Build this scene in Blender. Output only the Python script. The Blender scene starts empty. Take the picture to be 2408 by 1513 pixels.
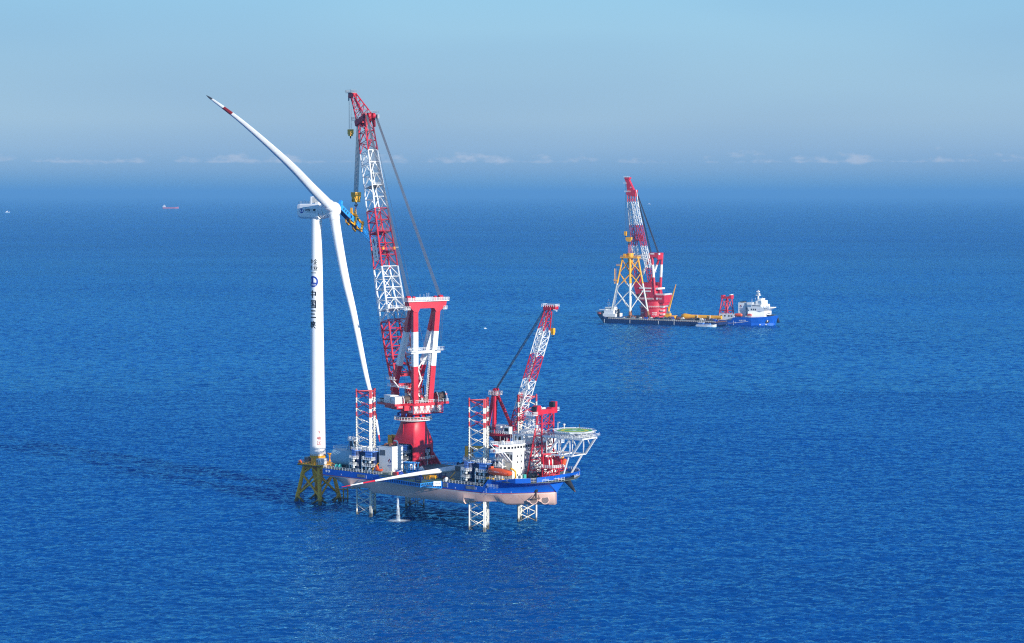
import bpy, bmesh, math, random
import numpy as np
from mathutils import Vector, Matrix
random.seed(11)
SC = bpy.context.scene
COL = SC.collection
R = math.radians

# ------------------------------------------------------------------ camera
CAM_H = 136.0
cam_d = bpy.data.cameras.new('camera')
cam = bpy.data.objects.new('camera', cam_d)
COL.objects.link(cam)
cam_d.sensor_width = 36.0
cam_d.lens = 36.0 * 4830 / 2408
cam_d.clip_start = 1.0
cam_d.clip_end = 200000.0
cam.location = (0, 0, CAM_H)
cam.rotation_euler = (math.pi / 2 - math.atan((756.5 - 455) / 4830), 0, 0)
SC.camera = cam

# ------------------------------------------------------------------ sun, sky, exposure
SUN_AZ = R(180 - 44)
SUN_EL = R(16)
SKY_STRENGTH = 0.10
EXPOSURE = 0.35
sun_dir = Vector((math.sin(SUN_AZ) * math.cos(SUN_EL), math.cos(SUN_AZ) * math.cos(SUN_EL), math.sin(SUN_EL)))
sd = bpy.data.lights.new('sun', 'SUN')
sd.energy = 5.0
sd.angle = R(0.5)
sd.color = (1.0, 0.945, 0.86)
sun = bpy.data.objects.new('sun', sd)
COL.objects.link(sun)
sun.rotation_euler = sun_dir.to_track_quat('Z', 'Y').to_euler()
sun.location = (0, 0, 400)

world = bpy.data.worlds.new('World')
SC.world = world
world.use_nodes = True
wt = world.node_tree
for n in list(wt.nodes):
    wt.nodes.remove(n)


def NN(t, typ, **kw):
    n = t.nodes.new(typ)
    for k, v in kw.items():
        if k.startswith('in_'):
            key = k[3:]
            key = int(key) if key.isdigit() else key.replace('_', ' ')
            n.inputs[key].default_value = v
        else:
            setattr(n, k, v)
    return n


def ramp(t, stops, interp='LINEAR'):
    n = t.nodes.new('ShaderNodeValToRGB')
    n.color_ramp.interpolation = interp
    el = n.color_ramp.elements
    while len(el) < len(stops):
        el.new(0.5)
    for e, (p, c) in zip(el, stops):
        e.position = p
        e.color = (c[0], c[1], c[2], 1) if hasattr(c, '__len__') else (c, c, c, 1)
    return n


def build_world():
    t = wt
    L = t.links.new
    out = NN(t, 'ShaderNodeOutputWorld')
    bg = NN(t, 'ShaderNodeBackground')
    bg.inputs['Strength'].default_value = SKY_STRENGTH
    sky = NN(t, 'ShaderNodeTexSky', sky_type='NISHITA', sun_disc=False)
    sky.sun_elevation = SUN_EL
    sky.sun_rotation = SUN_AZ
    sky.air_density = 1.0
    sky.dust_density = 0.6
    sky.ozone_density = 2.5
    sky.altitude = 100
    tc = NN(t, 'ShaderNodeTexCoord')
    sep = NN(t, 'ShaderNodeSeparateXYZ')
    L(tc.outputs['Generated'], sep.inputs[0])
    # maritime haze band low over the horizon: colour by elevation (z = sin of elevation)
    mr = NN(t, 'ShaderNodeMapRange', in_1=-0.005, in_2=0.30)
    L(sep.outputs['Z'], mr.inputs[0])
    k = 1.0 / SKY_STRENGTH / 2 ** EXPOSURE
    def c(r, g, b):
        return (r * k, g * k, b * k)
    def pos(z):
        return (z + 0.005) / 0.305
    low = ramp(t, [(pos(-0.005), c(.10, .29, .60)), (pos(0.004), c(.16, .36, .62)), (pos(0.012), c(.235, .42, .655)),
                   (pos(0.022), c(.30, .48, .69)), (pos(0.035), c(.345, .53, .71)), (pos(0.058), c(.345, .565, .75)),
                   (pos(0.095), c(.31, .585, .81)), (pos(0.19), c(.17, .50, .95)), (pos(0.30), c(.12, .40, .88))])
    L(mr.outputs[0], low.inputs[0])
    # broad soft unevenness of the haze
    n0 = NN(t, 'ShaderNodeTexNoise', in_Scale=3.2, in_Detail=2.0, in_Roughness=0.5)
    mp0 = NN(t, 'ShaderNodeMapping')
    mp0.inputs['Scale'].default_value = (1.0, 1.0, 5.0)
    L(tc.outputs['Generated'], mp0.inputs[0])
    L(mp0.outputs[0], n0.inputs[0])
    r0 = ramp(t, [(0.35, (0.94, 0.95, 0.97)), (0.65, (1.06, 1.05, 1.02))])
    L(n0.outputs[0], r0.inputs[0])
    mul = NN(t, 'ShaderNodeMix', data_type='RGBA', blend_type='MULTIPLY')
    mul.inputs[0].default_value = 1.0
    L(low.outputs[0], mul.inputs[6])
    L(r0.outputs[0], mul.inputs[7])
    # row of small far cumulus just over the horizon
    mp = NN(t, 'ShaderNodeMapping')
    mp.inputs['Scale'].default_value = (52.0, 52.0, 130.0)
    L(tc.outputs['Generated'], mp.inputs[0])
    n1 = NN(t, 'ShaderNodeTexNoise', in_Scale=1.0, in_Detail=6.0, in_Roughness=0.6)
    L(mp.outputs[0], n1.inputs[0])
    band = ramp(t, [(0.0, 0), (0.30, 0), (0.36, 1), (0.42, 0.72), (0.56, 0.0), (1, 0)])
    mrb = NN(t, 'ShaderNodeMapRange', in_1=0.0, in_2=0.042)
    L(sep.outputs['Z'], mrb.inputs[0])
    L(mrb.outputs[0], band.inputs[0])
    addn = NN(t, 'ShaderNodeMath', operation='MULTIPLY_ADD')
    L(band.outputs[0], addn.inputs[0])
    addn.inputs[1].default_value = 0.30
    L(n1.outputs[0], addn.inputs[2])
    cm = NN(t, 'ShaderNodeMapRange', in_1=0.72, in_2=0.92)
    cm.interpolation_type = 'SMOOTHSTEP'
    L(addn.outputs[0], cm.inputs[0])
    cmm = NN(t, 'ShaderNodeMath', operation='MULTIPLY')
    cmm.inputs[1].default_value = 0.6
    L(cm.outputs[0], cmm.inputs[0])
    cl = NN(t, 'ShaderNodeMix', data_type='RGBA')
    L(cmm.outputs[0], cl.inputs[0])
    L(mul.outputs[2], cl.inputs[6])
    cl.inputs[7].default_value = (*c(.52, .60, .74), 1)
    # blend to the physical sky higher up
    fz = NN(t, 'ShaderNodeMapRange', in_1=0.25, in_2=0.6)
    fz.interpolation_type = 'SMOOTHSTEP'
    L(sep.outputs['Z'], fz.inputs[0])
    fin = NN(t, 'ShaderNodeMix', data_type='RGBA')
    L(fz.outputs[0], fin.inputs[0])
    L(cl.outputs[2], fin.inputs[6])
    tint = NN(t, 'ShaderNodeMix', data_type='RGBA', blend_type='MULTIPLY')
    tint.inputs[0].default_value = 1.0
    tint.inputs[7].default_value = (1.35, 1.6, 1.95, 1)
    L(sky.outputs[0], tint.inputs[6])
    L(tint.outputs[2], fin.inputs[7])
    L(fin.outputs[2], bg.inputs['Color'])
    L(bg.outputs[0], out.inputs['Surface'])


build_world()
SC.view_settings.view_transform = 'Standard'
SC.view_settings.look = 'None'
SC.view_settings.exposure = EXPOSURE
SC.view_settings.gamma = 1.0
SC.view_settings.use_curve_mapping = False
SC.render.engine = 'CYCLES'
SC.cycles.use_denoising = False
SC.cycles.use_adaptive_sampling = False
SC.cycles.pixel_filter_type = 'BLACKMAN_HARRIS'
SC.cycles.filter_width = 1.2
SC.cycles.max_bounces = 6
SC.cycles.volume_bounces = 0
SC.cycles.sample_clamp_indirect = 4.0


# ------------------------------------------------------------------ materials
def new_mat(name):
    m = bpy.data.materials.new(name)
    m.use_nodes = True
    t = m.node_tree
    for n in list(t.nodes):
        t.nodes.remove(n)
    out = NN(t, 'ShaderNodeOutputMaterial')
    b = NN(t, 'ShaderNodeBsdfPrincipled')
    t.links.new(b.outputs[0], out.inputs['Surface'])
    return m, t, b, out


def paint(name, col, rough=0.42, var=0.10, stain=0.25, stain_col=(0.20, 0.10, 0.05), spec=0.5, metal=0.0, seam=0.0, growth=0.0):
    """Weathered paint: tone variation, fine grime and vertical run-off stains."""
    m, t, b, out = new_mat(name)
    L = t.links.new
    tc = NN(t, 'ShaderNodeTexCoord')
    n1 = NN(t, 'ShaderNodeTexNoise', in_Scale=0.22, in_Detail=5.0, in_Roughness=0.6)
    L(tc.outputs['Object'], n1.inputs[0])
    r1 = ramp(t, [(0.3, 1 - var), (0.7, 1 + var * 0.5)])
    L(n1.outputs[0], r1.inputs[0])
    mul = NN(t, 'ShaderNodeMix', data_type='RGBA', blend_type='MULTIPLY')
    mul.inputs[0].default_value = 1
    mul.inputs[6].default_value = (*col, 1)
    L(r1.outputs[0], mul.inputs[7])
    mp = NN(t, 'ShaderNodeMapping')
    mp.inputs['Scale'].default_value = (1.5, 1.5, 0.16)
    L(tc.outputs['Object'], mp.inputs[0])
    n2 = NN(t, 'ShaderNodeTexNoise', in_Scale=0.9, in_Detail=6.0, in_Roughness=0.68)
    L(mp.outputs[0], n2.inputs[0])
    r2 = ramp(t, [(0.55, 0.0), (0.80, stain)])
    L(n2.outputs[0], r2.inputs[0])
    mx = NN(t, 'ShaderNodeMix', data_type='RGBA')
    L(r2.outputs[0], mx.inputs[0])
    L(mul.outputs[2], mx.inputs[6])
    mx.inputs[7].default_value = (*stain_col, 1)
    last = mx.outputs[2]
    if seam:
        # welded plate seams every few metres along the hull
        sx = NN(t, 'ShaderNodeSeparateXYZ')
        L(tc.outputs['Object'], sx.inputs[0])
        md = NN(t, 'ShaderNodeMath', operation='PINGPONG')
        L(sx.outputs['X'], md.inputs[0])
        md.inputs[1].default_value = seam
        lt = NN(t, 'ShaderNodeMath', operation='LESS_THAN')
        L(md.outputs[0], lt.inputs[0])
        lt.inputs[1].default_value = 0.07
        ml = NN(t, 'ShaderNodeMath', operation='MULTIPLY')
        L(lt.outputs[0], ml.inputs[0])
        ml.inputs[1].default_value = 0.45
        m3 = NN(t, 'ShaderNodeMix', data_type='RGBA')
        L(ml.outputs[0], m3.inputs[0])
        L(last, m3.inputs[6])
        m3.inputs[7].default_value = (col[0] * .35, col[1] * .3, col[2] * .35, 1)
        last = m3.outputs[2]
    if growth:
        # dark wet and overgrown zone just above the water
        sx2 = NN(t, 'ShaderNodeSeparateXYZ')
        L(tc.outputs['Object'], sx2.inputs[0])
        ng = NN(t, 'ShaderNodeMath', operation='MULTIPLY_ADD')
        L(n2.outputs[0], ng.inputs[0])
        ng.inputs[1].default_value = -2.6
        L(sx2.outputs['Z'], ng.inputs[2])
        gm = NN(t, 'ShaderNodeMapRange', in_1=growth - 1.6, in_2=growth - 0.6, in_3=0.85, in_4=0.0)
        L(ng.outputs[0], gm.inputs[0])
        m4 = NN(t, 'ShaderNodeMix', data_type='RGBA')
        L(gm.outputs[0], m4.inputs[0])
        L(last, m4.inputs[6])
        m4.inputs[7].default_value = (.045, .040, .020, 1)
        last = m4.outputs[2]
    L(last, b.inputs['Base Color'])
    rr = NN(t, 'ShaderNodeMapRange', in_3=rough * 0.8, in_4=min(1, rough * 1.35))
    L(n1.outputs[0], rr.inputs[0])
    L(rr.outputs[0], b.inputs['Roughness'])
    b.inputs['Metallic'].default_value = metal
    b.inputs['Specular IOR Level'].default_value = spec
    return m


M = {}
M['white'] = paint('white_paint', (.80, .80, .77), stain=.30, var=.08, stain_col=(.30, .20, .12))
M['twhite'] = paint('tower_white', (.80, .80, .78), rough=.38, stain=.16, var=.05, stain_col=(.45, .42, .36))
M['legwhite'] = paint('leg_white', (.74, .71, .62), stain=.5, var=.16, stain_col=(.28, .20, .13), growth=1.5)
M['red'] = paint('crane_red', (.56, .014, .034), rough=.42, var=.2, stain=.4, stain_col=(.22, .02, .02))
M['legred'] = paint('leg_red', (.50, .035, .05), rough=.5, stain=.25, stain_col=(.2, .03, .02))
M['blue'] = paint('hull_blue', (.005, .10, .50), rough=.35, var=.16, stain=.3, stain_col=(.05, .08, .2), seam=6.0)
M['dblue'] = paint('jacking_blue', (.005, .020, .095), rough=.5, stain=.3, stain_col=(.02, .02, .03))
M['lblue'] = paint('light_blue', (.10, .26, .68), rough=.45, stain=.2)
M['sblue'] = paint('sky_blue', (.03, .30, .72), rough=.4, stain=.12, stain_col=(.02, .1, .3))
M['pink'] = paint('antifouling', (.74, .48, .385), rough=.75, var=.14, stain=.45, stain_col=(.30, .20, .19), seam=7.5)
M['boot'] = paint('boot_line', (.62, .52, .47), rough=.6, stain=.2)
M['rline'] = paint('red_line', (.25, .015, .02), rough=.6, stain=.2)
M['yellow'] = paint('yellow_paint', (.86, .40, .006), rough=.42, stain=.25, stain_col=(.30, .12, .02))
M['foundation'] = paint('foundation_yellow', (.92, .43, .010), rough=.5, stain=.55, stain_col=(.30, .13, .03), growth=1.7)
M['orange'] = paint('orange_paint', (.82, .10, .02), rough=.38, stain=.12)
M['black'] = paint('black_rubber', (.015, .016, .02), rough=.6, stain=.2, stain_col=(.06, .05, .05))
M['grey'] = paint('grey_steel', (.26, .28, .30), rough=.5, stain=.3)
M['dgrey'] = paint('dark_steel', (.055, .065, .08), rough=.55, stain=.35)
M['brown'] = paint('brown_steel', (.10, .06, .045), rough=.6, stain=.4)
M['deck'] = paint('deck_green', (.10, .13, .115), rough=.6, var=.25, stain=.55, stain_col=(.12, .07, .05))
M['rdeck'] = paint('deck_red', (.18, .075, .055), rough=.7, var=.25, stain=.5, stain_col=(.07, .05, .05))
M['net'] = paint('net_green', (.045, .12, .095), rough=.8, var=.2, stain=.5, stain_col=(.01, .03, .03))
M['pale'] = paint('pale_grey_blue', (.34, .50, .58), rough=.4, var=.05, stain=.08)
M['teal'] = paint('teal_paint', (.05, .42, .38), rough=.5, stain=.1)
M['cream'] = paint('cream_canvas', (.72, .66, .52), rough=.7, stain=.2)
M['wire'] = paint('wire_rope', (.085, .10, .13), rough=.5, stain=0.1)
M['glass'] = paint('dark_glass', (.02, .022, .028), rough=.12, var=.2, stain=0.0)
M['rust'] = paint('rust_pipe', (.26, .09, .05), rough=.7, stain=.3)
M['green'] = paint('pad_green', (.10, .42, .10), rough=.6, stain=.15)
M['lime'] = paint('pad_yellow', (.72, .62, .05), rough=.6, stain=.12)
M['ink'] = paint('black_lettering', (.014, .014, .018), rough=.5, stain=0, var=.02)
M['wtext'] = paint('white_lettering', (.82, .82, .82), rough=.5, stain=.05, var=.03)
M['rtext'] = paint('red_lettering', (.38, .03, .03), rough=.5, stain=0, var=.05)
M['emblem'] = paint('emblem_blue', (.01, .045, .30), rough=.45, stain=0, var=.04)
M['emred'] = paint('emblem_red', (.32, .015, .02), rough=.5, stain=0, var=.04)
M['anode'] = paint('pile_rust', (.30, .12, .05), rough=.7, stain=.4)
M['pilegrey'] = paint('jacket_white', (.66, .66, .60), rough=.55, stain=.25)
M['lampred'] = paint('beacon_red', (.75, .12, .04), rough=.3, stain=.05)
M['salmon'] = paint('cargo_red', (.55, .10, .08), rough=.5, stain=.2)


def foam_material():
    m, t, b, out = new_mat('sea_foam')
    L = t.links.new
    tc = NN(t, 'ShaderNodeTexCoord')
    n = NN(t, 'ShaderNodeTexNoise', in_Scale=0.55, in_Detail=7.0, in_Roughness=0.7)
    L(tc.outputs['Object'], n.inputs[0])
    at = NN(t, 'ShaderNodeAttribute', attribute_name='dense')
    ad = NN(t, 'ShaderNodeMath', operation='ADD')
    L(n.outputs[0], ad.inputs[0])
    L(at.outputs['Fac'], ad.inputs[1])
    mr = NN(t, 'ShaderNodeMapRange', in_1=0.95, in_2=1.25, in_4=0.85)
    L(ad.outputs[0], mr.inputs[0])
    tr = NN(t, 'ShaderNodeBsdfTransparent')
    b.inputs['Base Color'].default_value = (.75, .82, .85, 1)
    b.inputs['Roughness'].default_value = 0.8
    mx = NN(t, 'ShaderNodeMixShader')
    L(mr.outputs[0], mx.inputs[0])
    L(tr.outputs[0], mx.inputs[1])
    L(b.outputs[0], mx.inputs[2])
    L(mx.outputs[0], out.inputs['Surface'])
    return m


M['foam'] = foam_material()


# ------------------------------------------------------------------ mesh builder
class MB:
    def __init__(s, mat='white'):
        s.v, s.f, s.mi, s.mats = [], [], [], []
        s.cur = 0
        s.smooth = set()
        s.use(mat)

    def use(s, mat):
        if mat not in s.mats:
            s.mats.append(mat)
        s.cur = s.mats.index(mat)
        return s

    def add(s, verts, faces, smooth=False):
        o = len(s.v)
        s.v.extend([tuple(p) for p in verts])
        for f in faces:
            if smooth:
                s.smooth.add(len(s.f))
            s.f.append([i + o for i in f])
            s.mi.append(s.cur)

    def box(s, x0, x1, y0, y1, z0, z1):
        v = [(x, y, z) for z in (z0, z1) for y in (y0, y1) for x in (x0, x1)]
        s.add(v, [(0, 2, 3, 1), (4, 5, 7, 6), (0, 1, 5, 4), (2, 6, 7, 3), (0, 4, 6, 2), (1, 3, 7, 5)])
        return s

    def obox(s, c, a, b, d):
        c, a, b, d = Vector(c), Vector(a), Vector(b), Vector(d)
        v = [c + a * i + b * j + d * k for k in (-1, 1) for j in (-1, 1) for i in (-1, 1)]
        s.add(v, [(0, 2, 3, 1), (4, 5, 7, 6), (0, 1, 5, 4), (2, 6, 7, 3), (0, 4, 6, 2), (1, 3, 7, 5)])
        return s

    def tube(s, p0, p1, r, r1=None, n=6, caps=True):
        p0, p1 = Vector(p0), Vector(p1)
        d = p1 - p0
        if d.length < 1e-6:
            return s
        r1 = r if r1 is None else r1
        d.normalize()
        a = d.orthogonal().normalized()
        b = d.cross(a)
        v = []
        for p, rr in ((p0, r), (p1, r1)):
            for i in range(n):
                an = 2 * math.pi * i / n
                v.append(p + (a * math.cos(an) + b * math.sin(an)) * rr)
        f = [(i, (i + 1) % n, n + (i + 1) % n, n + i) for i in range(n)]
        s.add(v, f, smooth=n >= 8)
        if caps:
            s.add(v[:n], [tuple(range(n))[::-1]])
            s.add(v[n:], [tuple(range(n))])
        return s

    def bar(s, p0, p1, w, h, up=(0, 0, 1), w1=None, h1=None):
        p0, p1 = Vector(p0), Vector(p1)
        d = (p1 - p0).normalized()
        up = Vector(up)
        if abs(d.dot(up)) > 0.98:
            up = Vector((1, 0, 0))
        a = d.cross(up).normalized()
        b = a.cross(d)
        w1, h1 = w1 or w, h1 or h
        v = []
        for p, ww, hh in ((p0, w, h), (p1, w1, h1)):
            for i, j in ((-1, -1), (1, -1), (1, 1), (-1, 1)):
                v.append(p + a * (i * ww / 2) + b * (j * hh / 2))
        s.add(v, [(0, 1, 5, 4), (1, 2, 6, 5), (2, 3, 7, 6), (3, 0, 4, 7), (0, 3, 2, 1), (4, 5, 6, 7)])
        return s

    def path(s, pts, r, n=6):
        for a, b in zip(pts, pts[1:]):
            s.tube(a, b, r, n=n)
        return s

    def prism(s, poly, z0, z1):
        n = len(poly)
        z1s = z1 if hasattr(z1, '__len__') else [z1] * n
        z0s = z0 if hasattr(z0, '__len__') else [z0] * n
        v = [(p[0], p[1], z) for p, z in zip(poly, z0s)] + [(p[0], p[1], z) for p, z in zip(poly, z1s)]
        f = [(i, (i + 1) % n, n + (i + 1) % n, n + i) for i in range(n)]
        f += [tuple(range(n))[::-1], tuple(range(n, 2 * n))]
        s.add(v, f)
        return s

    def prism_x(s, prof, y0, y1):
        """profile in (x, z), extruded along y"""
        n = len(prof)
        v = [(p[0], y0, p[1]) for p in prof] + [(p[0], y1, p[1]) for p in prof]
        f = [(i, (i + 1) % n, n + (i + 1) % n, n + i) for i in range(n)]
        f += [tuple(range(n))[::-1], tuple(range(n, 2 * n))]
        s.add(v, f)
        return s

    def prism_y(s, prof, x0, x1):
        """profile in (y, z), extruded along x"""
        n = len(prof)
        v = [(x0, p[0], p[1]) for p in prof] + [(x1, p[0], p[1]) for p in prof]
        f = [(i, (i + 1) % n, n + (i + 1) % n, n + i) for i in range(n)]
        f += [tuple(range(n))[::-1], tuple(range(n, 2 * n))]
        s.add(v, f)
        return s

    def loft(s, rings, caps=True, smooth=True, closed=True, matf=None):
        n = len(rings[0])
        cur = s.cur
        for k in range(len(rings) - 1):
            v = list(rings[k]) + list(rings[k + 1])
            rng = n if closed else n - 1
            for i in range(rng):
                pass
            if matf:
                s.use(matf(k))
            s.add(v, [(i, (i + 1) % n, n + (i + 1) % n, n + i) for i in range(rng)], smooth=smooth)
        if caps:
            if matf:
                s.use(matf(0))
            s.add(rings[0], [tuple(range(n))[::-1]])
            if matf:
                s.use(matf(len(rings) - 2))
            s.add(rings[-1], [tuple(range(n))])
        s.cur = cur
        return s

    def rev(s, prof, c=(0, 0, 0), axis=(0, 0, 1), n=24, caps=True, smooth=True, ang=0.0):
        c, ax = Vector(c), Vector(axis).normalized()
        a = ax.orthogonal().normalized()
        if abs(ax.z) > 0.99:
            a = Vector((1, 0, 0))
        b = ax.cross(a)
        rings = []
        for r, z in prof:
            rings.append([c + ax * z + (a * math.cos(ang + 2 * math.pi * i / n) + b * math.sin(ang + 2 * math.pi * i / n)) * r for i in range(n)])
        return s.loft(rings, caps, smooth)

    def rail(s, pts, h=1.1, sp=1.7, r=0.055, closed=False, bars=2):
        pts = [Vector(p) for p in pts]
        if closed:
            pts = pts + [pts[0]]
        up = Vector((0, 0, 1))
        for a, b in zip(pts, pts[1:]):
            L = (b - a).length
            k = max(1, round(L / sp))
            for i in range(k + 1):
                p = a.lerp(b, i / k)
                s.tube(p, p + up * h, r, n=4, caps=False)
            for j in range(1, bars + 1):
                s.tube(a + up * (h * j / bars), b + up * (h * j / bars), r, n=4, caps=False)
        return s

    def build(s, name, parent=None, base=(0, 0, 0), sharp=None):
        me = bpy.data.meshes.new(name)
        b = Vector(base)
        me.from_pydata([tuple(Vector(p) - b) for p in s.v], [], s.f)
        for m in s.mats:
            me.materials.append(M[m])
        me.polygons.foreach_set('material_index', s.mi)
        if s.smooth:
            me.polygons.foreach_set('use_smooth', [i in s.smooth for i in range(len(s.f))])
        me.update()
        bm = bmesh.new()
        bm.from_mesh(me)
        if s.smooth:
            bmesh.ops.remove_doubles(bm, verts=bm.verts, dist=0.0005)
            me_sm = math.radians(42)
            bm.normal_update()
        bmesh.ops.recalc_face_normals(bm, faces=bm.faces)
        if s.smooth:
            for e in bm.edges:
                if len(e.link_faces) == 2 and e.calc_face_angle(0) > me_sm:
                    e.smooth = False
        bm.to_mesh(me)
        bm.free()
        o = bpy.data.objects.new(name, me)
        COL.objects.link(o)
        if parent is not None:
            o.parent = parent
        return o


def arc(cx, cy, r, a0, a1, n):
    return [(cx + r * math.cos(R(a0 + (a1 - a0) * i / n)), cy + r * math.sin(R(a0 + (a1 - a0) * i / n))) for i in range(n + 1)]


# frames ------------------------------------------------------------
def frame(ox, oy, oz, heading_deg):
    return Matrix.Translation((ox, oy, oz)) @ Matrix.Rotation(R(heading_deg), 4, 'Z')


FS = frame(-59.4, 858.4, 0, -38.2)                       # jack-up vessel: x forward, y to its far side
FC = frame(-42.9, 885.9, 0, math.degrees(math.atan2(.816, -.578)))   # main crane: x = outreach
FG = frame(150, 2126, 0, -30)                            # second group
FW = Matrix.Identity(4)


class Thing:
    """A top-level Empty at the base of a thing; parts are given in frame coordinates."""
    def __init__(s, name, label, cat, fr, base, group=None):
        o = bpy.data.objects.new(name, None)
        o.empty_display_size = 1
        COL.objects.link(o)
        o.matrix_world = fr @ Matrix.Translation(base)
        o['label'] = label
        o['category'] = cat
        if group:
            o['group'] = group
        s.o, s.base = o, base

    def part(s, name, mb, parent=None, label=None):
        ob = mb.build(name, parent or s.o, s.base)
        if label:
            ob['label'] = label
        return ob


def solo(name, label, cat, mb, fr, base, group=None):
    o = mb.build(name, None, base)
    o.matrix_world = fr @ Matrix.Translation(base)
    o['label'] = label
    o['category'] = cat
    if group:
        o['group'] = group
    return o


def copy_tree(o, parent=None):
    c = o.copy()
    COL.objects.link(c)
    c.parent = parent
    for ch in list(o.children):
        copy_tree(ch, c)
    return c


# lettering ----------------------------------------------------------
def text_geo(body, w=None, h=None):
    """Flat lettering centred on the origin in x/z, scaled to w x h; returns verts, faces."""
    cu = bpy.data.curves.new('lettering', 'FONT')
    cu.body = body
    cu.size = 1.0
    cu.resolution_u = 2
    cu.offset = 0.008
    cu.align_x = 'CENTER'
    o = bpy.data.objects.new('lettering', cu)
    COL.objects.link(o)
    dg = bpy.context.evaluated_depsgraph_get()
    me = o.evaluated_get(dg).to_mesh()
    v = [(p.co.x, p.co.y) for p in me.vertices]
    f = [tuple(p.vertices) for p in me.polygons]
    o.evaluated_get(dg).to_mesh_clear()
    bpy.data.objects.remove(o)
    bpy.data.curves.remove(cu)
    if not v:
        return [], []
    x0, x1 = min(p[0] for p in v), max(p[0] for p in v)
    y0, y1 = min(p[1] for p in v), max(p[1] for p in v)
    sx = w / (x1 - x0) if w else None
    sy = h / (y1 - y0) if h and y1 - y0 > 1e-6 else None
    sx = sx or sy
    sy = sy or sx
    return [((p[0] - (x0 + x1) / 2) * sx, (p[1] - (y0 + y1) / 2) * sy) for p in v], f


def put_text(mb, body, c, ax, up, w=None, h=None):
    """Lettering on a flat face: c = centre, ax = reading direction, up = up."""
    c, ax, up = Vector(c), Vector(ax).normalized(), Vector(up).normalized()
    v, f = text_geo(body, w, h)
    mb.add([c + ax * p[0] + up * p[1] for p in v], f)


def slice_flat(v, f, step):
    bm = bmesh.new()
    vs = [bm.verts.new((p[0], p[1], 0)) for p in v]
    for q in f:
        try:
            bm.faces.new([vs[i] for i in q])
        except ValueError:
            pass
    x0, x1 = min(p[0] for p in v), max(p[0] for p in v)
    x = math.floor(x0 / step) * step
    while x < x1:
        bmesh.ops.bisect_plane(bm, geom=bm.verts[:] + bm.edges[:] + bm.faces[:], plane_co=(x, 0, 0), plane_no=(1, 0, 0))
        x += step
    bm.verts.index_update()
    vv = [(q.co.x, q.co.y) for q in bm.verts]
    ff = [tuple(q.index for q in p.verts) for p in bm.faces]
    bm.free()
    return vv, ff


def wrap_geo(mb, v, f, cx, cy, rad_of_z, ang_deg, zc, off=0.03):
    """Wrap flat marks (x, y) round a vertical tower; ang 0 faces -Y, positive to +X."""
    v, f = slice_flat(v, f, 0.35)
    out = []
    for x, y in v:
        z = zc + y
        r = rad_of_z(z)
        a = R(ang_deg) + x / r
        out.append((cx + (r + off) * math.sin(a), cy - (r + off) * math.cos(a), z))
    mb.add(out, f)


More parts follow.
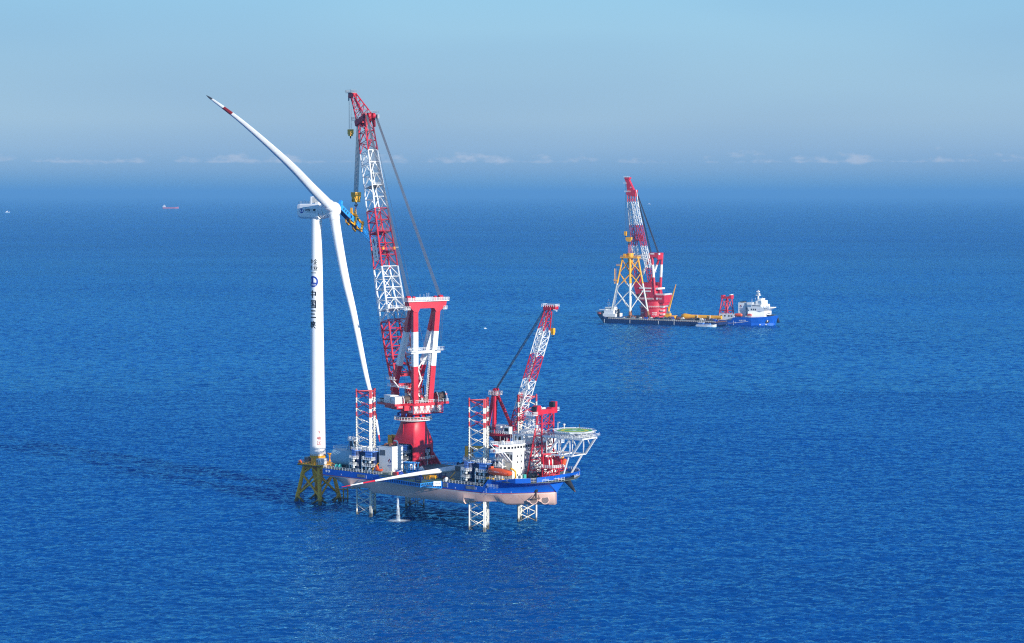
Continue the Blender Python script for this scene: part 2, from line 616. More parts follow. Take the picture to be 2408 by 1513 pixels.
# ------------------------------------------------------------------ sea
def sea_material():
    m, t, b, out = new_mat('sea_water')
    L = t.links.new
    tc = NN(t, 'ShaderNodeTexCoord')

    def wave(scale, stretch, rot, detail, rough, dist=0.0):
        mp = NN(t, 'ShaderNodeMapping')
        mp.inputs['Rotation'].default_value = (0, 0, R(rot))
        mp.inputs['Scale'].default_value = (scale * stretch, scale, scale)
        L(tc.outputs['Object'], mp.inputs[0])
        n = NN(t, 'ShaderNodeTexNoise', in_Scale=1.0, in_Detail=detail, in_Roughness=rough, in_Distortion=dist)
        L(mp.outputs[0], n.inputs[0])
        return n.outputs[0]

    def scaled(src, k):
        q = NN(t, 'ShaderNodeMath', operation='MULTIPLY')
        L(src, q.inputs[0])
        q.inputs[1].default_value = k
        return q.outputs[0]

    def add(a, c):
        q = NN(t, 'ShaderNodeMath', operation='ADD')
        L(a, q.inputs[0])
        L(c, q.inputs[1])
        return q.outputs[0]

    swell = scaled(wave(0.016, 0.55, 8, 2.0, 0.5), 2.0)
    chop = scaled(wave(0.070, 0.62, -7, 3.0, 0.60, 0.4), 3.0)
    ripple = scaled(wave(0.26, 0.75, 12, 4.0, 0.65, 0.3), 0.7)
    hgt = add(add(swell, chop), ripple)
    # gust patches: rougher or smoother water
    gust = wave(0.0035, 0.30, 4, 4.0, 0.6, 0.4)
    gm = NN(t, 'ShaderNodeMapRange', in_1=0.32, in_2=0.68, in_3=0.72, in_4=1.18)
    L(gust, gm.inputs[0])
    # the open sea far out is rougher than the lee round the work site
    ln = NN(t, 'ShaderNodeVectorMath', operation='LENGTH')
    L(tc.outputs['Object'], ln.inputs[0])
    far = NN(t, 'ShaderNodeMapRange', in_1=1800.0, in_2=6000.0, in_3=1.0, in_4=3.2)
    L(ln.outputs['Value'], far.inputs[0])
    fm = NN(t, 'ShaderNodeMath', operation='MULTIPLY')
    L(hgt, fm.inputs[0])
    L(far.outputs[0], fm.inputs[1])
    hgt = fm.outputs[0]
    hm = NN(t, 'ShaderNodeMath', operation='MULTIPLY')
    L(hgt, hm.inputs[0])
    L(gm.outputs[0], hm.inputs[1])
    bp = NN(t, 'ShaderNodeBump')
    bp.inputs['Strength'].default_value = 1.0
    bp.inputs['Distance'].default_value = 1.0
    L(hm.outputs[0], bp.inputs['Height'])
    body = ramp(t, [(0.3, (.0004, .052, .215)), (0.7, (.0007, .075, .295))])
    L(wave(0.0016, 0.35, 12, 3.0, 0.55), body.inputs[0])
    t.nodes.remove(b)
    # light scattered back out of the water, softened over several metres
    df = NN(t, 'ShaderNodeSubsurfaceScattering', falloff='BURLEY')
    df.inputs['Scale'].default_value = 9.0
    df.inputs['Radius'].default_value = (.6, 1.0, 1.4)
    L(body.outputs[0], df.inputs['Color'])
    gl = NN(t, 'ShaderNodeBsdfGlossy')
    gl.inputs['Roughness'].default_value = 0.09
    gl.inputs['Color'].default_value = (.30, .78, 1.0, 1)
    L(bp.outputs[0], gl.inputs['Normal'])
    fr = NN(t, 'ShaderNodeFresnel', in_IOR=1.34)
    L(bp.outputs[0], fr.inputs['Normal'])
    mx = NN(t, 'ShaderNodeMixShader')
    L(fr.outputs[0], mx.inputs[0])
    L(df.outputs[0], mx.inputs[1])
    L(gl.outputs[0], mx.inputs[2])
    L(mx.outputs[0], out.inputs['Surface'])
    return m


M['sea'] = sea_material()


def wave_field(n, d, seed, lam0, amp, spread, mean_dir):
    """Periodic random sea on an n x n grid of spacing d: heights and sideways (choppy) shifts."""
    rng = np.random.default_rng(seed)
    k = 2 * np.pi * np.fft.fftfreq(n, d)
    kx, ky = np.meshgrid(k, k)
    kk = np.hypot(kx, ky)
    kk[0, 0] = 1
    k0 = 2 * np.pi / lam0
    th = np.arctan2(ky, kx) - mean_dir
    spec = np.exp(-1.1 * (k0 / kk) ** 2) * kk ** -3.6 * (spread + (1 - spread) * np.cos(th) ** 2) * np.exp(-(kk * d * 0.36) ** 2)
    spec[0, 0] = 0
    h = np.sqrt(spec) * (rng.normal(size=(n, n)) + 1j * rng.normal(size=(n, n)))
    z = np.real(np.fft.ifft2(h))
    s = amp / z.std()
    dx = np.real(np.fft.ifft2(-1j * kx / kk * h))
    dy = np.real(np.fft.ifft2(-1j * ky / kk * h))
    return z * s, dx * s, dy * s


def build_sea():
    # one sheet: real waves in the middle, long flat tiles out past the horizon
    fields = [(wave_field(n, d_, seed, lam, amp, spr, md), n, d_) for n, d_, seed, lam, amp, spr, md in (
        (640, .7, 3, 4.6, 0.115, .16, R(97)), (467, .7, 5, 7.0, 0.115, .10, R(84)), (601, .7, 9, 20.0, 0.12, .02, R(100)))]
    farf = [(wave_field(n, d_, seed, lam, amp, spr, md), n, d_) for n, d_, seed, lam, amp, spr, md in (
        (640, 2.0, 13, 7.0, 0.17, .16, R(96)), (467, 2.0, 15, 11.0, 0.20, .08, R(86)))]

    def patch(X0, X1, Y0, Y1, d, flds, fy0, fy1, fx):
        nx, ny = int(round((X1 - X0) / d)) + 1, int(round((Y1 - Y0) / d)) + 1
        ii, jj = np.meshgrid(np.arange(nx), np.arange(ny))
        X, Y = X0 + ii * d, Y0 + jj * d
        win = np.clip(np.minimum(np.minimum((X - X0), (X1 - X)) / fx, np.minimum((Y - Y0) / fy0, (Y1 - Y) / fy1)), 0, 1)
        win = win * win * (3 - 2 * win)
        # gusts: broad patches of rougher and calmer water
        g = 1 + .16 * np.sin(X / 71 + 1.3 * np.sin(Y / 190)) * np.sin(Y / 83 + 1.1 * np.sin(X / 240)) + .14 * np.sin(Y / 151 + X / 420 + 2)
        win = win * g
        Z, DX, DY = np.zeros_like(X), np.zeros_like(X), np.zeros_like(X)
        for (z, a, c), n, _ in flds:
            Z += z[jj % n, ii % n]
            DX += a[jj % n, ii % n]
            DY += c[jj % n, ii % n]
        co = np.stack([X + DX * win * 1.1, Y + DY * win * 1.1, Z * win], -1).reshape(-1, 3)
        q = (np.arange(ny - 1)[:, None] * nx + np.arange(nx - 1)[None, :]).ravel()
        return co, np.stack([q, q + 1, q + 1 + nx, q + nx], -1)
    A = (-392.0, 392.0, 441.0, 1400.0)
    Bx = (-1320.0, 1320.0, 1400.0, 5200.0)
    co, quads = patch(A[0], A[1], A[2], A[3] + 4.0, .7, fields, 25, .001, 40)
    co2, quads2 = patch(Bx[0], Bx[1], Bx[2] - 4.0, Bx[3], 2.0, farf, .001, 3000, 60)
    quads = np.vstack([quads, quads2 + len(co)])
    co = np.vstack([co, co2])
    # outer tiles
    B = 61000.0
    xs = [-B, -20000, -6000, -1300, A[0], A[1], 1300, 6000, 20000, B]
    ys = [-B, -20000, -6000, -1000, A[2], A[3], Bx[3], 9000, 20000, B]
    ov, oq = [], []
    for a in range(len(xs) - 1):
        for c in range(len(ys) - 1):
            if (a == 4 and c == 4) or (c == 5 and 3 <= a <= 5):
                continue
            o = len(co) + len(ov)
            ov += [(xs[a], ys[c], 0), (xs[a + 1], ys[c], 0), (xs[a + 1], ys[c + 1], 0), (xs[a], ys[c + 1], 0)]
            oq.append((o, o + 1, o + 2, o + 3))
    co = np.vstack([co, np.array(ov)]).astype(np.float32)
    quads = np.vstack([quads, np.array(oq)]).astype(np.int32)
    me = bpy.data.meshes.new('sea')
    me.vertices.add(len(co))
    me.vertices.foreach_set('co', co.ravel())
    me.loops.add(quads.size)
    me.loops.foreach_set('vertex_index', quads.ravel())
    me.polygons.add(len(quads))
    me.polygons.foreach_set('loop_start', np.arange(0, quads.size, 4, dtype=np.int32))
    me.polygons.foreach_set('use_smooth', np.ones(len(quads), dtype=bool))
    me.update(calc_edges=True)
    me.materials.append(M['sea'])
    o = bpy.data.objects.new('sea', me)
    COL.objects.link(o)
    o['kind'] = 'structure'


build_sea()


# ------------------------------------------------------------------ wind turbine and its foundation
TX, TY = -85.7, 901.2


def circ(cx, cy, z, r, n=48):
    return [Vector((cx + r * math.cos(2 * math.pi * i / n), cy + r * math.sin(2 * math.pi * i / n), z)) for i in range(n)]


def blade_mesh(mb, pts, chord, thick, cdir, bands, n=20):
    """pts: centre line; chord/thick per point; cdir: chord direction; bands: material by t."""
    N = 44
    P = [Vector(p) for p in pts]

    def spl(t):
        x = t * (len(P) - 1)
        i = min(len(P) - 2, int(x))
        u = x - i
        p0 = P[max(0, i - 1)]
        p1, p2 = P[i], P[i + 1]
        p3 = P[min(len(P) - 1, i + 2)]
        return 0.5 * ((2 * p1) + (p2 - p0) * u + (2 * p0 - 5 * p1 + 4 * p2 - p3) * u * u + (3 * p1 - p0 - 3 * p2 + p3) * u ** 3)

    def lin(tab, t):
        for (a, x), (b2, y) in zip(tab, tab[1:]):
            if t <= b2:
                return x + (y - x) * (t - a) / (b2 - a)
        return tab[-1][1]
    rings, ts = [], []
    for k in range(N + 1):
        t = k / N
        p = spl(t)
        d = (spl(min(1, t + .01)) - spl(max(0, t - .01))).normalized()
        c = Vector(cdir)
        c = (c - d * c.dot(d)).normalized()
        q = d.cross(c)
        ch, th = lin(chord, t) / 2, lin(thick, t) / 2
        ring = []
        for i in range(n):
            a = 2 * math.pi * i / n
            sharp = lin([(0, 0), (.15, .0), (.3, .55), (1, .6)], t)
            ca, sa = math.cos(a), math.sin(a)
            ring.append(p + c * (ca * ch) + q * (sa * th * (1 - sharp * max(0, ca) ** 1.0)))
        rings.append(ring)
        ts.append(t)

    def mf(k):
        for t0, m in bands:
            if ts[k] < t0:
                return m
        return bands[-1][1]
    mb.loft(rings, True, True, True, mf)


def build_turbine():
    T = Thing('wind_turbine', 'tall white offshore wind turbine with only two blades fitted, on the yellow foundation', 'wind turbine', FW, (TX, TY, 20.7))
    z0, z1 = 20.75, 124.9

    def rad(z):
        return 3.46 + (2.36 - 3.46) * ((z - z0) / (z1 - z0)) ** 1.0
    mb = MB('twhite')
    zs = [z0 + (z1 - z0) * i / 24 for i in range(25)]
    mb.loft([circ(TX, TY, z, rad(z)) for z in zs], True, True)
    for z in (48, 74, 100):
        mb.loft([circ(TX, TY, z, rad(z) + .02), circ(TX, TY, z + .18, rad(z) + .02)], True, True)
    tower = T.part('tower', mb)
    # door and its small landing at the tower foot, seen edge on
    # lettering down the tower
    px = .1100                                                       # metres per 2408-pixel-tenth, helper below

    def zy(y):                                                       # height of a row of the tower lettering
        return 107.3 - (y - 205) / 3.603 / 1.701 * .1866
    mb = MB('ink')
    def glyph(ch, y0, y1, ang, w):
        v, f = text_geo(ch, w=w, h=abs(zy(y0) - zy(y1)))
        for dx, dy, off in ((-.09, .06, .03), (0, 0, .04), (.09, -.06, .05)):
            wrap_geo(mb, [(x + dx * w / 3, y + dy * w / 3) for x, y in v], f, TX, TY, rad, ang, (zy(y0) + zy(y1)) / 2, off)
    glyph('企', 205, 282, -6, 1.9)
    glyph('业', 295, 368, -6, 1.9)
    glyph('中', 205, 282, -60, 1.9)
    glyph('央', 295, 368, -60, 1.9)
    wrap_geo(mb, [(-1.7, -.16), (1.7, -.16), (1.7, .16), (-1.7, .16)], [(0, 1, 2, 3)], TX, TY, rad, -36, zy(405))
    glyph('中', 655, 765, -38, 3.3)
    glyph('国', 800, 912, -38, 3.3)
    glyph('三', 945, 1052, -38, 3.3)
    glyph('峡', 1095, 1205, -40, 3.3)
    T.part('tower_lettering', mb, tower)
    # round emblem: dam wall and water lines in a ring
    def disc(r, n=40):
        v = [(r * math.cos(2 * math.pi * i / n), r * math.sin(2 * math.pi * i / n)) for i in range(n)]
        return v, [tuple(range(n))]
    zc = zy(530)
    rr = 2.45
    mb = MB('emblem')
    v, f = disc(rr)
    wrap_geo(mb, v, f, TX, TY, rad, -34, zc, .03)
    mb.use('wtext')
    pts = [(rr * .66 * math.cos(R(a)), .1 + rr * .66 * math.sin(R(a))) for a in range(-20, 201, 8)]
    wrap_geo(mb, pts, [tuple(range(len(pts)))], TX, TY, rad, -34, zc, .045)
    mb.use('emblem')
    for q in ([(-.95, rr * .97), (.30, rr * .97), (.30, -.62), (-.95, -.62)],):
        wrap_geo(mb, q, [(0, 1, 2, 3)], TX, TY, rad, -34, zc, .06)
    mb.use('wtext')
    for yy in (-1.22, -1.62):
        wrap_geo(mb, [(-1.5, yy), (1.5, yy), (1.4, yy + .16), (-1.4, yy + .16)], [(0, 1, 2, 3)], TX, TY, rad, -34, zc, .06)
    T.part('tower_emblem', mb, tower)
    # red identification marks low on the tower
    mb = MB('rtext')
    for s_, zz, h, w in (('V', 31.2, 1.5, .75), ('48L', 28.6, 1.45, 2.0), ('232', 26.4, 1.5, 2.0)):
        v, f = text_geo(s_, w=w, h=h)
        for dx, off in ((-.05, .03), (.05, .04)):
            wrap_geo(mb, [(x + dx, y) for x, y in v], f, TX, TY, rad, 17, zz, off)
    T.part('identification_mark', mb, tower)

    # nacelle -------------------------------------------------------
    az, tilt = R(31), R(7)
    n_ = Vector((math.cos(az) * math.cos(tilt), -math.sin(az) * math.cos(tilt), math.sin(tilt)))
    nf = Vector((math.cos(az), -math.sin(az), 0))
    h_ = Vector((math.sin(az), math.cos(az), 0))
    Z = Vector((0, 0, 1))
    C0 = Vector((TX, TY, 128.15))
    mb = MB('twhite')
    def sect(a, hw, zt, zb, bev):
        c = C0 + nf * a
        loop = []
        for (x, z) in ((-hw, zb + bev), (-hw + bev, zb), (hw - bev, zb), (hw, zb + bev), (hw, zt - bev * .55), (hw - bev * .55, zt), (-hw + bev * .55, zt), (-hw, zt - bev * .55)):
            loop.append(c + h_ * x + Z * z)
        return loop
    mb.loft([sect(-8.6, 2.5, 2.6, -2.0, 1.0), sect(-8.2, 2.95, 3.1, -2.6, 1.1), sect(-6.8, 3.1, 3.25, -3.25, .9), sect(0.5, 3.1, 3.3, -3.3, .8), sect(3.1, 3.05, 3.25, -3.3, .8)], True, False)
    nac = T.part('nacelle', mb)
    # name and emblem on the near flank
    mb = MB('ink')
    ax = nf
    side = C0 - h_ * 3.135
    for dx, k in ((-.05, 0), (.05, .01)):
        put_text(mb, '中国三峡', side - h_ * k + nf * (-1.0 + dx) + Z * .55, nf, Z, w=5.9, h=1.3)
    put_text(mb, 'China Three Gorges Corporation', side + nf * -1.0 + Z * -.42, nf, Z, w=5.9, h=.24)
    mb.use('emblem')
    cc = side + nf * -5.75 + Z * .2
    mb.add([cc + nf * (1.08 * math.cos(2 * math.pi * i / 32)) + Z * (1.08 * math.sin(2 * math.pi * i / 32)) for i in range(32)], [tuple(range(32))])
    mb.use('wtext')
    c2 = cc - h_ * .01
    mb.add([c2 + nf * (.78 * math.cos(R(a))) + Z * (.78 * math.sin(R(a))) for a in range(-30, 211, 10)], [tuple(range(25))])
    mb.use('emblem')
    c3 = cc - h_ * .02
    mb.add([c3 + nf * x + Z * z for x, z in ((-.32, 1.0), (.2, 1.0), (.2, -.3), (-.32, -.3))], [(0, 1, 2, 3)])
    T.part('nacelle_lettering', mb, nac)
    mb = MB('dgrey')
    for a, z in ((-2.2, 1.75), (-.9, -2.0)):
        c = side + nf * a + Z * z
        mb.rev([(.16, 0), (.16, .06)], c, -h_, 10)
    mb.use('pale')
    mb.obox(side + nf * -3.9 + Z * 1.75, nf * 1.1, h_ * .02, Z * .22)
    T.part('side_vent', mb, nac)
    # cooler, aerials and rails on the roof
    mb = MB('grey')
    for y in (-1.9, -.65, .65, 1.9):
        mb.obox(C0 + nf * -1.0 + h_ * y + Z * 4.9, nf * .22, h_ * .55, Z * 1.25)
    mb.use('twhite')
    for y in (-2.55, 2.55):
        mb.obox(C0 + nf * -1.0 + h_ * y + Z * 4.75, nf * .4, h_ * .1, Z * 1.5)
    mb.obox(C0 + nf * -1.0 + Z * 6.3, nf * .4, h_ * 2.7, Z * .1)
    mb.obox(C0 + nf * .9 + Z * 3.65, nf * .9, h_ * .9, Z * .4)
    T.part('cooler', mb, nac)
    mb = MB('grey')
    q = [C0 + nf * a + h_ * b + Z * 3.3 for a, b in ((-7.6, -2.6), (-1.8, -2.6))]
    q2 = [C0 + nf * a + h_ * b + Z * 3.3 for a, b in ((-7.6, 2.6), (-1.8, 2.6))]
    mb.rail([q[1], q[0], q2[0], q2[1]], 1.15, 1.3, .05)
    mb.tube(C0 + nf * -6.3 + Z * 3.3, C0 + nf * -6.3 + Z * 5.4, .05, n=4)
    T.part('roof_rail', mb, nac)
    # generator drum and hub
    H0 = C0 + nf * 3.1
    mb = MB('twhite')
    mb.rev([(3.1, .02), (3.25, .25), (3.25, 2.05), (3.05, 2.2), (3.05, 2.32), (3.2, 2.4), (3.2, 3.4), (3.0, 3.9)], H0, n_, 40)
    mb.use('dgrey')
    mb.rev([(3.12, -.10), (3.12, .06)], H0, n_, 40)
    mb.rev([(3.1, 2.15), (3.1, 2.36)], H0, n_, 40)
    T.part('generator', mb)
    HC = H0 + n_ * 5.9
    mb = MB('twhite')
    mb.rev([(2.6, -2.4), (3.05, -1.9), (3.42, -.8), (3.5, .2), (3.3, 1.3), (2.75, 2.3), (1.9, 2.95), (.9, 3.2), (.05, 3.25)], HC, n_, 40)
    T.part('hub', mb)

    # two blades ------------------------------------------------------
    camv = Vector((0, 0, CAM_H))

    def pw(x, z, y):                     # a point of the turbine's plane (y = TY) moved along its own line of sight to depth y
        p = Vector((x, TY, z))
        return camv + (p - camv) * (y / TY)
    r1 = [pw(-78.9, 129.6, 893), pw(-84.9, 135.6, 885), pw(-95.2, 146.6, 874.0), pw(-106.2, 156.9, 861), pw(-119.7, 168.55, 843), pw(-133.4, 178.7, 824)]
    ch = [(0, 4.3), (.08, 4.3), (.22, 5.0), (.45, 4.0), (.7, 2.7), (.9, 1.55), (.97, 1.0), (1, .2)]
    th = [(0, 4.3), (.08, 4.2), (.2, 3.4), (.4, 2.3), (.7, 1.3), (.9, .7), (1, .12)]
    mb = MB('twhite')
    blade_mesh(mb, r1, ch, th, (0.50, -0.80, 0.55), [(.835, 'twhite'), (.88, 'rline'), (.94, 'twhite'), (2, 'dgrey')])  # dark grey tip: its shade is put into the colour
    T.part('blade', mb, label='blade swept up and to the left')
    r2 = [pw(-78.2, 127.6, 895.5), pw(-76.6, 117.5, 895.5), pw(-73.3, 99.5, 894), pw(-69.4, 82.5, 892.5), pw(-64.5, 57.5, 891), pw(-60.9, 42.0, 890), pw(-58.3, 26.5, 889)]
    mb = MB('twhite')
    blade_mesh(mb, r2, [(0, 4.4), (.06, 4.4), (.2, 4.0), (.4, 3.3), (.65, 2.2), (.85, 1.3), (.97, .8), (1, .15)], th, (0.9, .35, 0.2),
               [(.80, 'twhite'), (.865, 'red'), (.94, 'twhite'), (2, 'red')])
    T.part('blade', mb, label='blade hanging straight down')
    for rr_ in (r1, r2):
        mb = MB('twhite')
        d = (rr_[1] - rr_[0]).normalized()
        mb.rev([(2.38, -.6), (2.38, .9), (2.28, 1.0)], rr_[0] + d * 2.1, d, 32)
        T.part('blade_bearing', mb)


build_turbine()


def build_foundation():
    cx, cy = TX, TY
    T = Thing('jacket_foundation', 'yellow steel lattice foundation standing in the sea under the wind turbine', 'foundation', FW, (cx, cy, 0))
    base = [(1.8, -10.3), (9.7, 1.0), (-1.7, 9.4), (-9.7, .2)]
    zt = 16.6

    def leg(i, z):
        k = 1 - .40 * z / zt
        return Vector((cx + base[i][0] * k, cy + base[i][1] * k, z))
    for i in range(4):
        mb = MB('foundation')
        mb.tube(leg(i, -4), leg(i, zt), .92, .82, n=16)
        for z in (3.2, 12.2):
            d = (leg(i, 1) - leg(i, 0)).normalized()
            mb.tube(leg(i, z) - d * .8, leg(i, z) + d * .8, .98, n=16)
        T.part('leg', mb)
    mb = MB('foundation')
    for i in range(4):
        j = (i + 1) % 4
        mb.tube(leg(i, 3.2), leg(j, 12.2), .46, n=10)
        mb.tube(leg(j, 3.2), leg(i, 12.2), .46, n=10)
        mb.tube(leg(i, 2.6), leg(i, 2.6).lerp(leg(j, -6.5), .5), .46, n=10)
        mb.tube(leg(j, 2.6), leg(j, 2.6).lerp(leg(i, -6.5), .5), .46, n=10)
        mid = leg(i, zt - .6).lerp(leg(j, zt - .6), .5)
        mb.tube(leg(i, 12.4), mid, .5, n=10)
        mb.tube(leg(j, 12.4), mid, .5, n=10)
    T.part('bracing', mb)
    mb = MB('foundation')
    mb.rev([(1.7, 8.5), (2.0, 10), (3.0, 15.6), (3.3, 16.6)], (cx, cy, 0), n=24)
    for i in range(4):
        mb.bar(leg(i, 15.9), (cx, cy, 15.4), .9, 1.6)
    T.part('cone_support', mb)
    # platform
    mb = MB('foundation')
    k = 1.04
    u = Vector((.80, -.60, 0))
    w = Vector((.60, .80, 0))
    c = Vector((cx, cy, 0))
    pl = [c + u * a + w * b for a, b in ((-6.8, -5.8), (6.4, -5.8), (6.4, 6.2), (-6.8, 6.2))]
    mb.prism([(p.x, p.y) for p in pl], 16.75, 17.2)
    mb.use('brown')
    for p, q in zip(pl, pl[1:] + pl[:1]):
        mb.bar(Vector((p.x, p.y, 16.55)), Vector((q.x, q.y, 16.55)), .3, .36)
    deck = T.part('platform', mb)
    mb = MB('yellow')
    ins = [Vector((p.x + (cx - p.x) * .03, p.y + (cy - p.y) * .03, 17.2)) for p in pl]
    mb.rail(ins, 1.15, 1.6, .06, closed=True)
    T.part('railing', mb, deck)
    mb = MB('yellow')
    mb.rev([(3.05, 17.22), (3.05, 19.6), (3.55, 19.75), (3.55, 20.35), (3.35, 20.45), (3.35, 20.72)], (cx, cy, 0), n=40)
    T.part('transition_piece', mb)
    mb = MB('yellow')
    rr = circ(cx, cy, 20.35, 3.5, 20)
    mb.rail(rr, 1.0, 1.0, .05, closed=True)
    T.part('collar_railing', mb)
    # boat landing on the right leg
    mb = MB('foundation')
    b0 = Vector((cx + 10.9, cy - 1.0, 0))
    for dx in (0.4, 2.3):
        mb.tube(b0 + Vector((dx, 0, -3)), b0 + Vector((dx, 0, 6.4)), .30, n=10)
    for z in (1.6, 5.6):
        mb.tube(b0 + Vector((-2.4, 1.0, z)), b0 + Vector((2.3, 0, z)), .24, n=8)
    mb.use('grey')
    for x in (1.1, 1.6):
        mb.tube(b0 + Vector((x, .2, -2)), b0 + Vector((x, .2, 8)), .06, n=5)
    for k in range(20):
        mb.tube(b0 + Vector((1.1, .2, -2 + k * .5)), b0 + Vector((1.6, .2, -2 + k * .5)), .04, n=4)
    T.part('boat_landing', mb)
    # caged ladder and cable tubes down the left leg
    mb = MB('grey')
    a, b = leg(3, -2) + Vector((2.2, -.4, 0)), leg(3, 15.5) + Vector((2.0, -.4, 0))
    d = Vector((.55, -.2, 0))
    mb.tube(a - d, b - d, .07, n=5)
    mb.tube(a + d, b + d, .07, n=5)
    for k in range(44):
        p = a.lerp(b, k / 43)
        mb.tube(p - d, p + d, .04, n=4)
    for k in range(12):
        p = a.lerp(b, k / 11)
        mb.path([p - d, p - d * .8 + Vector((0, -.8, 0)), p + d * .8 + Vector((0, -.8, 0)), p + d], .04, n=4)
    T.part('ladder', mb)
    # cabinets and hoist on the platform
    def pt(a, b, z):
        return c + u * a + w * b + Vector((0, 0, z))
    mb = MB('white')
    mb.obox(pt(5.0, -3.2, 18.55), u * 1.35, w * 1.9, Vector((0, 0, 1.3)))
    mb.use('grey')
    mb.obox(pt(4.2, -5.14, 18.4), u * .5, w * .04, Vector((0, 0, 1.0)))
    mb.obox(pt(5.6, -5.14, 18.8), u * .25, w * .04, Vector((0, 0, .3)))
    solo('equipment_container', 'white equipment container on the yellow foundation, right of the turbine tower', 'container', mb, FW, tuple(pt(5.0, -3.2, 17.22)))
    mb = MB('grey')
    mb.obox(pt(-4.9, -.6, 18.5), u * 1.1, w * 1.7, Vector((0, 0, 1.25)))
    mb.use('dgrey')
    for z in (17.8, 18.4, 19.0):
        mb.obox(pt(-4.9, -2.34, z), u * .85, w * .05, Vector((0, 0, .18)))
    solo('switch_cabinet', 'grey switch cabinet on the yellow foundation, left of the turbine tower', 'cabinet', mb, FW, tuple(pt(-4.9, -.6, 17.22)))
    mb = MB('yellow')
    mb.tube(pt(5.4, 1.8, 17.2), pt(5.4, 1.8, 21.2), .35, .28, n=12)
    mb.bar(pt(5.2, 2.0, 21.3), pt(6.4, -.4, 22.0), .5, .5)
    mb.bar(pt(5.4, 1.8, 19.2), pt(5.9, .8, 21.6), .25, .25)
    mb.obox(pt(5.3, 2.1, 21.3), u * .5, w * .5, Vector((0, 0, .45)))
    solo('davit_crane', 'small yellow davit crane on the foundation platform behind the tower foot', 'davit', mb, FW, tuple(pt(5.4, 1.8, 17.2)))
    mb = MB('yellow')
    mb.obox(pt(6.9, -4.4, 16.1), u * 1.1, w * .9, Vector((0, 0, .5)))
    mb.bar(pt(6.0, -4.4, 16.6), pt(8.9, -5.6, 15.4), .5, .4)
    mb.bar(pt(7.6, -4.0, 16.4), pt(7.8, -4.1, 14.2), .35, .35)
    mb.bar(pt(7.0, -5.0, 16.4), pt(7.1, -5.1, 14.2), .35, .35)
    T.part('landing_stage', mb)
    mb = MB('orange')
    mb.obox(pt(-5.9, -5.0, 17.75), u * .5, w * .5, Vector((0, 0, .5)))
    mb.tube(pt(-5.9, -5.0, 18.2), pt(-5.9, -5.0, 18.7), .2, n=8)
    solo('navigation_lantern', 'orange navigation lantern on the left corner of the yellow foundation', 'lantern', mb, FW, tuple(pt(-5.9, -5.0, 17.22)))


build_foundation()


# ------------------------------------------------------------------ jack-up installation vessel (frame FS)
V = Thing('jackup_vessel', 'large blue and pink jack-up vessel raised above the sea on four lattice legs', 'jack-up vessel', FS, (30.0, 17.0, 0.0))
VC = 17.0
WB, WL, WD = 10.8, 16.3, 19.0


def lerp_tab(tab, x):
    if x <= tab[0][0]:
        return tab[0][1]
    for (a, p), (b, q) in zip(tab, tab[1:]):
        if x <= b:
            return p + (q - p) * (x - a) / (b - a)
    return tab[-1][1]


HB_BOT = [(-24, 17), (-12, 20.2), (-6, 20.6), (60, 20.6), (63, 18.5), (66, 15.2), (70, 11.2), (74, 7.6), (78, 4.3), (81, 2.2), (83.5, .5), (85.2, .12)]
HB_WL = [(-24, 21), (62, 21), (66, 20.2), (70, 17.6), (74, 14.4), (78, 9.9), (80, 7.2), (82, 4.4), (83.5, 2.2), (84.6, .3), (85.2, .15)]
HB_KN = [(-24, 21), (66, 21), (70, 19.6), (74, 17.2), (78, 13.8), (80, 11.7), (83, 8.2), (85.2, 4.8)]
HB_DK = [(-24, 21), (76, 21), (79, 20.4), (82, 18.8), (85.2, 15.6), (88, 11.8), (90, 7.8), (91.6, 3.0), (92.0, .3)]
W_BOT = [(-24, 15.7), (-20, 14.7), (-14, 12.6), (-11.5, 11.6), (-10, 11.25), (-8.4, 11.2), (-8.3, 12.3), (3.0, 12.3), (3.2, 10.8), (53.6, 10.8), (53.7, 12.4), (65.0, 12.4),
         (66.5, 12.2), (68.5, 10.9), (70, 10.8), (84, 10.9), (85.2, 11.6)]
W_DK = [(-24, WD), (64.0, WD), (66.6, 22.0), (80, 22.1), (85, 22.8), (92, 23.8)]


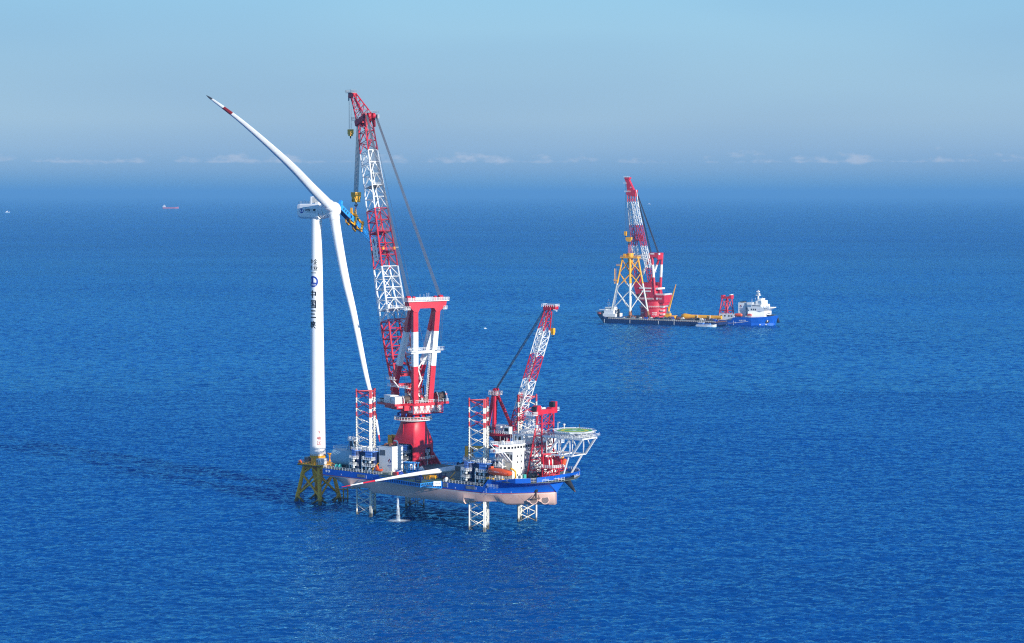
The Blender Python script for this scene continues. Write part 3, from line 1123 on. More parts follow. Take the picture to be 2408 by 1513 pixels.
def build_hull():
    us = [-24, -20, -14, -11.5, -10, -8.4, -8.3, -2, 3.0, 3.2, 10, 20, 30, 40, 50, 53.6, 53.7, 60, 64.0, 65.0, 66.6, 67.5, 68.5, 69.2] + [70 + .5 * k for k in range(27)] + [83.25, 83.5, 83.75, 84, 84.3, 84.6, 84.9, 85.2]
    bands = [('pink', 0), ('boot', 1), ('rline', 2), ('blue', 3)]
    mb = MB('pink')
    for sgn in (-1, 1):
        rows = []
        for u in us:
            b, w, k, d = (lerp_tab(t, u) for t in (HB_BOT, HB_WL, HB_KN, HB_DK))
            wb, wd = lerp_tab(W_BOT, u), lerp_tab(W_DK, u)
            wl = max(WL, wb + .3)
            wk = min(20.0, wd - .02) if u < 66 else 20.0
            bilge = min(1.1, max(.15, (wl - wb) * .3))
            pts = [(0, wb), (max(0, b - bilge), wb), (b + (w - b) * .12, wb + bilge), (b + (w - b) * .9, wl - .62), (w, wl - .12), (w, wl + .12), (k, wk), (d, wd)]
            rows.append([Vector((u, VC + sgn * y, z)) for y, z in pts])
        mats = ['pink', 'pink', 'pink', 'boot', 'rline', 'blue', 'blue']
        for r0, r1 in zip(rows, rows[1:]):
            for i in range(7):
                mb.use(mats[i])
                mb.add([r0[i], r1[i], r1[i + 1], r0[i + 1]], [(0, 1, 2, 3)], smooth=True)
        # flared forecastle ahead of the stem
        us2 = [85.2, 86.5, 88, 89, 90, 91, 91.6, 92.0]
        mb.use('blue')
        prev = None
        for u in us2:
            k = max(.1, 4.8 - (u - 85.2) * 1.7)
            d = lerp_tab(HB_DK, u)
            kz = 20.0 + max(0, (u - 85.2)) * .48
            cur = [Vector((u, VC, kz)), Vector((u, VC + sgn * min(k, d), kz)), Vector((u, VC + sgn * d, lerp_tab(W_DK, u)))]
            if prev:
                for i in range(2):
                    mb.add([prev[i], cur[i], cur[i + 1], prev[i + 1]], [(0, 1, 2, 3)])
            else:
                mb.add([Vector((85.2, VC, 11.6)), rows[-1][2], rows[-1][4], rows[-1][6], Vector((85.2, VC, 20.0))], [(0, 1, 2, 3, 4)])
            prev = cur
        # transom
        mb.use('blue')
        r = rows[0]
        mb.add([Vector((-24, VC, 16.0)), r[5], r[7], Vector((-24, VC, WD))], [(0, 1, 2, 3)])
        mb.use('pink')
        mb.add([Vector((-24, VC, 15.7)), r[1], r[2], r[4], Vector((-24, VC, 16.0))], [(0, 1, 2, 3, 4)])
    hull = V.part('hull', mb)
    # raised bright flare boxes along the bow
    mb = MB('blue')
    for s_ in (-1, 1):
        mb.add([], [])
        top = [(70.5, 21.06, 21.9), (80.0, 20.5, 23.4), (84.6, 16.6, 23.5)]
        low = [(70.5, 21.03, 21.4), (80.0, 20.4, 21.5), (84.6, 16.5, 21.6)]
        for (a, b, c, d) in zip(top, top[1:], low[1:], low):
            q = [Vector((p[0], VC + s_ * p[1], p[2])) for p in (a, b, c, d)]
            o = Vector((.2, s_ * .28, 0))
            mb.add(q + [p - o for p in q], [(0, 1, 2, 3), (4, 7, 6, 5), (0, 4, 5, 1), (3, 2, 6, 7), (0, 3, 7, 4), (1, 5, 6, 2)])
        t2 = [(86.2, 14.6, 23.7), (89.6, 9.2, 24.1), (91.9, 3.4, 24.5), (92.5, .2, 24.6)]
        l2 = [(86.1, 14.5, 21.7), (89.3, 9.0, 22.3), (91.5, 3.3, 23.3), (92.0, .2, 23.6)]
        for (a, b, c, d) in zip(t2, t2[1:], l2[1:], l2):
            q = [Vector((p[0], VC + s_ * p[1], p[2])) for p in (a, b, c, d)]
            o = Vector((.26, s_ * .16, 0))
            mb.add(q + [p - o for p in q], [(0, 1, 2, 3), (4, 7, 6, 5), (0, 4, 5, 1), (3, 2, 6, 7), (0, 3, 7, 4), (1, 5, 6, 2)])
    V.part('bulwark', mb, hull)
    # deck plates
    def outline(u0, u1, inset=.15):
        uu = [u for u in ([u0] + [x for x in us + [86.5, 88, 89, 90, 91, 91.6] if u0 < x < u1] + [u1])]
        a = [(u, VC - lerp_tab(HB_DK, u) + inset) for u in uu]
        b = [(u, VC + lerp_tab(HB_DK, u) - inset) for u in uu]
        return a + b[::-1]
    mb = MB('deck')
    mb.prism(outline(-23.9, 66.0), WD - .25, WD - .02)
    V.part('main_deck', mb)
    mb = MB('deck')
    mb.prism(outline(66.0, 91.4), 21.5, 21.75)
    mb.prism_y([(VC - 20.9, 18.9), (VC + 20.9, 18.9), (VC + 20.9, 21.5), (VC - 20.9, 21.5)], 65.8, 66.1)
    V.part('fore_deck', mb)
    # side grilles, one a mesh each
    for (u0, u1, z0, z1) in ((-4.0, .3, 17.0, 18.2), (55.0, 59.8, 17.3, 18.6), (43.2, 45.0, 17.0, 18.8)):
        mb = MB('dgrey')
        mb.box(u0, u1, -4.08, -4.0, z0, z1)
        mb.use('grey')
        k = int((u1 - u0) / .55)
        for i in range(k):
            x = u0 + (i + .5) * (u1 - u0) / k
            mb.box(x - .1, x + .1, -4.14, -4.08, z0 + .06, z1 - .06)
        V.part('vent_grille', mb, hull)
    # name, draught marks and fittings
    mb = MB('wtext')
    put_text(mb, '电建志远', (68.9, -4.07, 19.75), (1, 0, 0), (0, 0, 1), w=6.0, h=1.3)
    V.part('ship_name', mb, hull)
    mb = MB('wtext')
    for i, s_ in enumerate(('DIAN', 'JIAN', 'ZHI', 'YUAN')):
        put_text(mb, s_, (66.6 + i * 1.55, -4.07, 18.72), (1, 0, 0), (0, 0, 1), w=1.0, h=.22)
    V.part('ship_name_small', mb, hull)
    mb = MB('wtext')
    for u, z, a, b in ((1.0, 17.4, .07, 1.3), (45.6, 17.9, .07, 1.9), (60.4, 17.9, .07, 1.0), (65.6, 17.4, .05, 1.9), (-13.2, 17.2, .05, .5), (12, 17.6, .03, 1.2)):
        mb.box(u - a, u + a, -4.07, -4.01, z - b / 2, z + b / 2)
    for u, z in ((4.4, 16.9), (49.6, 17.2), (64.4, 16.9), (75.5, 17.3)):
        mb.prism_x([(u - .22, z + .2), (u + .22, z + .2), (u, z - .35)], -4.07 + (0 if u < 70 else 3.6), -4.01 + (0 if u < 70 else 3.6))
    for u, z in ((-7.4, 18.8), (5.4, 18.85), (71.2, 17.6), (73.1, 17.6), (63.5, 18.9)):
        mb.box(u - .4, u + .4, -4.07, -4.01, z - .06, z + .06)
    V.part('draught_mark', mb, hull)
    for u in (-21.9, -20.4):
        mb = MB('wtext')
        mb.rev([(.52, 0), (.52, .06)], (u, -4.0, 18.0), (0, -1, 0), 16)
        mb.use('grey')
        mb.rev([(.26, 0), (.26, .09)], (u, -4.0, 18.0), (0, -1, 0), 10)
        V.part('mooring_lead', mb, hull)
    # bow thruster tunnels
    def side_pt(u, w):
        b, k = lerp_tab(HB_BOT, u), lerp_tab(HB_WL, u)
        t = (w - WB) / (WL - WB)
        return VC - (b + (k - b) * (.12 + .78 * t))
    for u in (78.3, 81.6):
        y = side_pt(u, 13.1)
        d = Vector((3.0, side_pt(u + 1.5, 13.1) - side_pt(u - 1.5, 13.1), 0)).normalized()
        n = Vector((d.y, -d.x, 0))
        c = Vector((u, y, 13.1)) + n * .08
        mb = MB('dgrey')
        mb.rev([(1.45, -.4), (1.45, .12)], c, n, 28)
        mb.use('pink')
        mb.rev([(1.45, -.3), (1.72, -.3), (1.72, .16), (1.45, .16)], c, n, 28, caps=False)
        for k in range(-3, 4):
            x = k * .38
            hh = math.sqrt(max(0, 1.4 ** 2 - x * x))
            mb.tube(c + d * x + Vector((0, 0, -hh)) + n * .16, c + d * x + Vector((0, 0, hh)) + n * .16, .05, n=4)
        mb.add([c - d * 2.9 + Vector((0, 0, -.2)) + n * .12, c - d * .9 + Vector((0, 0, 1.2)) + n * .1, c - d * .9 + Vector((0, 0, -1.2)) + n * .1], [(0, 1, 2)])
        V.part('thruster_tunnel', mb, hull)
    # white discs by the waterline of the bow
    # near anchor in its pocket with bolster
    u = 79.6
    y = side_pt(u, 15.6)
    d = Vector((3.0, side_pt(u + 1.5, 15.6) - side_pt(u - 1.5, 15.6), 0)).normalized()
    n = Vector((d.y, -d.x, 0))
    c = Vector((u, y, 17.4))
    Zv = Vector((0, 0, 1))
    mb = MB('black')
    mb.rev([(1.15, .9), (1.15, -.1), (.75, -1.4)], c + n * .55 + Zv * .6, Zv, 16)
    mb.use('brown')
    mb.bar(c + n * .7 + Zv * -.6, c + n * .75 - Zv * 3.6, .5, .5)
    mb.bar(c + n * .75 - Zv * 3.4 - d * 1.5, c + n * .75 - Zv * 3.4 + d * 1.5, .5, .6)
    mb.bar(c + n * .75 - Zv * 3.4 - d * 1.4, c + n * .85 - Zv * 1.9 - d * .85, .4, .4, w1=.15, h1=.2)
    mb.bar(c + n * .75 - Zv * 3.4 + d * 1.4, c + n * .85 - Zv * 1.9 + d * .85, .4, .4, w1=.15, h1=.2)
    V.part('anchor', mb)
    mb = MB('wtext')
    for u2 in (81.5,):
        y2 = side_pt(u2, 16.2)
        mb.rev([(.42, -.1), (.42, .1)], Vector((u2, y2, 17.1)) + n * .25, n, 16)
    V.part('bow_mark', mb, hull)
    # dark hawse cone with anchor shank on the far bow
    mb = MB('black')
    p0, p1 = Vector((86.5, 22.0, 20.7)), Vector((87.4, 25.4, 16.4))
    mb.tube(p0, p1, 1.35, .55, n=16)
    mb.use('brown')
    mb.tube(p1, p1 + (p1 - p0) * .2, .4, .25, n=8)
    V.part('far_anchor_bolster', mb)


build_hull()


def build_rails():
    mb = MB('white')
    z = WD
    mb.rail([(-23.8, -3.8, z), (8.0, -3.8, z)], 1.15, 1.6, .07)
    V.part('railing', mb)
    mb = MB('white')
    mb.rail([(43.0, -3.8, z), (64.0, -3.8, z)], 1.15, 1.6, .07)
    V.part('railing', mb)
    mb = MB('white')
    mb.rail([(-23.8, -3.8, z), (-23.8, 37.8, z), (64.0, 37.8, z)], 1.15, 1.8, .07)
    V.part('railing', mb)
    mb = MB('white')
    a = [(u, VC - lerp_tab(HB_DK, u) + .3, 21.75) for u in (67, 76, 80, 82, 85.2, 88, 90, 91.4)]
    mb.rail(a, 1.7, 1.3, .06, bars=3)
    b = [(p[0], 2 * VC - p[1], p[2] + .3) for p in a]
    mb.rail(b[::-1], 1.7, 1.3, .06, bars=3)
    V.part('railing', mb)


build_rails()


# legs ----------------------------------------------------------------
LEG_BANDS = [(50.0, 'legred'), (47.8, 'legwhite'), (45.6, 'legred'), (44.1, 'legwhite'), (42.0, 'legred'), (-99, 'legwhite')]


def band_mat(z):
    for z0, m in LEG_BANDS:
        if z >= z0:
            return m


def banded_tube(mb, p0, p1, r, n=8):
    """A tube painted in the height bands of the legs."""
    p0, p1 = Vector(p0), Vector(p1)
    if p1.z < p0.z:
        p0, p1 = p1, p0
    cuts = sorted([z for z, _ in LEG_BANDS if p0.z < z < p1.z])
    prev = p0
    for z in cuts + [None]:
        q = p1 if z is None else p0.lerp(p1, (z - p0.z) / (p1.z - p0.z))
        mb.use(band_mat((prev.z + q.z) / 2))
        mb.tube(prev, q, r, n=n, caps=z is None or prev is p0)
        prev = q


def leg_chords(u0, near):
    if near:
        return [Vector((u0, 0, 0)), Vector((u0 + 8, 0, 0)), Vector((u0 + 4, 6.93, 0))]
    return [Vector((u0, 34.1, 0)), Vector((u0 + 8, 34.1, 0)), Vector((u0 + 4, 27.17, 0))]


def build_leg(u0, near, ztop=53.4):
    ch = leg_chords(u0, near)
    ctr = (ch[0] + ch[1] + ch[2]) / 3
    z0 = -4.0
    brace = MB('legwhite')
    bay = 3.72
    nb = int((ztop - z0) / bay)
    for i in range(3):
        a, b = ch[i], ch[(i + 1) % 3]
        for k in range(nb):
            za, zb = ztop - .6 - k * bay, ztop - .6 - (k + 1) * bay
            banded_tube(brace, a + Vector((0, 0, za)), b + Vector((0, 0, zb)), .17, 6)
            banded_tube(brace, b + Vector((0, 0, za)), a + Vector((0, 0, zb)), .17, 6)
        banded_tube(brace, a + Vector((0, 0, ztop - .7)), b + Vector((0, 0, ztop - .71)), .26, 6)
    leg = V.part('leg', brace)
    for c in ch:
        mb = MB('legwhite')
        banded_tube(mb, c + Vector((0, 0, z0)), c + Vector((0, 0, ztop)), .38, 10)
        d = (ctr - c).normalized()
        q = Vector((-d.y, d.x, 0))
        # toothed rack plate down each chord
        for za, zb in ((z0, 42.0), (42.0, 44.1), (44.1, 45.6), (45.6, 47.8), (47.8, 50.0), (50.0, ztop + .3)):
            mb.use(band_mat((za + zb) / 2))
            mb.obox(c + Vector((0, 0, (za + zb) / 2)), q * .62, d * .11, Vector((0, 0, (zb - za) / 2)))
        mb.use('dgrey')
        for k in range(int((ztop - 26) / 1.1)):
            for s_ in (-1, 1):
                mb.obox(c + q * (.66 * s_) + Vector((0, 0, 27 + k * 1.1)), q * .07, d * .13, Vector((0, 0, .24)))
        V.part('chord', mb, leg)
    # service pipe and ladder
    mb = MB('legwhite')
    p = ch[0].lerp(ch[2], .12)
    mb.tube(p + Vector((0, 0, z0)), p + Vector((0, 0, ztop - 9)), .09, n=5)
    p2 = ch[2].lerp(ch[1], .35)
    if not near:
        for t in (.42, .58):
            p2 = ch[0].lerp(ch[1], t)
            mb.tube(p2 + Vector((0, 0, z0)), p2 + Vector((0, 0, ztop - 14)), .17, n=6)
    V.part('leg_pipe', mb, leg)
    return leg


build_leg(-8, True)
build_leg(53.6, True)
build_leg(-8, False, 53.0)
build_leg(53.6, False, 52.8)


def jack_tower(c, out, zt, J):
    """One jacking tower round a chord: blue frame, white motor decks with rails, dark pinion drums."""
    c = Vector((c.x, c.y, 0))
    out = Vector((out.x, out.y, 0)).normalized()
    q = Vector((-out.y, out.x, 0))
    Z = Vector((0, 0, 1))
    mb = MB('dblue')
    for s_ in (-1, 1):
        mb.obox(c + q * (2.25 * s_) + Z * ((WD + zt) / 2), q * .28, out * 1.0, Z * ((zt - WD) / 2))
    mb.obox(c + q * 0 - out * 1.0 + Z * ((WD + zt) / 2), q * 2.2, out * .15, Z * ((zt - WD) / 2))
    tw = V.part('jacking_tower', mb)
    mb = MB('lblue')
    mb.obox(c + out * .3 + Z * (zt - 1.3), q * 1.75, out * 1.15, Z * 1.25)
    mb.use('dblue')
    mb.obox(c + out * .4 + Z * (zt - 1.35), q * 1.77, out * 1.1, Z * .09)
    mb.use('lblue')
    mb.obox(c + Z * (zt + .12), q * 2.7, out * 1.7, Z * .12)
    V.part('jacking_head', mb, tw)
    mb = MB('black')
    for zz in (WD + 1.3, WD + 4.1):
        for s_ in (-1, 1):
            mb.tube(c + q * (1.05 * s_) + out * .2 + Z * zz, c + q * (1.05 * s_) + out * 1.5 + Z * zz, .72, n=12)
    mb.use('white')
    for zz in (WD + 1.3, WD + 4.1):
        for s_ in (-1, 1):
            mb.tube(c + q * (1.05 * s_) + out * 1.45 + Z * (zz + .3), c + q * (1.05 * s_) + out * 1.95 + Z * (zz + .3), .56, n=12)
            mb.tube(c + q * (1.05 * s_) + out * 1.9 + Z * (zz + .3), c + q * (1.05 * s_) + out * 2.2 + Z * (zz + .3), .34, n=10)
    V.part('jacking_motor', mb, tw)
    mb = MB('white')
    for zz in (WD + 2.55, WD + 5.35):
        mb.obox(c + out * 1.4 + Z * zz, q * 2.7, out * 1.3, Z * .1)
        r = [c + q * 2.65 + out * .3 + Z * zz, c + q * 2.65 + out * 2.65 + Z * zz, c - q * 2.65 + out * 2.65 + Z * zz, c - q * 2.65 + out * .3 + Z * zz]
        mb.rail(r, 1.15, 1.0, .075, bars=3)
    r = [c + q * 2.6 - out * 1.6 + Z * (zt + .24), c + q * 2.6 + out * 1.6 + Z * (zt + .24), c - q * 2.6 + out * 1.6 + Z * (zt + .24), c - q * 2.6 - out * 1.6 + Z * (zt + .24)]
    mb.rail(r, 1.15, 1.1, .07)
    p = c - q * 3.0 + out * 2.2
    mb.bar(p + Z * WD, p + Z * (WD + 5.3), .5, .14, (0, 1, 0))
    for k in range(12):
        mb.bar(p + Z * (WD + .3 + k * .42) - q * .3, p + Z * (WD + .3 + k * .42) + q * .3, .1, .1)
    V.part('motor_platform', mb, tw)


def jack_house(u0, near, zt=27.6):
    ch = leg_chords(u0, near)
    ctr = (ch[0] + ch[1] + ch[2]) / 3
    for i, c in enumerate(ch):
        if near and i < 2:
            out = Vector((-.5 if i == 0 else .0, -1, 0))
        else:
            out = c - ctr
        jack_tower(c, out, zt, None)
    mb = MB('dblue')
    Z = Vector((0, 0, 1))
    for i in range(3):
        a, b = ch[i], ch[(i + 1) % 3]
        a2, b2 = a.lerp(b, .22), a.lerp(b, .78)
        mb.bar(a2 + Z * (zt - .9), b2 + Z * (zt - .9), .5, 1.5)
        mb.bar(a2 + Z * (WD + .2), b2 + Z * (zt - 1.4), .3, .5)
        mb.bar(b2 + Z * (WD + .2), a2 + Z * (zt - 1.4), .3, .5)
        mb.bar(a2 + Z * (WD + 3), b2 + Z * (WD + 3), .35, .5)
        m = a.lerp(b, .5)
        mb.bar(m.lerp(ctr, .25) + Z * WD, m.lerp(ctr, .25) + Z * (WD + 6), 3.6, .2, (0, 0, 1) if False else (b - a))
    V.part('jacking_frame', mb)
    mb = MB('white')
    for i in range(3):
        a, b = ch[i], ch[(i + 1) % 3]
        a2, b2 = a.lerp(b, .3), a.lerp(b, .7)
        mb.rail([a2 + Z * zt, b2 + Z * zt], 1.5, .8, .11)
        for t in (.35, .5, .65):
            p = a.lerp(b, t)
            mb.tube(p + Z * (zt - .4), p + Z * (zt + 1.6), .22, n=6)
    V.part('guide_platform', mb)


jack_house(-8, True)
jack_house(53.6, True)
jack_house(-8, False, 27.4)
jack_house(53.6, False, 27.4)


# fold-out side platform with green netting -----------------------------
def build_side_platform():
    zt = 18.7
    P = [(8.0, -4.0), (10.2, -5.9), (36.3, -10.2), (42.4, -4.06)]
    mb = MB('net')
    mb.prism(P, [zt - .2] * 4, [zt, zt - .1, zt - .3, zt])
    plat = V.part('side_platform', mb)
    mb = MB('sblue')
    # hooked brackets along the outer lip
    a, b = Vector((10.2, -5.9, 0)), Vector((36.3, -10.2, 0))
    d = (b - a).normalized()
    n = Vector((d.y, -d.x, 0))
    for k in range(24):
        p = a.lerp(b, k / 23)
        mb.bar(p + Vector((0, 0, 18.35)) + n * .05, p + Vector((0, 0, 17.0)) + n * .05, .14, .3)
        mb.bar(p + Vector((0, 0, 17.0)) + n * .05, p + Vector((0, 0, 16.8)) - n * 1.4, .14, .25)
    mb.bar(a + Vector((0, 0, 16.95)), b + Vector((0, 0, 16.95)), .18, .18)
    mb.bar(a + Vector((0, 0, 18.45)), b + Vector((0, 0, 18.35)), .25, .25)
    V.part('edge_bracket', mb, plat)
    mb = MB('sblue')
    a, b = Vector((36.3, -10.2, 0)), Vector((42.4, -4.2, 0))
    lo, hi = (17.3, 16.4), (18.4, 19.3)
    Z = Vector((0, 0, 1))

    def q(t, top):
        p = a.lerp(b, t)
        zz = hi if top else lo
        return p + Z * (zz[0] + (zz[1] - zz[0]) * t)
    mb.bar(q(0, 0), q(1, 0), .25, .25)
    mb.bar(q(0, 1), q(1, 1), .25, .25)
    k = 12
    for i in range(k):
        mb.bar(q(i / k, 0), q((i + .5) / k, 1), .13, .13)
        mb.bar(q((i + .5) / k, 1), q((i + 1) / k, 0), .13, .13)
    mb.bar(q(1, 0), q(1, 1), .3, .3)
    V.part('lattice_girder', mb, plat)
    d = (b - a).normalized()
    n = Vector((d.y, -d.x, 0))
    mb = MB('wtext')
    c = q(.80, 0) + Z * 1.75 + n * .2
    mb.obox(c, d * 1.55, n * .05, Z * .95)
    mb.use('grey')
    put_text(mb, '中国电建', c + n * .07, d, Z, w=2.4, h=.5)
    V.part('platform_sign', mb, plat)
    mb = MB('net')
    a, b = Vector((10.0, -5.8, 0)), Vector((36.1, -10.0, 0))
    mb.rail([a + Z * 18.5, b + Z * 18.4, Vector((42.2, -4.2, 18.8))], 1.2, 1.1, .07, bars=3)
    mb.rail([Vector((9, -3.7, WD)), Vector((42.0, -3.7, WD))], 1.2, 1.1, .06, bars=3)
    V.part('safety_net', mb, plat)
    mb = MB('dgrey')
    for k in range(12):
        u = 11 + k * 2.6
        y = -5.9 - (u - 10.2) * .165
        mb.bar((u, -4.0, 16.7), (u, y + .5, 17.9), .2, .3)
    V.part('support_knee', mb, plat)


build_side_platform()


# ------------------------------------------------------------------ main crane round the far stern leg (frame FC: x outreach, y = -l)
def P3(e, l, w):
    return Vector((e, -l, w))


S2C = FC.inverted() @ FS
MC = Thing('main_crane', 'giant red and white lattice-boom crane on a red pedestal on the jack-up vessel', 'crane', FC, (0, 0, WD))


def difference(a, cutters, name):
    for c in cutters:
        m = a.modifiers.new('cut', 'BOOLEAN')
        m.operation = 'DIFFERENCE'
        m.solver = 'EXACT'
        m.object = c
    bpy.context.view_layer.update()
    dg = bpy.context.evaluated_depsgraph_get()
    me = bpy.data.meshes.new_from_object(a.evaluated_get(dg))
    a.modifiers.clear()
    a.data = me
    for c in cutters:
        bpy.data.objects.remove(c)
    return a


def build_pedestal():
    cu, cv = -4.0, 31.8

    def ring(w, half, mixk, rc, n=64):
        out = []
        for i in range(n):
            a = 2 * math.pi * (i + .5) / n
            ca, sa = abs(math.cos(a)), abs(math.sin(a))
            rs = min(half / max(ca, sa), half * 1.93 / (ca + sa))
            r = rc * (1 - mixk) + rs * mixk
            out.append(S2C @ Vector((cu + r * math.cos(a), cv + r * math.sin(a), w)))
        return out
    mb = MB('red')
    mb.loft([ring(18.9, 7.1, 1, 7), ring(19.6, 6.9, 1, 7), ring(21.2, 6.45, 1, 7), ring(22.6, 6.4, 1, 7), ring(28.7, 6.4, 1, 7), ring(30.7, 6.22, .76, 6.25), ring(33.0, 6.0, .46, 5.85), ring(35.2, 5.75, .18, 5.6), ring(37.0, 5.5, 0, 5.5), ring(38.4, 5.5, 0, 5.5)], True)
    a = mb.build('pedestal', MC.o, MC.base)
    cuts = []

    def arch(poly, y0, y1, axis):
        m = MB('red')
        if axis == 'y':
            m.prism_x(poly, y0, y1)
        else:
            m.prism_y(poly, y0, y1)
        m.v = [tuple(S2C @ Vector(p)) for p in m.v]
        o = m.build('cutter', MC.o, MC.base)
        cuts.append(o)
    mi = MB('red')
    mi.loft([ring(18.0, 5.9, 1, 6), ring(28.5, 5.9, 1, 6), ring(33.5, 5.2, .5, 5.2), ring(38.0, 4.9, 0, 4.9), ring(39.5, 4.9, 0, 4.9)], True)
    cuts.append(mi.build('cutter', MC.o, MC.base))
    arch([(-7.4, 18.0), (1.2, 18.0), (1.2, 27.2), (.3, 28.1), (-6.5, 28.1), (-7.4, 27.2)], 22.0, 30.0, 'y')
    arch([(32.2, 21.3), (36.3, 21.3), (36.3, 25.2), (35.4, 26.2), (33.1, 26.2), (32.2, 25.2)], -2.0, 6.0, 'x')
    difference(a, cuts, 'pedestal')
    bm = bmesh.new()
    bm.from_mesh(a.data)
    for e in bm.edges:
        e.smooth = not (len(e.link_faces) == 2 and e.calc_face_angle(0) > R(14))
    for f in bm.faces:
        f.smooth = True
    bm.to_mesh(a.data)
    bm.free()
    mb = MB('red')
    # raised rib and edge frame of the near opening
    for (u, z0, z1) in ((2.6, 20, 28.8),):
        pass
    path = [(-7.7, 19.2), (-7.7, 27.3), (-6.6, 28.45), (.4, 28.45), (1.5, 27.3), (1.5, 19.2)]
    for (a0, b0), (a1, b1) in zip(path, path[1:]):
        mb.tube(S2C @ Vector((a0, cv - 6.42, b0)), S2C @ Vector((a1, cv - 6.42, b1)), .17, n=6)
    mb.tube(S2C @ Vector((-4.6, cv - 6.3, 28.5)), S2C @ Vector((-4.6, cv - 5.6, 36.8)), .12, n=6)
    path = [(32.0, 21.1), (32.0, 25.3), (33.0, 26.45), (35.5, 26.45), (36.5, 25.3), (36.5, 21.1)]
    for (a0, b0), (a1, b1) in zip(path, path[1:]):
        mb.tube(S2C @ Vector((cu + 6.42, a0, b0)), S2C @ Vector((cu + 6.42, a1, b1)), .15, n=6)
    # buttress feet on the forward side
    for y in (27.5, 30.2, 34.5, 37.3):
        mb.v_len = len(mb.v)
        pts = [(2.2, 21.8), (4.6, 18.9), (2.2, 18.9)]
        m2 = [S2C @ Vector((x, yy, z)) for yy in (y - .35, y + .35) for x, z in pts]
        mb.add(m2, [(0, 1, 2), (5, 4, 3), (0, 3, 4, 1), (1, 4, 5, 2), (2, 5, 3, 0)])
    pts = [(2.2, 24.0), (6.6, 18.9), (2.2, 18.9)]
    m2 = [S2C @ Vector((x, yy, z)) for yy in (37.6, 38.2) for x, z in pts]
    mb.add(m2, [(0, 1, 2), (5, 4, 3), (0, 3, 4, 1), (1, 4, 5, 2), (2, 5, 3, 0)])
    MC.part('pedestal_rib', mb, a)
    mb = MB('white')
    mb.rail([S2C @ Vector(p) for p in ((2.9, 28.0, 21.4), (3.6, 28.0, 21.4), (3.6, 37.8, 21.4))], 1.2, 1.1, .08)
    mb.use('red')
    q = [S2C @ Vector(p) for p in ((2.4, 27.8, 21.3), (3.8, 27.8, 21.3), (3.8, 38.0, 21.3), (2.4, 38.0, 21.3))]
    mb.prism([(p.x, p.y) for p in q], 21.15, 21.35)
    MC.part('pedestal_walkway', mb)
    mb = MB('red')
    mb.rev([(5.6, 38.2), (8.3, 38.25), (8.3, 38.5), (5.6, 38.55)], (0, 0, 0), n=48)
    g = MC.part('gallery', mb)
    mb = MB('white')
    mb.rail([P3(8.1 * math.cos(2 * math.pi * i / 36), 8.1 * math.sin(2 * math.pi * i / 36), 38.5) for i in range(36)], 1.25, 1.4, .085, closed=True)
    mb.rev([(8.32, 38.25), (8.42, 38.25), (8.42, 38.6), (8.32, 38.6)], (0, 0, 0), n=48, caps=False)
    MC.part('gallery_railing', mb, g)


build_pedestal()


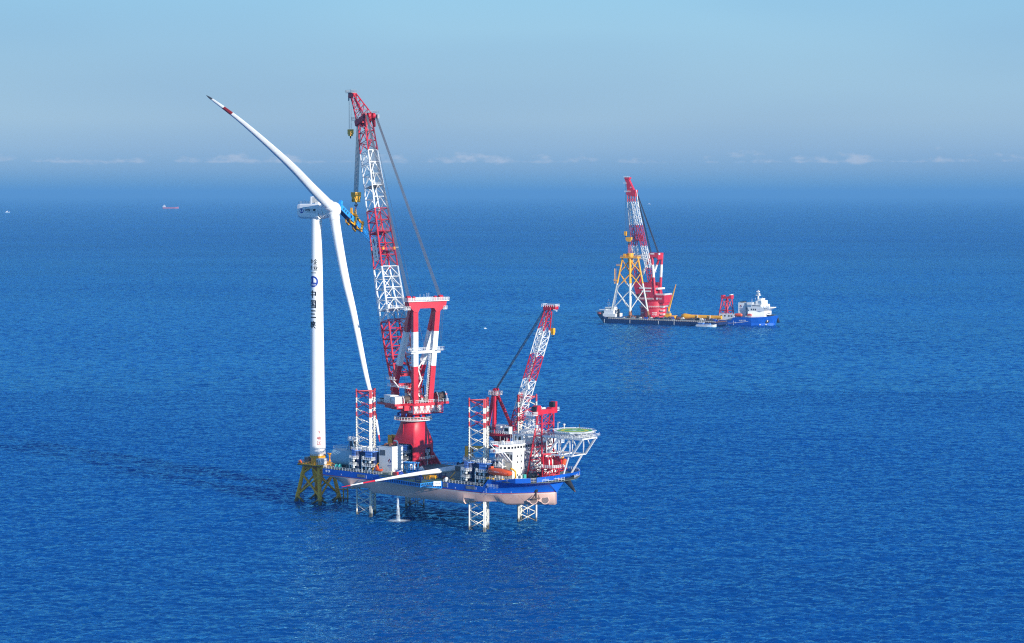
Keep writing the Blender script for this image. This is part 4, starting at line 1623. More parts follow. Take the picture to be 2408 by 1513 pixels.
def build_slew():
    mb = MB('red')
    mb.rev([(5.7, 38.56), (5.9, 39.0), (5.9, 40.0), (5.4, 40.4), (5.4, 42.2), (6.4, 44.2), (6.6, 45.0)], (0, 0, 0), n=48)
    mb.use('dgrey')
    mb.rev([(5.95, 39.0), (5.98, 39.05), (5.98, 39.6), (5.95, 39.65)], (0, 0, 0), n=48, caps=False)
    MC.part('slew_ring', mb)
    mb = MB('blue')
    for a in range(0, 360, 30):
        c = P3(6.5 * math.cos(R(a)), 6.5 * math.sin(R(a)), 39.9)
        mb.tube(c, c + Vector((0, 0, 1.4)), .42, n=8)
    MC.part('slew_motor', mb)
    poly = [(8.5, -13), (-6.0, -13), (-6.0, -10.2), (-4.2, -8.4), (-8.6, -4.2), (-8.6, 13), (7.8, 13), (8.5, 12)]
    mb = MB('red')
    mb.prism([(e, -l) for e, l in poly][::-1], 45.1, 46.0)
    # deep girders below
    mb.obox(P3(-1.2, -10.6, 44.6), (4.9, 0, 0), (0, 1.5, 0), (0, 0, .7))
    mb.obox(P3(-.5, 0, 44.0), (5.5, 0, 0), (0, 8.2, 0), (0, 0, 1.1))
    mb.obox(P3(0, 10.5, 44.6), (5.0, 0, 0), (0, 1.5, 0), (0, 0, .6))
    pl = MC.part('slew_platform', mb)
    mb = MB('wtext')
    put_text(mb, '中国电建', P3(-6.14, -10.3, 44.7), (0, -1, 0), (0, 0, 1), w=2.2, h=.5)
    MC.part('platform_lettering', mb, pl)
    mb = MB('white')
    mb.rail([P3(e * .985, l * .985, 46.0) for e, l in poly], 1.25, 1.3, .08, closed=True)
    MC.part('platform_railing', mb, pl)
    # hung machinery house behind red truss
    mb = MB('white')
    mb.obox(P3(-5.7, 2.3, 43.25), (2.3, 0, 0), (0, 6.9, 0), (0, 0, 1.55))
    mb.use('grey')
    for l in (-4.4, -2.8, 0.2, 3.2, 6.2, 8.8):
        mb.obox(P3(-8.02, l, 43.25), (.02, 0, 0), (0, .05, 0), (0, 0, 1.5))
    mh = MC.part('machinery_house', mb)
    mb = MB('red')
    e = -8.45
    for w in (41.45, 45.0):
        mb.bar(P3(e, -5.2, w), P3(e, 9.9, w), .35, .35)
        mb.bar(P3(-3.4, 9.9, w), P3(e, 9.9, w), .35, .35)
    for i in range(6):
        l = -5.2 + i * 3.02
        mb.bar(P3(e, l, 41.45), P3(e, l, 45.0), .22, .22)
    for i in range(5):
        l = -5.2 + i * 3.02
        mb.bar(P3(e, l, 45.0), P3(e, l + 1.51, 41.45), .16, .16)
        mb.bar(P3(e, l + 1.51, 41.45), P3(e, l + 3.02, 45.0), .16, .16)
    mb.bar(P3(-3.4, 9.9, 41.45), P3(-3.4, 9.9, 45), .3, .3)
    mb.bar(P3(-8.45, 9.9, 41.45), P3(-3.4, 9.9, 45), .2, .2)
    mb.obox(P3(-5.9, 2.4, 41.35), (2.6, 0, 0), (0, 7.6, 0), (0, 0, .12))
    MC.part('truss_cage', mb, mh)
    # two white electrical cabins on the left wing
    mb = MB('white')
    mb.obox(P3(1.2, -10.4, 47.6), (2.6, 0, 0), (0, 2.0, 0), (0, 0, 1.6))
    mb.obox(P3(1.2, -10.4, 49.25), (2.7, 0, 0), (0, 2.1, 0), (0, 0, .08))
    MC.part('electrical_cabin', mb)
    mb = MB('white')
    mb.obox(P3(-3.6, -10.4, 47.45), (2.1, 0, 0), (0, 2.3, 0), (0, 0, 1.45))
    mb.obox(P3(-3.6, -10.4, 48.95), (2.2, 0, 0), (0, 2.4, 0), (0, 0, .08))
    mb.use('grey')
    mb.obox(P3(-2.2, -12.75, 47.3), (.4, 0, 0), (0, .03, 0), (0, 0, 1.0))
    MC.part('electrical_cabin', mb)
    mb = MB('dgrey')
    mb.obox(P3(6.2, -11.4, 46.9), (.9, 0, 0), (0, .9, 0), (0, 0, .9))
    MC.part('hydraulic_unit', mb)
    # winches
    for e, l, r, wd in ((-5.2, -7.0, 1.35, 1.5), (-6.8, -2.6, 1.0, 1.3), (-6.6, 1.6, 1.0, 1.3), (-6.4, 9.6, 1.75, 1.7)):
        mb = MB('red')
        c = P3(e, l, 46.1 + r + .35)
        for s_ in (-1, 1):
            mb.obox(c + Vector((0, s_ * (wd + .25), -.3)), (r * .9, 0, 0), (0, .12, 0), (0, 0, r * 1.0))
        mb.tube(c + Vector((-.6, -wd - 1.6, .9)), c + Vector((-.6, -wd - .3, .9)), .45, n=10)
        w_ = MC.part('winch', mb)
        mb = MB('brown')
        mb.tube(c + Vector((0, -wd, 0)), c + Vector((0, wd, 0)), r, n=24)
        mb.use('black')
        for s_ in (-1, 1):
            mb.tube(c + Vector((0, s_ * wd, 0)), c + Vector((0, s_ * (wd + .14), 0)), r * 1.22, n=24)
        MC.part('drum', mb, w_)
        mb = MB('white')
        mb.path([c + Vector((-r * 1.5, wd + .5, -r - .2)), c + Vector((-r * 1.35, wd + .5, .4)), c + Vector((-r * .6, wd + .5, r * 1.2))], .16, n=6)
        mb.path([c + Vector((-r * 1.5, -wd - .5, -r - .2)), c + Vector((-r * 1.35, -wd - .5, .4)), c + Vector((-r * .6, -wd - .5, r * 1.2))], .12, n=6)
        MC.part('guard', mb, w_)


build_slew()

BACKC = [(49.8, 4.2, 5.6), (60, 6.9, 5.2), (81.2, 12.25, 4.7), (104.2, 18.5, 4.1), (129.6, 25.5, 3.3), (155.2, 32.4, 2.4), (168.5, 36.0, 2.1)]
DEPTH = [(49.8, 1.6), (60, 4.2), (68, 5.6), (81, 6.2), (104, 6.6), (155, 6.7), (160, 6.4), (168.5, 5.2)]


def boomp(w, back, side):
    e = lerp_tab([(a, b) for a, b, _ in BACKC], w)
    hw = lerp_tab([(a, c) for a, _, c in BACKC], w)
    if back:
        return P3(e, side * hw, w)
    d = lerp_tab(DEPTH, w)
    return P3(e + d, side * hw, w - d * .27)


def build_boom():
    secs = [('red', [58.6, 62.2, 66.0, 69.8, 73.6, 77.4, 81.2]), ('white', [81.2, 86.0, 90.5, 95.1, 99.7, 104.2]), ('red', [104.2, 109.3, 114.4, 119.5, 124.6, 129.6]),
            ('white', [129.6, 134.7, 139.8, 144.9, 150.0, 155.2]), ('red', [155.2, 159.6, 164.0, 168.5])]
    for si, (m, ws) in enumerate(secs):
        mb = MB(m)
        r = .46 - .04 * si
        rb = .21 - .012 * si
        for back in (0, 1):
            for s_ in (-1, 1):
                for a, b in zip(ws, ws[1:]):
                    mb.tube(boomp(a, back, s_), boomp(b, back, s_), r, n=8, caps=False)
        for i, (a, b) in enumerate(zip(ws, ws[1:])):
            for back in (0, 1):
                L0, R0, L1, R1 = boomp(a, back, -1), boomp(a, back, 1), boomp(b, back, -1), boomp(b, back, 1)
                mb.tube(L1, R1, rb * 1.15, n=6)
                if i == 0:
                    mb.tube(L0, R0, rb * 1.15, n=6)
                mid = (L1 + R1) / 2
                mb.tube(mid, L0, rb, n=6)
                mb.tube(mid, R0, rb, n=6)
            for s_ in (-1, 1):
                F0, B0, F1, B1 = boomp(a, 0, s_), boomp(a, 1, s_), boomp(b, 0, s_), boomp(b, 1, s_)
                mb.tube(F1, B1, rb, n=6)
                if (i + si) % 2:
                    mb.tube(F0, B1, rb, n=6)
                else:
                    mb.tube(B0, F1, rb, n=6)
            mb.tube(boomp(b, 0, -1), boomp(b, 1, 1), rb * .6, n=5)
        MC.part('boom_section', mb, label='%s section of the lattice boom' % ('white' if m == 'white' else 'red'))
    # solid foot of the boom
    mb = MB('red')
    for s_ in (-1, 1):
        foot = P3(5.2, 5.6 * s_, 49.2)
        for back in (0, 1):
            top = boomp(59.5, back, s_)
            mb.bar(foot.lerp(top, .1), top, 1.5, 1.4, (0, 1, 0), .9, .9)
        mb.obox(P3(5.6, 5.6 * s_, 51.2), (1.7, 0, 0), (0, .7, 0), (0, 0, 2.2))
        mb.bar(P3(5.4, 5.5 * s_, 47.0), P3(5.6, 5.5 * s_, 53.8), 2.2, 2.4, (0, 1, 0))
        mb.bar(P3(5.0, 6.0 * s_, 46), P3(5.4, 5.7 * s_, 50), 2.8, 2.6, (0, 1, 0))
        mb.bar(boomp(57.5, 1, s_), P3(7.2, 3.2 * s_, 57.4), 1.0, 1.6)
    mb.bar(boomp(57.2, 1, -1), boomp(57.2, 1, 1), 1.0, 1.2)
    mb.bar(P3(5.2, -5.2, 53.0), P3(5.2, 5.2, 53.0), 1.0, 1.3)
    mb.bar(P3(5.2, 0.2, 53.0), P3(5.2, .2, 46), .8, .8)
    MC.part('boom_foot', mb)
    # catwalk, floodlights, logo board and cable trays on the boom
    mb = MB('grey')
    for w in range(60, 166, 2):
        a, b = boomp(w, 1, .15), boomp(w + 2, 1, .15)
        a2, b2 = boomp(w, 0, .15), boomp(w + 2, 0, .15)
        pa, pb = a.lerp(a2, .5), b.lerp(b2, .5)
        mb.bar(pa, pb, .55, .12, (0, 1, 0))
        mb.tube(pa + Vector((0, .4, 0)), pb + Vector((0, .4, 0)), .05, n=4)
    MC.part('catwalk', mb)
    for wv, mm in ((139.8, 'dgrey'), (119.5, 'red'), (111.0, 'red'), (86.0, 'white')):
        mb = MB(mm)
        a, b = boomp(wv, 1, -1), boomp(wv, 1, 1)
        f = boomp(wv, 0, -1)
        g = boomp(wv, 0, 1)
        mb.add([a, b, g, f], [(0, 1, 2, 3)])
        mb.use('white' if mm != 'red' else 'red')
        mb.rail([a, b, g, f], 1.0, 1.2, .06, closed=True)
        MC.part('boom_platform', mb)
    mb = MB('white')
    for s_ in (-1, 1):
        c = boomp(86.2, 1, s_) + Vector((-.6, 0, .6))
        mb.obox(c, (.9, 0, 0), (0, .5, 0), (0, 0, .9))
        mb.obox(c + Vector((-.2, -s_ * 1.0, -1.2)), (1.2, 0, 0), (0, .7, 0), (0, 0, .12))
    MC.part('sheave_housing', mb)
    for l in (-2.6, 3.2):
        mb = MB('lampred')
        c = P3(19.9, l, 112.0)
        mb.rev([(.62, -.75), (.62, .75)], c, (0, 0, 1), 14)
        mb.use('yellow')
        mb.rev([(.64, -.25), (.66, 0), (.64, .25)], c, (0, 0, 1), 14, caps=False)
        MC.part('warning_light', mb)
    mb = MB('red')
    mb.bar(P3(20.4, -4.2, 112), P3(20.4, 4.4, 112), .3, .4)
    mb.use('white')
    mb.bar(P3(20.3, 3.9, 112.3), P3(20.3, 5.6, 112.3), .3, .3)
    MC.part('light_bar', mb)
    # logo board between the left chords
    q0, q1 = boomp(117.2, 1, -1), boomp(107.2, 1, -1)
    f0, f1 = boomp(117.2, 0, -1), boomp(107.2, 0, -1)
    up = (q0 - q1).normalized()
    ax = (q0 - f0)
    ax = (ax - up * ax.dot(up)).normalized()
    nrm = Vector((0, 1, 0))
    c = (q0 + q1 + f0 + f1) / 4 + Vector((0, .35, 0))
    mb = MB('white')
    mb.obox(c, ax * 2.0, up * 5.2, nrm * .06)
    board = MC.part('logo_board', mb)
    mb = MB('emred')
    cc = c + up * 3.2 + nrm * .09
    mb.add([cc + ax * x + up * y for x, y in ((-1.3, .5), (.1, 1.8), (.55, 1.1), (-.15, .35), (-.15, -.5))], [(0, 1, 2, 3, 4)])
    mb.use('emblem')
    mb.add([cc + ax * x + up * y for x, y in ((1.3, -.3), (.2, -1.8), (-.4, -1.1), (.35, -.2), (.35, .75))], [(0, 1, 2, 3, 4)])
    mb.use('ink')
    for i, ch in enumerate('中国电建'):
        put_text(mb, ch, c + up * (.6 - i * 1.35) + nrm * .09 + ax * .25, ax, up, w=1.0, h=1.0)
    for i in range(4):
        put_text(mb, 'POWER'[i], c + up * (.4 - i * 1.3) + nrm * .09 - ax * .9, ax, up, w=.3, h=.5)
    MC.part('board_lettering', mb, board)
    # head frame
    mb = MB('red')
    for s_ in (-1, 1):
        mb.bar(P3(34.4, 2.3 * s_, 165.5), P3(35.2, 2.3 * s_, 171.0), 1.0, .6, (0, 1, 0))
        mb.bar(P3(34.6, 2.3 * s_, 170.2), P3(43.5, 2.3 * s_, 167.0), .6, 2.2, (0, 0, 1))
    mb.bar(P3(35.2, -2.6, 170.2), P3(35.2, 2.6, 170.2), 2.0, 2.2)
    mb.bar(P3(39.0, -2.4, 168.6), P3(39.0, 2.4, 168.6), 2.6, 2.6)
    mb.bar(P3(42.7, -2.4, 167.2), P3(42.7, 2.4, 167.2), 2.0, 2.0)
    for s_ in (-1.2, 1.2):
        mb.tube(P3(43.6, s_ - .5, 166.9), P3(43.6, s_ + .5, 166.9), 1.2, n=20)
        mb.tube(P3(33.8, s_ - .6, 170.4), P3(33.8, s_ + .6, 170.4), 1.15, n=20)
    mb.bar(P3(37.5, 0, 163.0), P3(38.2, 0, 168), .8, .8)
    MC.part('boom_head', mb)
    mb = MB('grey')
    mb.obox(P3(45.3, 0, 168.6), (1.2, 0, 0), (0, 2.5, 0), (0, 0, .08))
    mb.rail([P3(44.1, -2.5, 168.7), P3(46.5, -2.5, 168.7), P3(46.5, 2.5, 168.7), P3(44.1, 2.5, 168.7)], 1.2, 1.0, .06)
    mb.rail([P3(32.2, -2.8, 171.4), P3(38.5, -2.8, 171.0), P3(38.5, 2.8, 171.0), P3(32.2, 2.8, 171.4)], 1.1, 1.2, .06, closed=True)
    mb.obox(P3(32.8, 2.9, 170.0), (.6, 0, 0), (0, .5, 0), (0, 0, .9))
    MC.part('head_platform', mb)
    # fly jib
    mb = MB('red')
    tips = {(0, -1): P3(49.2, -.8, 178.6), (0, 1): P3(49.2, .8, 178.6), (1, -1): P3(47.8, -.8, 180.6), (1, 1): P3(47.8, .8, 180.6)}
    bases = {(0, -1): P3(42.8, -2.2, 168.4), (0, 1): P3(42.8, 2.2, 168.4), (1, -1): P3(36.4, -2.2, 171.0), (1, 1): P3(36.4, 2.2, 171.0)}
    for k in tips:
        mb.tube(bases[k], tips[k], .28, n=8)
    n = 4
    for i in range(n):
        t0, t1 = i / n, (i + 1) / n
        for s_ in (-1, 1):
            mb.tube(bases[(0, s_)].lerp(tips[(0, s_)], t0), bases[(1, s_)].lerp(tips[(1, s_)], t1), .14, n=5)
            mb.tube(bases[(1, s_)].lerp(tips[(1, s_)], t1), bases[(0, s_)].lerp(tips[(0, s_)], t1), .14, n=5)
        for k in (0, 1):
            mb.tube(bases[(k, -1)].lerp(tips[(k, -1)], t0), bases[(k, 1)].lerp(tips[(k, 1)], t1), .12, n=5)
            mb.tube(bases[(k, 1)].lerp(tips[(k, 1)], t1), bases[(k, -1)].lerp(tips[(k, -1)], t1), .12, n=5)
    mb.obox(P3(49.2, 0, 180.0), (1.5, 0, 0), (0, 1.1, 0), (0, 0, .9))
    mb.tube(P3(51.2, -.8, 179.6), P3(51.2, .8, 179.6), 1.0, n=18)
    MC.part('fly_jib', mb)
    mb = MB('grey')
    mb.obox(P3(51.2, 0, 181.1), (2.6, 0, 0), (0, 1.3, 0), (0, 0, .07))
    mb.rail([P3(48.6, -1.3, 181.2), P3(53.8, -1.3, 181.2), P3(53.8, 1.3, 181.2), P3(48.6, 1.3, 181.2)], 1.1, .9, .06, closed=True)
    mb.bar(P3(50.2, -.5, 178.5), P3(44.6, -.5, 168.8), .5, .1, (0, 1, 0))
    mb.tube(P3(50.3, -.8, 178.9), P3(44.7, -.8, 169.2), .05, n=4)
    mb.bar(P3(53.0, 0, 181), P3(53.0, 0, 177.5), .3, .5)
    MC.part('jib_walkway', mb)


build_boom()


def build_aframe():
    T0 = 88.2

    def leg(a, b, w, h, name='a_frame_leg'):
        mb = MB('red')
        a, b = Vector(a), Vector(b)
        for z0, z1, m in ((46.0, 62.1, 'red'), (62.1, 77.0, 'white'), (77.0, T0, 'red')):
            z0c, z1c = max(z0, a.z), min(z1, b.z)
            if z1c <= z0c:
                continue
            mb.use(m)
            mb.bar(a.lerp(b, (z0c - a.z) / (b.z - a.z)), a.lerp(b, (z1c - a.z) / (b.z - a.z)), w, h, (0, 1, 0))
        MC.part(name, mb)
    for s_ in (-1, 1):
        leg(P3(-7.4, 3.7 * s_, 46.0), P3(-10.4, 5.7 * s_, 87.0), 2.0, 2.4)
        leg(P3(6.0, 6.2 * s_, 50.5), P3(-8.8, 6.0 * s_, 87.0), 2.0, 2.3)
    mb = MB('red')
    prof = [(-9.4, 89.9), (-9.0, 88.0), (-6.6, 85.6), (-4.7, 85.2), (-3.6, 87.0), (3.6, 87.0), (4.7, 85.2), (6.6, 85.6), (9.6, 88.0), (10.0, 89.9)]
    mb.prism_y([(-l, w) for l, w in prof], -11.6, -8.2)
    MC.part('a_frame_beam', mb)
    mb = MB('white')
    mb.prism([(-12.6, 10.2), (-12.6, -10.6), (-7.4, -10.6), (-7.4, 10.2)], 89.95, 90.2)
    mb.rail([P3(-12.6, -10.2, 90.2), P3(-12.6, 10.6, 90.2), P3(-7.4, 10.6, 90.2), P3(-7.4, -10.2, 90.2)], 1.3, 1.3, .1, closed=True, bars=3)
    MC.part('top_platform', mb)
    for l in (-8.4, -5.6, 5.2, 8.0):
        big = abs(l) > 6
        mb = MB('red')
        mb.tube(P3(-9.6, l - (.9 if big else .5), 91.4), P3(-9.6, l + (.9 if big else .5), 91.4), 1.0 if big else .7, n=18)
        mb.obox(P3(-9.6, l, 90.7), (.6, 0, 0), (0, .9 if big else .5, 0), (0, 0, .5))
        MC.part('top_sheave', mb)
    mb = MB('white')
    for l in (-3, -1, .5, 1.5):
        mb.tube(P3(-10.5, l, 90.2), P3(-10.5, l, 93.0 + (l % 1)), .06, n=4)
    MC.part('aerial', mb)
    mb = MB('white')
    mb.obox(P3(-10.5, -10.2, 86.6), (1.5, 0, 0), (0, 1.6, 0), (0, 0, .1))
    mb.rail([P3(-9, -8.7, 86.7), P3(-12, -8.7, 86.7), P3(-12, -11.8, 86.7), P3(-9, -11.8, 86.7)], 1.2, 1.0, .08)
    MC.part('side_platform', mb)
    mb = MB('white')
    mb.obox(P3(-10.5, 9.0, 86.4), (1.3, 0, 0), (0, 1.1, 0), (0, 0, .1))
    mb.rail([P3(-9, 8.2, 86.5), P3(-11.8, 8.2, 86.5), P3(-11.8, 10.2, 86.5), P3(-9, 10.2, 86.5)], 1.2, .9, .08)
    MC.part('side_platform', mb)
    mb = MB('white')
    mb.obox(P3(-9.6, 0, 68.2), (.9, 0, 0), (0, 7.4, 0), (0, 0, .55))
    mb.obox(P3(-10.2, 6.9, 68.8), (1.5, 0, 0), (0, 2.1, 0), (0, 0, .1))
    mb.obox(P3(-10.2, -6.4, 68.6), (1.5, 0, 0), (0, 1.6, 0), (0, 0, .1))
    mb.rail([P3(-11.5, -7.9, 68.8), P3(-11.5, -3, 68.8)], 1.2, 1.0, .07)
    mb.rail([P3(-8.8, -7.9, 68.8), P3(-8.8, 8.8, 68.8), P3(-11.6, 8.9, 68.9), P3(-11.6, 4.8, 68.9)], 1.2, 1.2, .07)
    MC.part('cross_platform', mb)
    mb = MB('white')
    # zig-zag stairs and caged ladder inside the right leg
    a, b = P3(-7.5, 1.6, 47), P3(-9.0, 2.6, 68)
    mb.tube(a, b, .09, n=5)
    mb.tube(a + Vector((0, -.7, 0)), b + Vector((0, -.7, 0)), .09, n=5)
    for k in range(42):
        p = a.lerp(b, k / 41)
        mb.tube(p, p + Vector((0, -.7, 0)), .055, n=4)
        if k % 2 == 0:
            mb.path([p, p + Vector((-.7, 0, 0)), p + Vector((-.7, -.7, 0)), p + Vector((0, -.7, 0))], .05, n=4)
    MC.part('ladder', mb)
    mb = MB('white')
    zs = [(47, 1.0), (51, -1.2), (56, 1.2), (60.5, -.6), (64, 1.8)]
    for (z0, l0), (z1, l1) in zip(zs, zs[1:]):
        mb.bar(P3(-4.8, l0, z0), P3(-5.2, l1, z1), .5, .12, (1, 0, 0))
        mb.rail([P3(-4.6, l1 - 1, z1), P3(-4.6, l1 + 1, z1)], 1.1, .7, .06)
        mb.obox(P3(-5.0, l1, z1), (.7, 0, 0), (0, 1.2, 0), (0, 0, .06))
    MC.part('stairs', mb)
    mb = MB('white')
    for (e0, e1, l, w) in ((8.4, 2.0, -7.4, 55.6), (8.4, -8.4, -7.2, 52.6)):
        mb.bar(P3(e0, l, w), P3(e1, l, w), 1.4, .15)
        mb.rail([P3(e0, l - .7, w), P3(e1, l - .7, w)], 1.25, 1.2, .085)
    mb.bar(P3(4, -7.6, 55.4), P3(-.5, -7.6, 52.7), .6, .12)
    MC.part('foot_walkway', mb)
    # inner gallows and small jib on the deck
    mb = MB('red')
    for l in (-1.5, 1.8):
        mb.bar(P3(0, l, 46), P3(0, l, 53.5), .5, .5)
    mb.bar(P3(0, -1.5, 53.4), P3(0, 1.8, 53.4), .5, .8)
    mb.bar(P3(0, -1.5, 47), P3(0, 1.8, 53), .25, .25)
    mb.bar(P3(0, 1.8, 47), P3(0, -1.5, 53), .25, .25)
    mb.use('white')
    mb.bar(P3(-5.6, -4.6, 46), P3(-5.6, -4.6, 50.3), .5, .5)
    mb.bar(P3(-5.6, -4.6, 46.6), P3(-6.2, -1.2, 49.4), .35, .35)
    mb.obox(P3(-2, -3.4, 48.2), (.8, 0, 0), (0, 1.0, 0), (0, 0, 1.2))
    MC.part('service_jib', mb)


build_aframe()


def build_ropes():
    # boom hoist ropes from the frame top to the boom head
    for sgn, l0, l1 in ((-1, -8.2, -2.2), (1, 7.8, 2.4)):
        mb = MB('wire')
        for i in range(9):
            o = (i - 4) * .17
            mb.tube(P3(-9.6, l0 + o * 1.2, 91.6), P3(33.8, l1 + o * .75, 170.6), .05, n=4, caps=False)
        MC.part('hoist_rope', mb)
    mb = MB('wire')
    for i in range(7):
        for y in (-.5, .5):
            mb.tube(P3(44.2 + (i - 3) * .34, y, 166.4), P3(47.0 + (i - 3) * .34, y, 136.6), .06, n=4, caps=False)
    MC.part('hook_rope', mb)
    mb = MB('wire')
    for e, e2 in ((51.8, 51.8), (52.3, 52.3), (50.5, 50.6), (49.6, 49.9)):
        mb.tube(P3(e, -.3, 179.0), P3(e2, -.3, 165.0), .05, n=4, caps=False)
    MC.part('hook_rope', mb)
    mb = MB('wire')
    for l in (-9.4, 8.6, 9.4):
        mb.tube(P3(-10.5, l, 89.8), P3(-6.8, l * .86, 47.2), .05, n=4, caps=False)
    mb.tube(P3(7, -9, 47), P3(40, -3.2, 168), .05, n=4, caps=False)
    mb.tube(P3(-5.2, -5.5, 47), boomp(160, 0, -1), .045, n=4, caps=False)
    mb.tube(P3(-6, 8, 48), P3(36, 1.5, 169), .06, n=4, caps=False)
    MC.part('tag_line', mb)
    # internal ropes down the boom
    mb = MB('wire')
    for i in range(6):
        mb.tube(P3(-5.0, -1.5 + i * .5, 47.5), P3(37.5, -1 + i * .4, 168.0), .06, n=4, caps=False)
    MC.part('hoist_line', mb)


build_ropes()

# hook blocks --------------------------------------------------------
mb = MB('yellow')
c = P3(47.0, 0, 134.6)
mb.obox(c + Vector((0, 0, .9)), (1.95, 0, 0), (0, 1.5, 0), (0, 0, 1.0))
mb.obox(c + Vector((0, 0, -1.2)), (1.65, 0, 0), (0, 1.3, 0), (0, 0, 1.35))
for x in (-1.0, .3):
    mb.tube(c + Vector((x, -1.6, -.6)), c + Vector((x, 1.6, -.6)), .55, n=16)
T = Thing('hook_block', 'big yellow main hook block hanging from the tall crane above the blue lifting beam', 'hook block', FC, tuple(c + Vector((0, 0, -4.4))))
blk = T.part('sheave_block', mb)
mb = MB('black')
for x in (-1.1, -.3, .5, 1.2):
    mb.obox(c + Vector((x, 0, 1.0)), (.07, 0, 0), (0, 1.53, 0), (0, 0, .3))
for k in range(3):
    mb.bar(c + Vector((.2 + k * .5, 1.36, -2.2)), c + Vector((.9 + k * .3, 1.36, -1.2 - k * .2)), .14, .05, (0, 1, 0))
T.part('sheave_slot', mb, blk)
mb = MB('dgrey')
mb.tube(c + Vector((0, 0, -2.5)), c + Vector((0, 0, -3.3)), .35, n=10)
pts = [c + Vector((math.cos(R(a)) * .75, 0, -3.75 + math.sin(R(a)) * .62)) for a in range(150, 400, 25)]
mb.path(pts, .27, n=8)
pts = [c + Vector((0, math.cos(R(a)) * .75, -3.75 + math.sin(R(a)) * .62)) for a in range(150, 400, 25)]
mb.path(pts, .24, n=8)
T.part('hook', mb)

c = P3(51.0, -.3, 163.6)
T = Thing('hook_block', 'small yellow auxiliary hook block hanging from the jib tip of the tall crane', 'hook block', FC, tuple(c + Vector((0, 0, -2.6))))
mb = MB('yellow')
mb.obox(c, (1.35, 0, 0), (0, .8, 0), (0, 0, 1.1))
mb.obox(c + Vector((0, 0, -1.4)), (.85, 0, 0), (0, .7, 0), (0, 0, .5))
T.part('sheave_block', mb)
mb = MB('black')
mb.bar(c + Vector((0, 0, -1.8)), c + Vector((0, 0, -3.0)), .5, .5, w1=.3, h1=.3)
T.part('hook', mb)


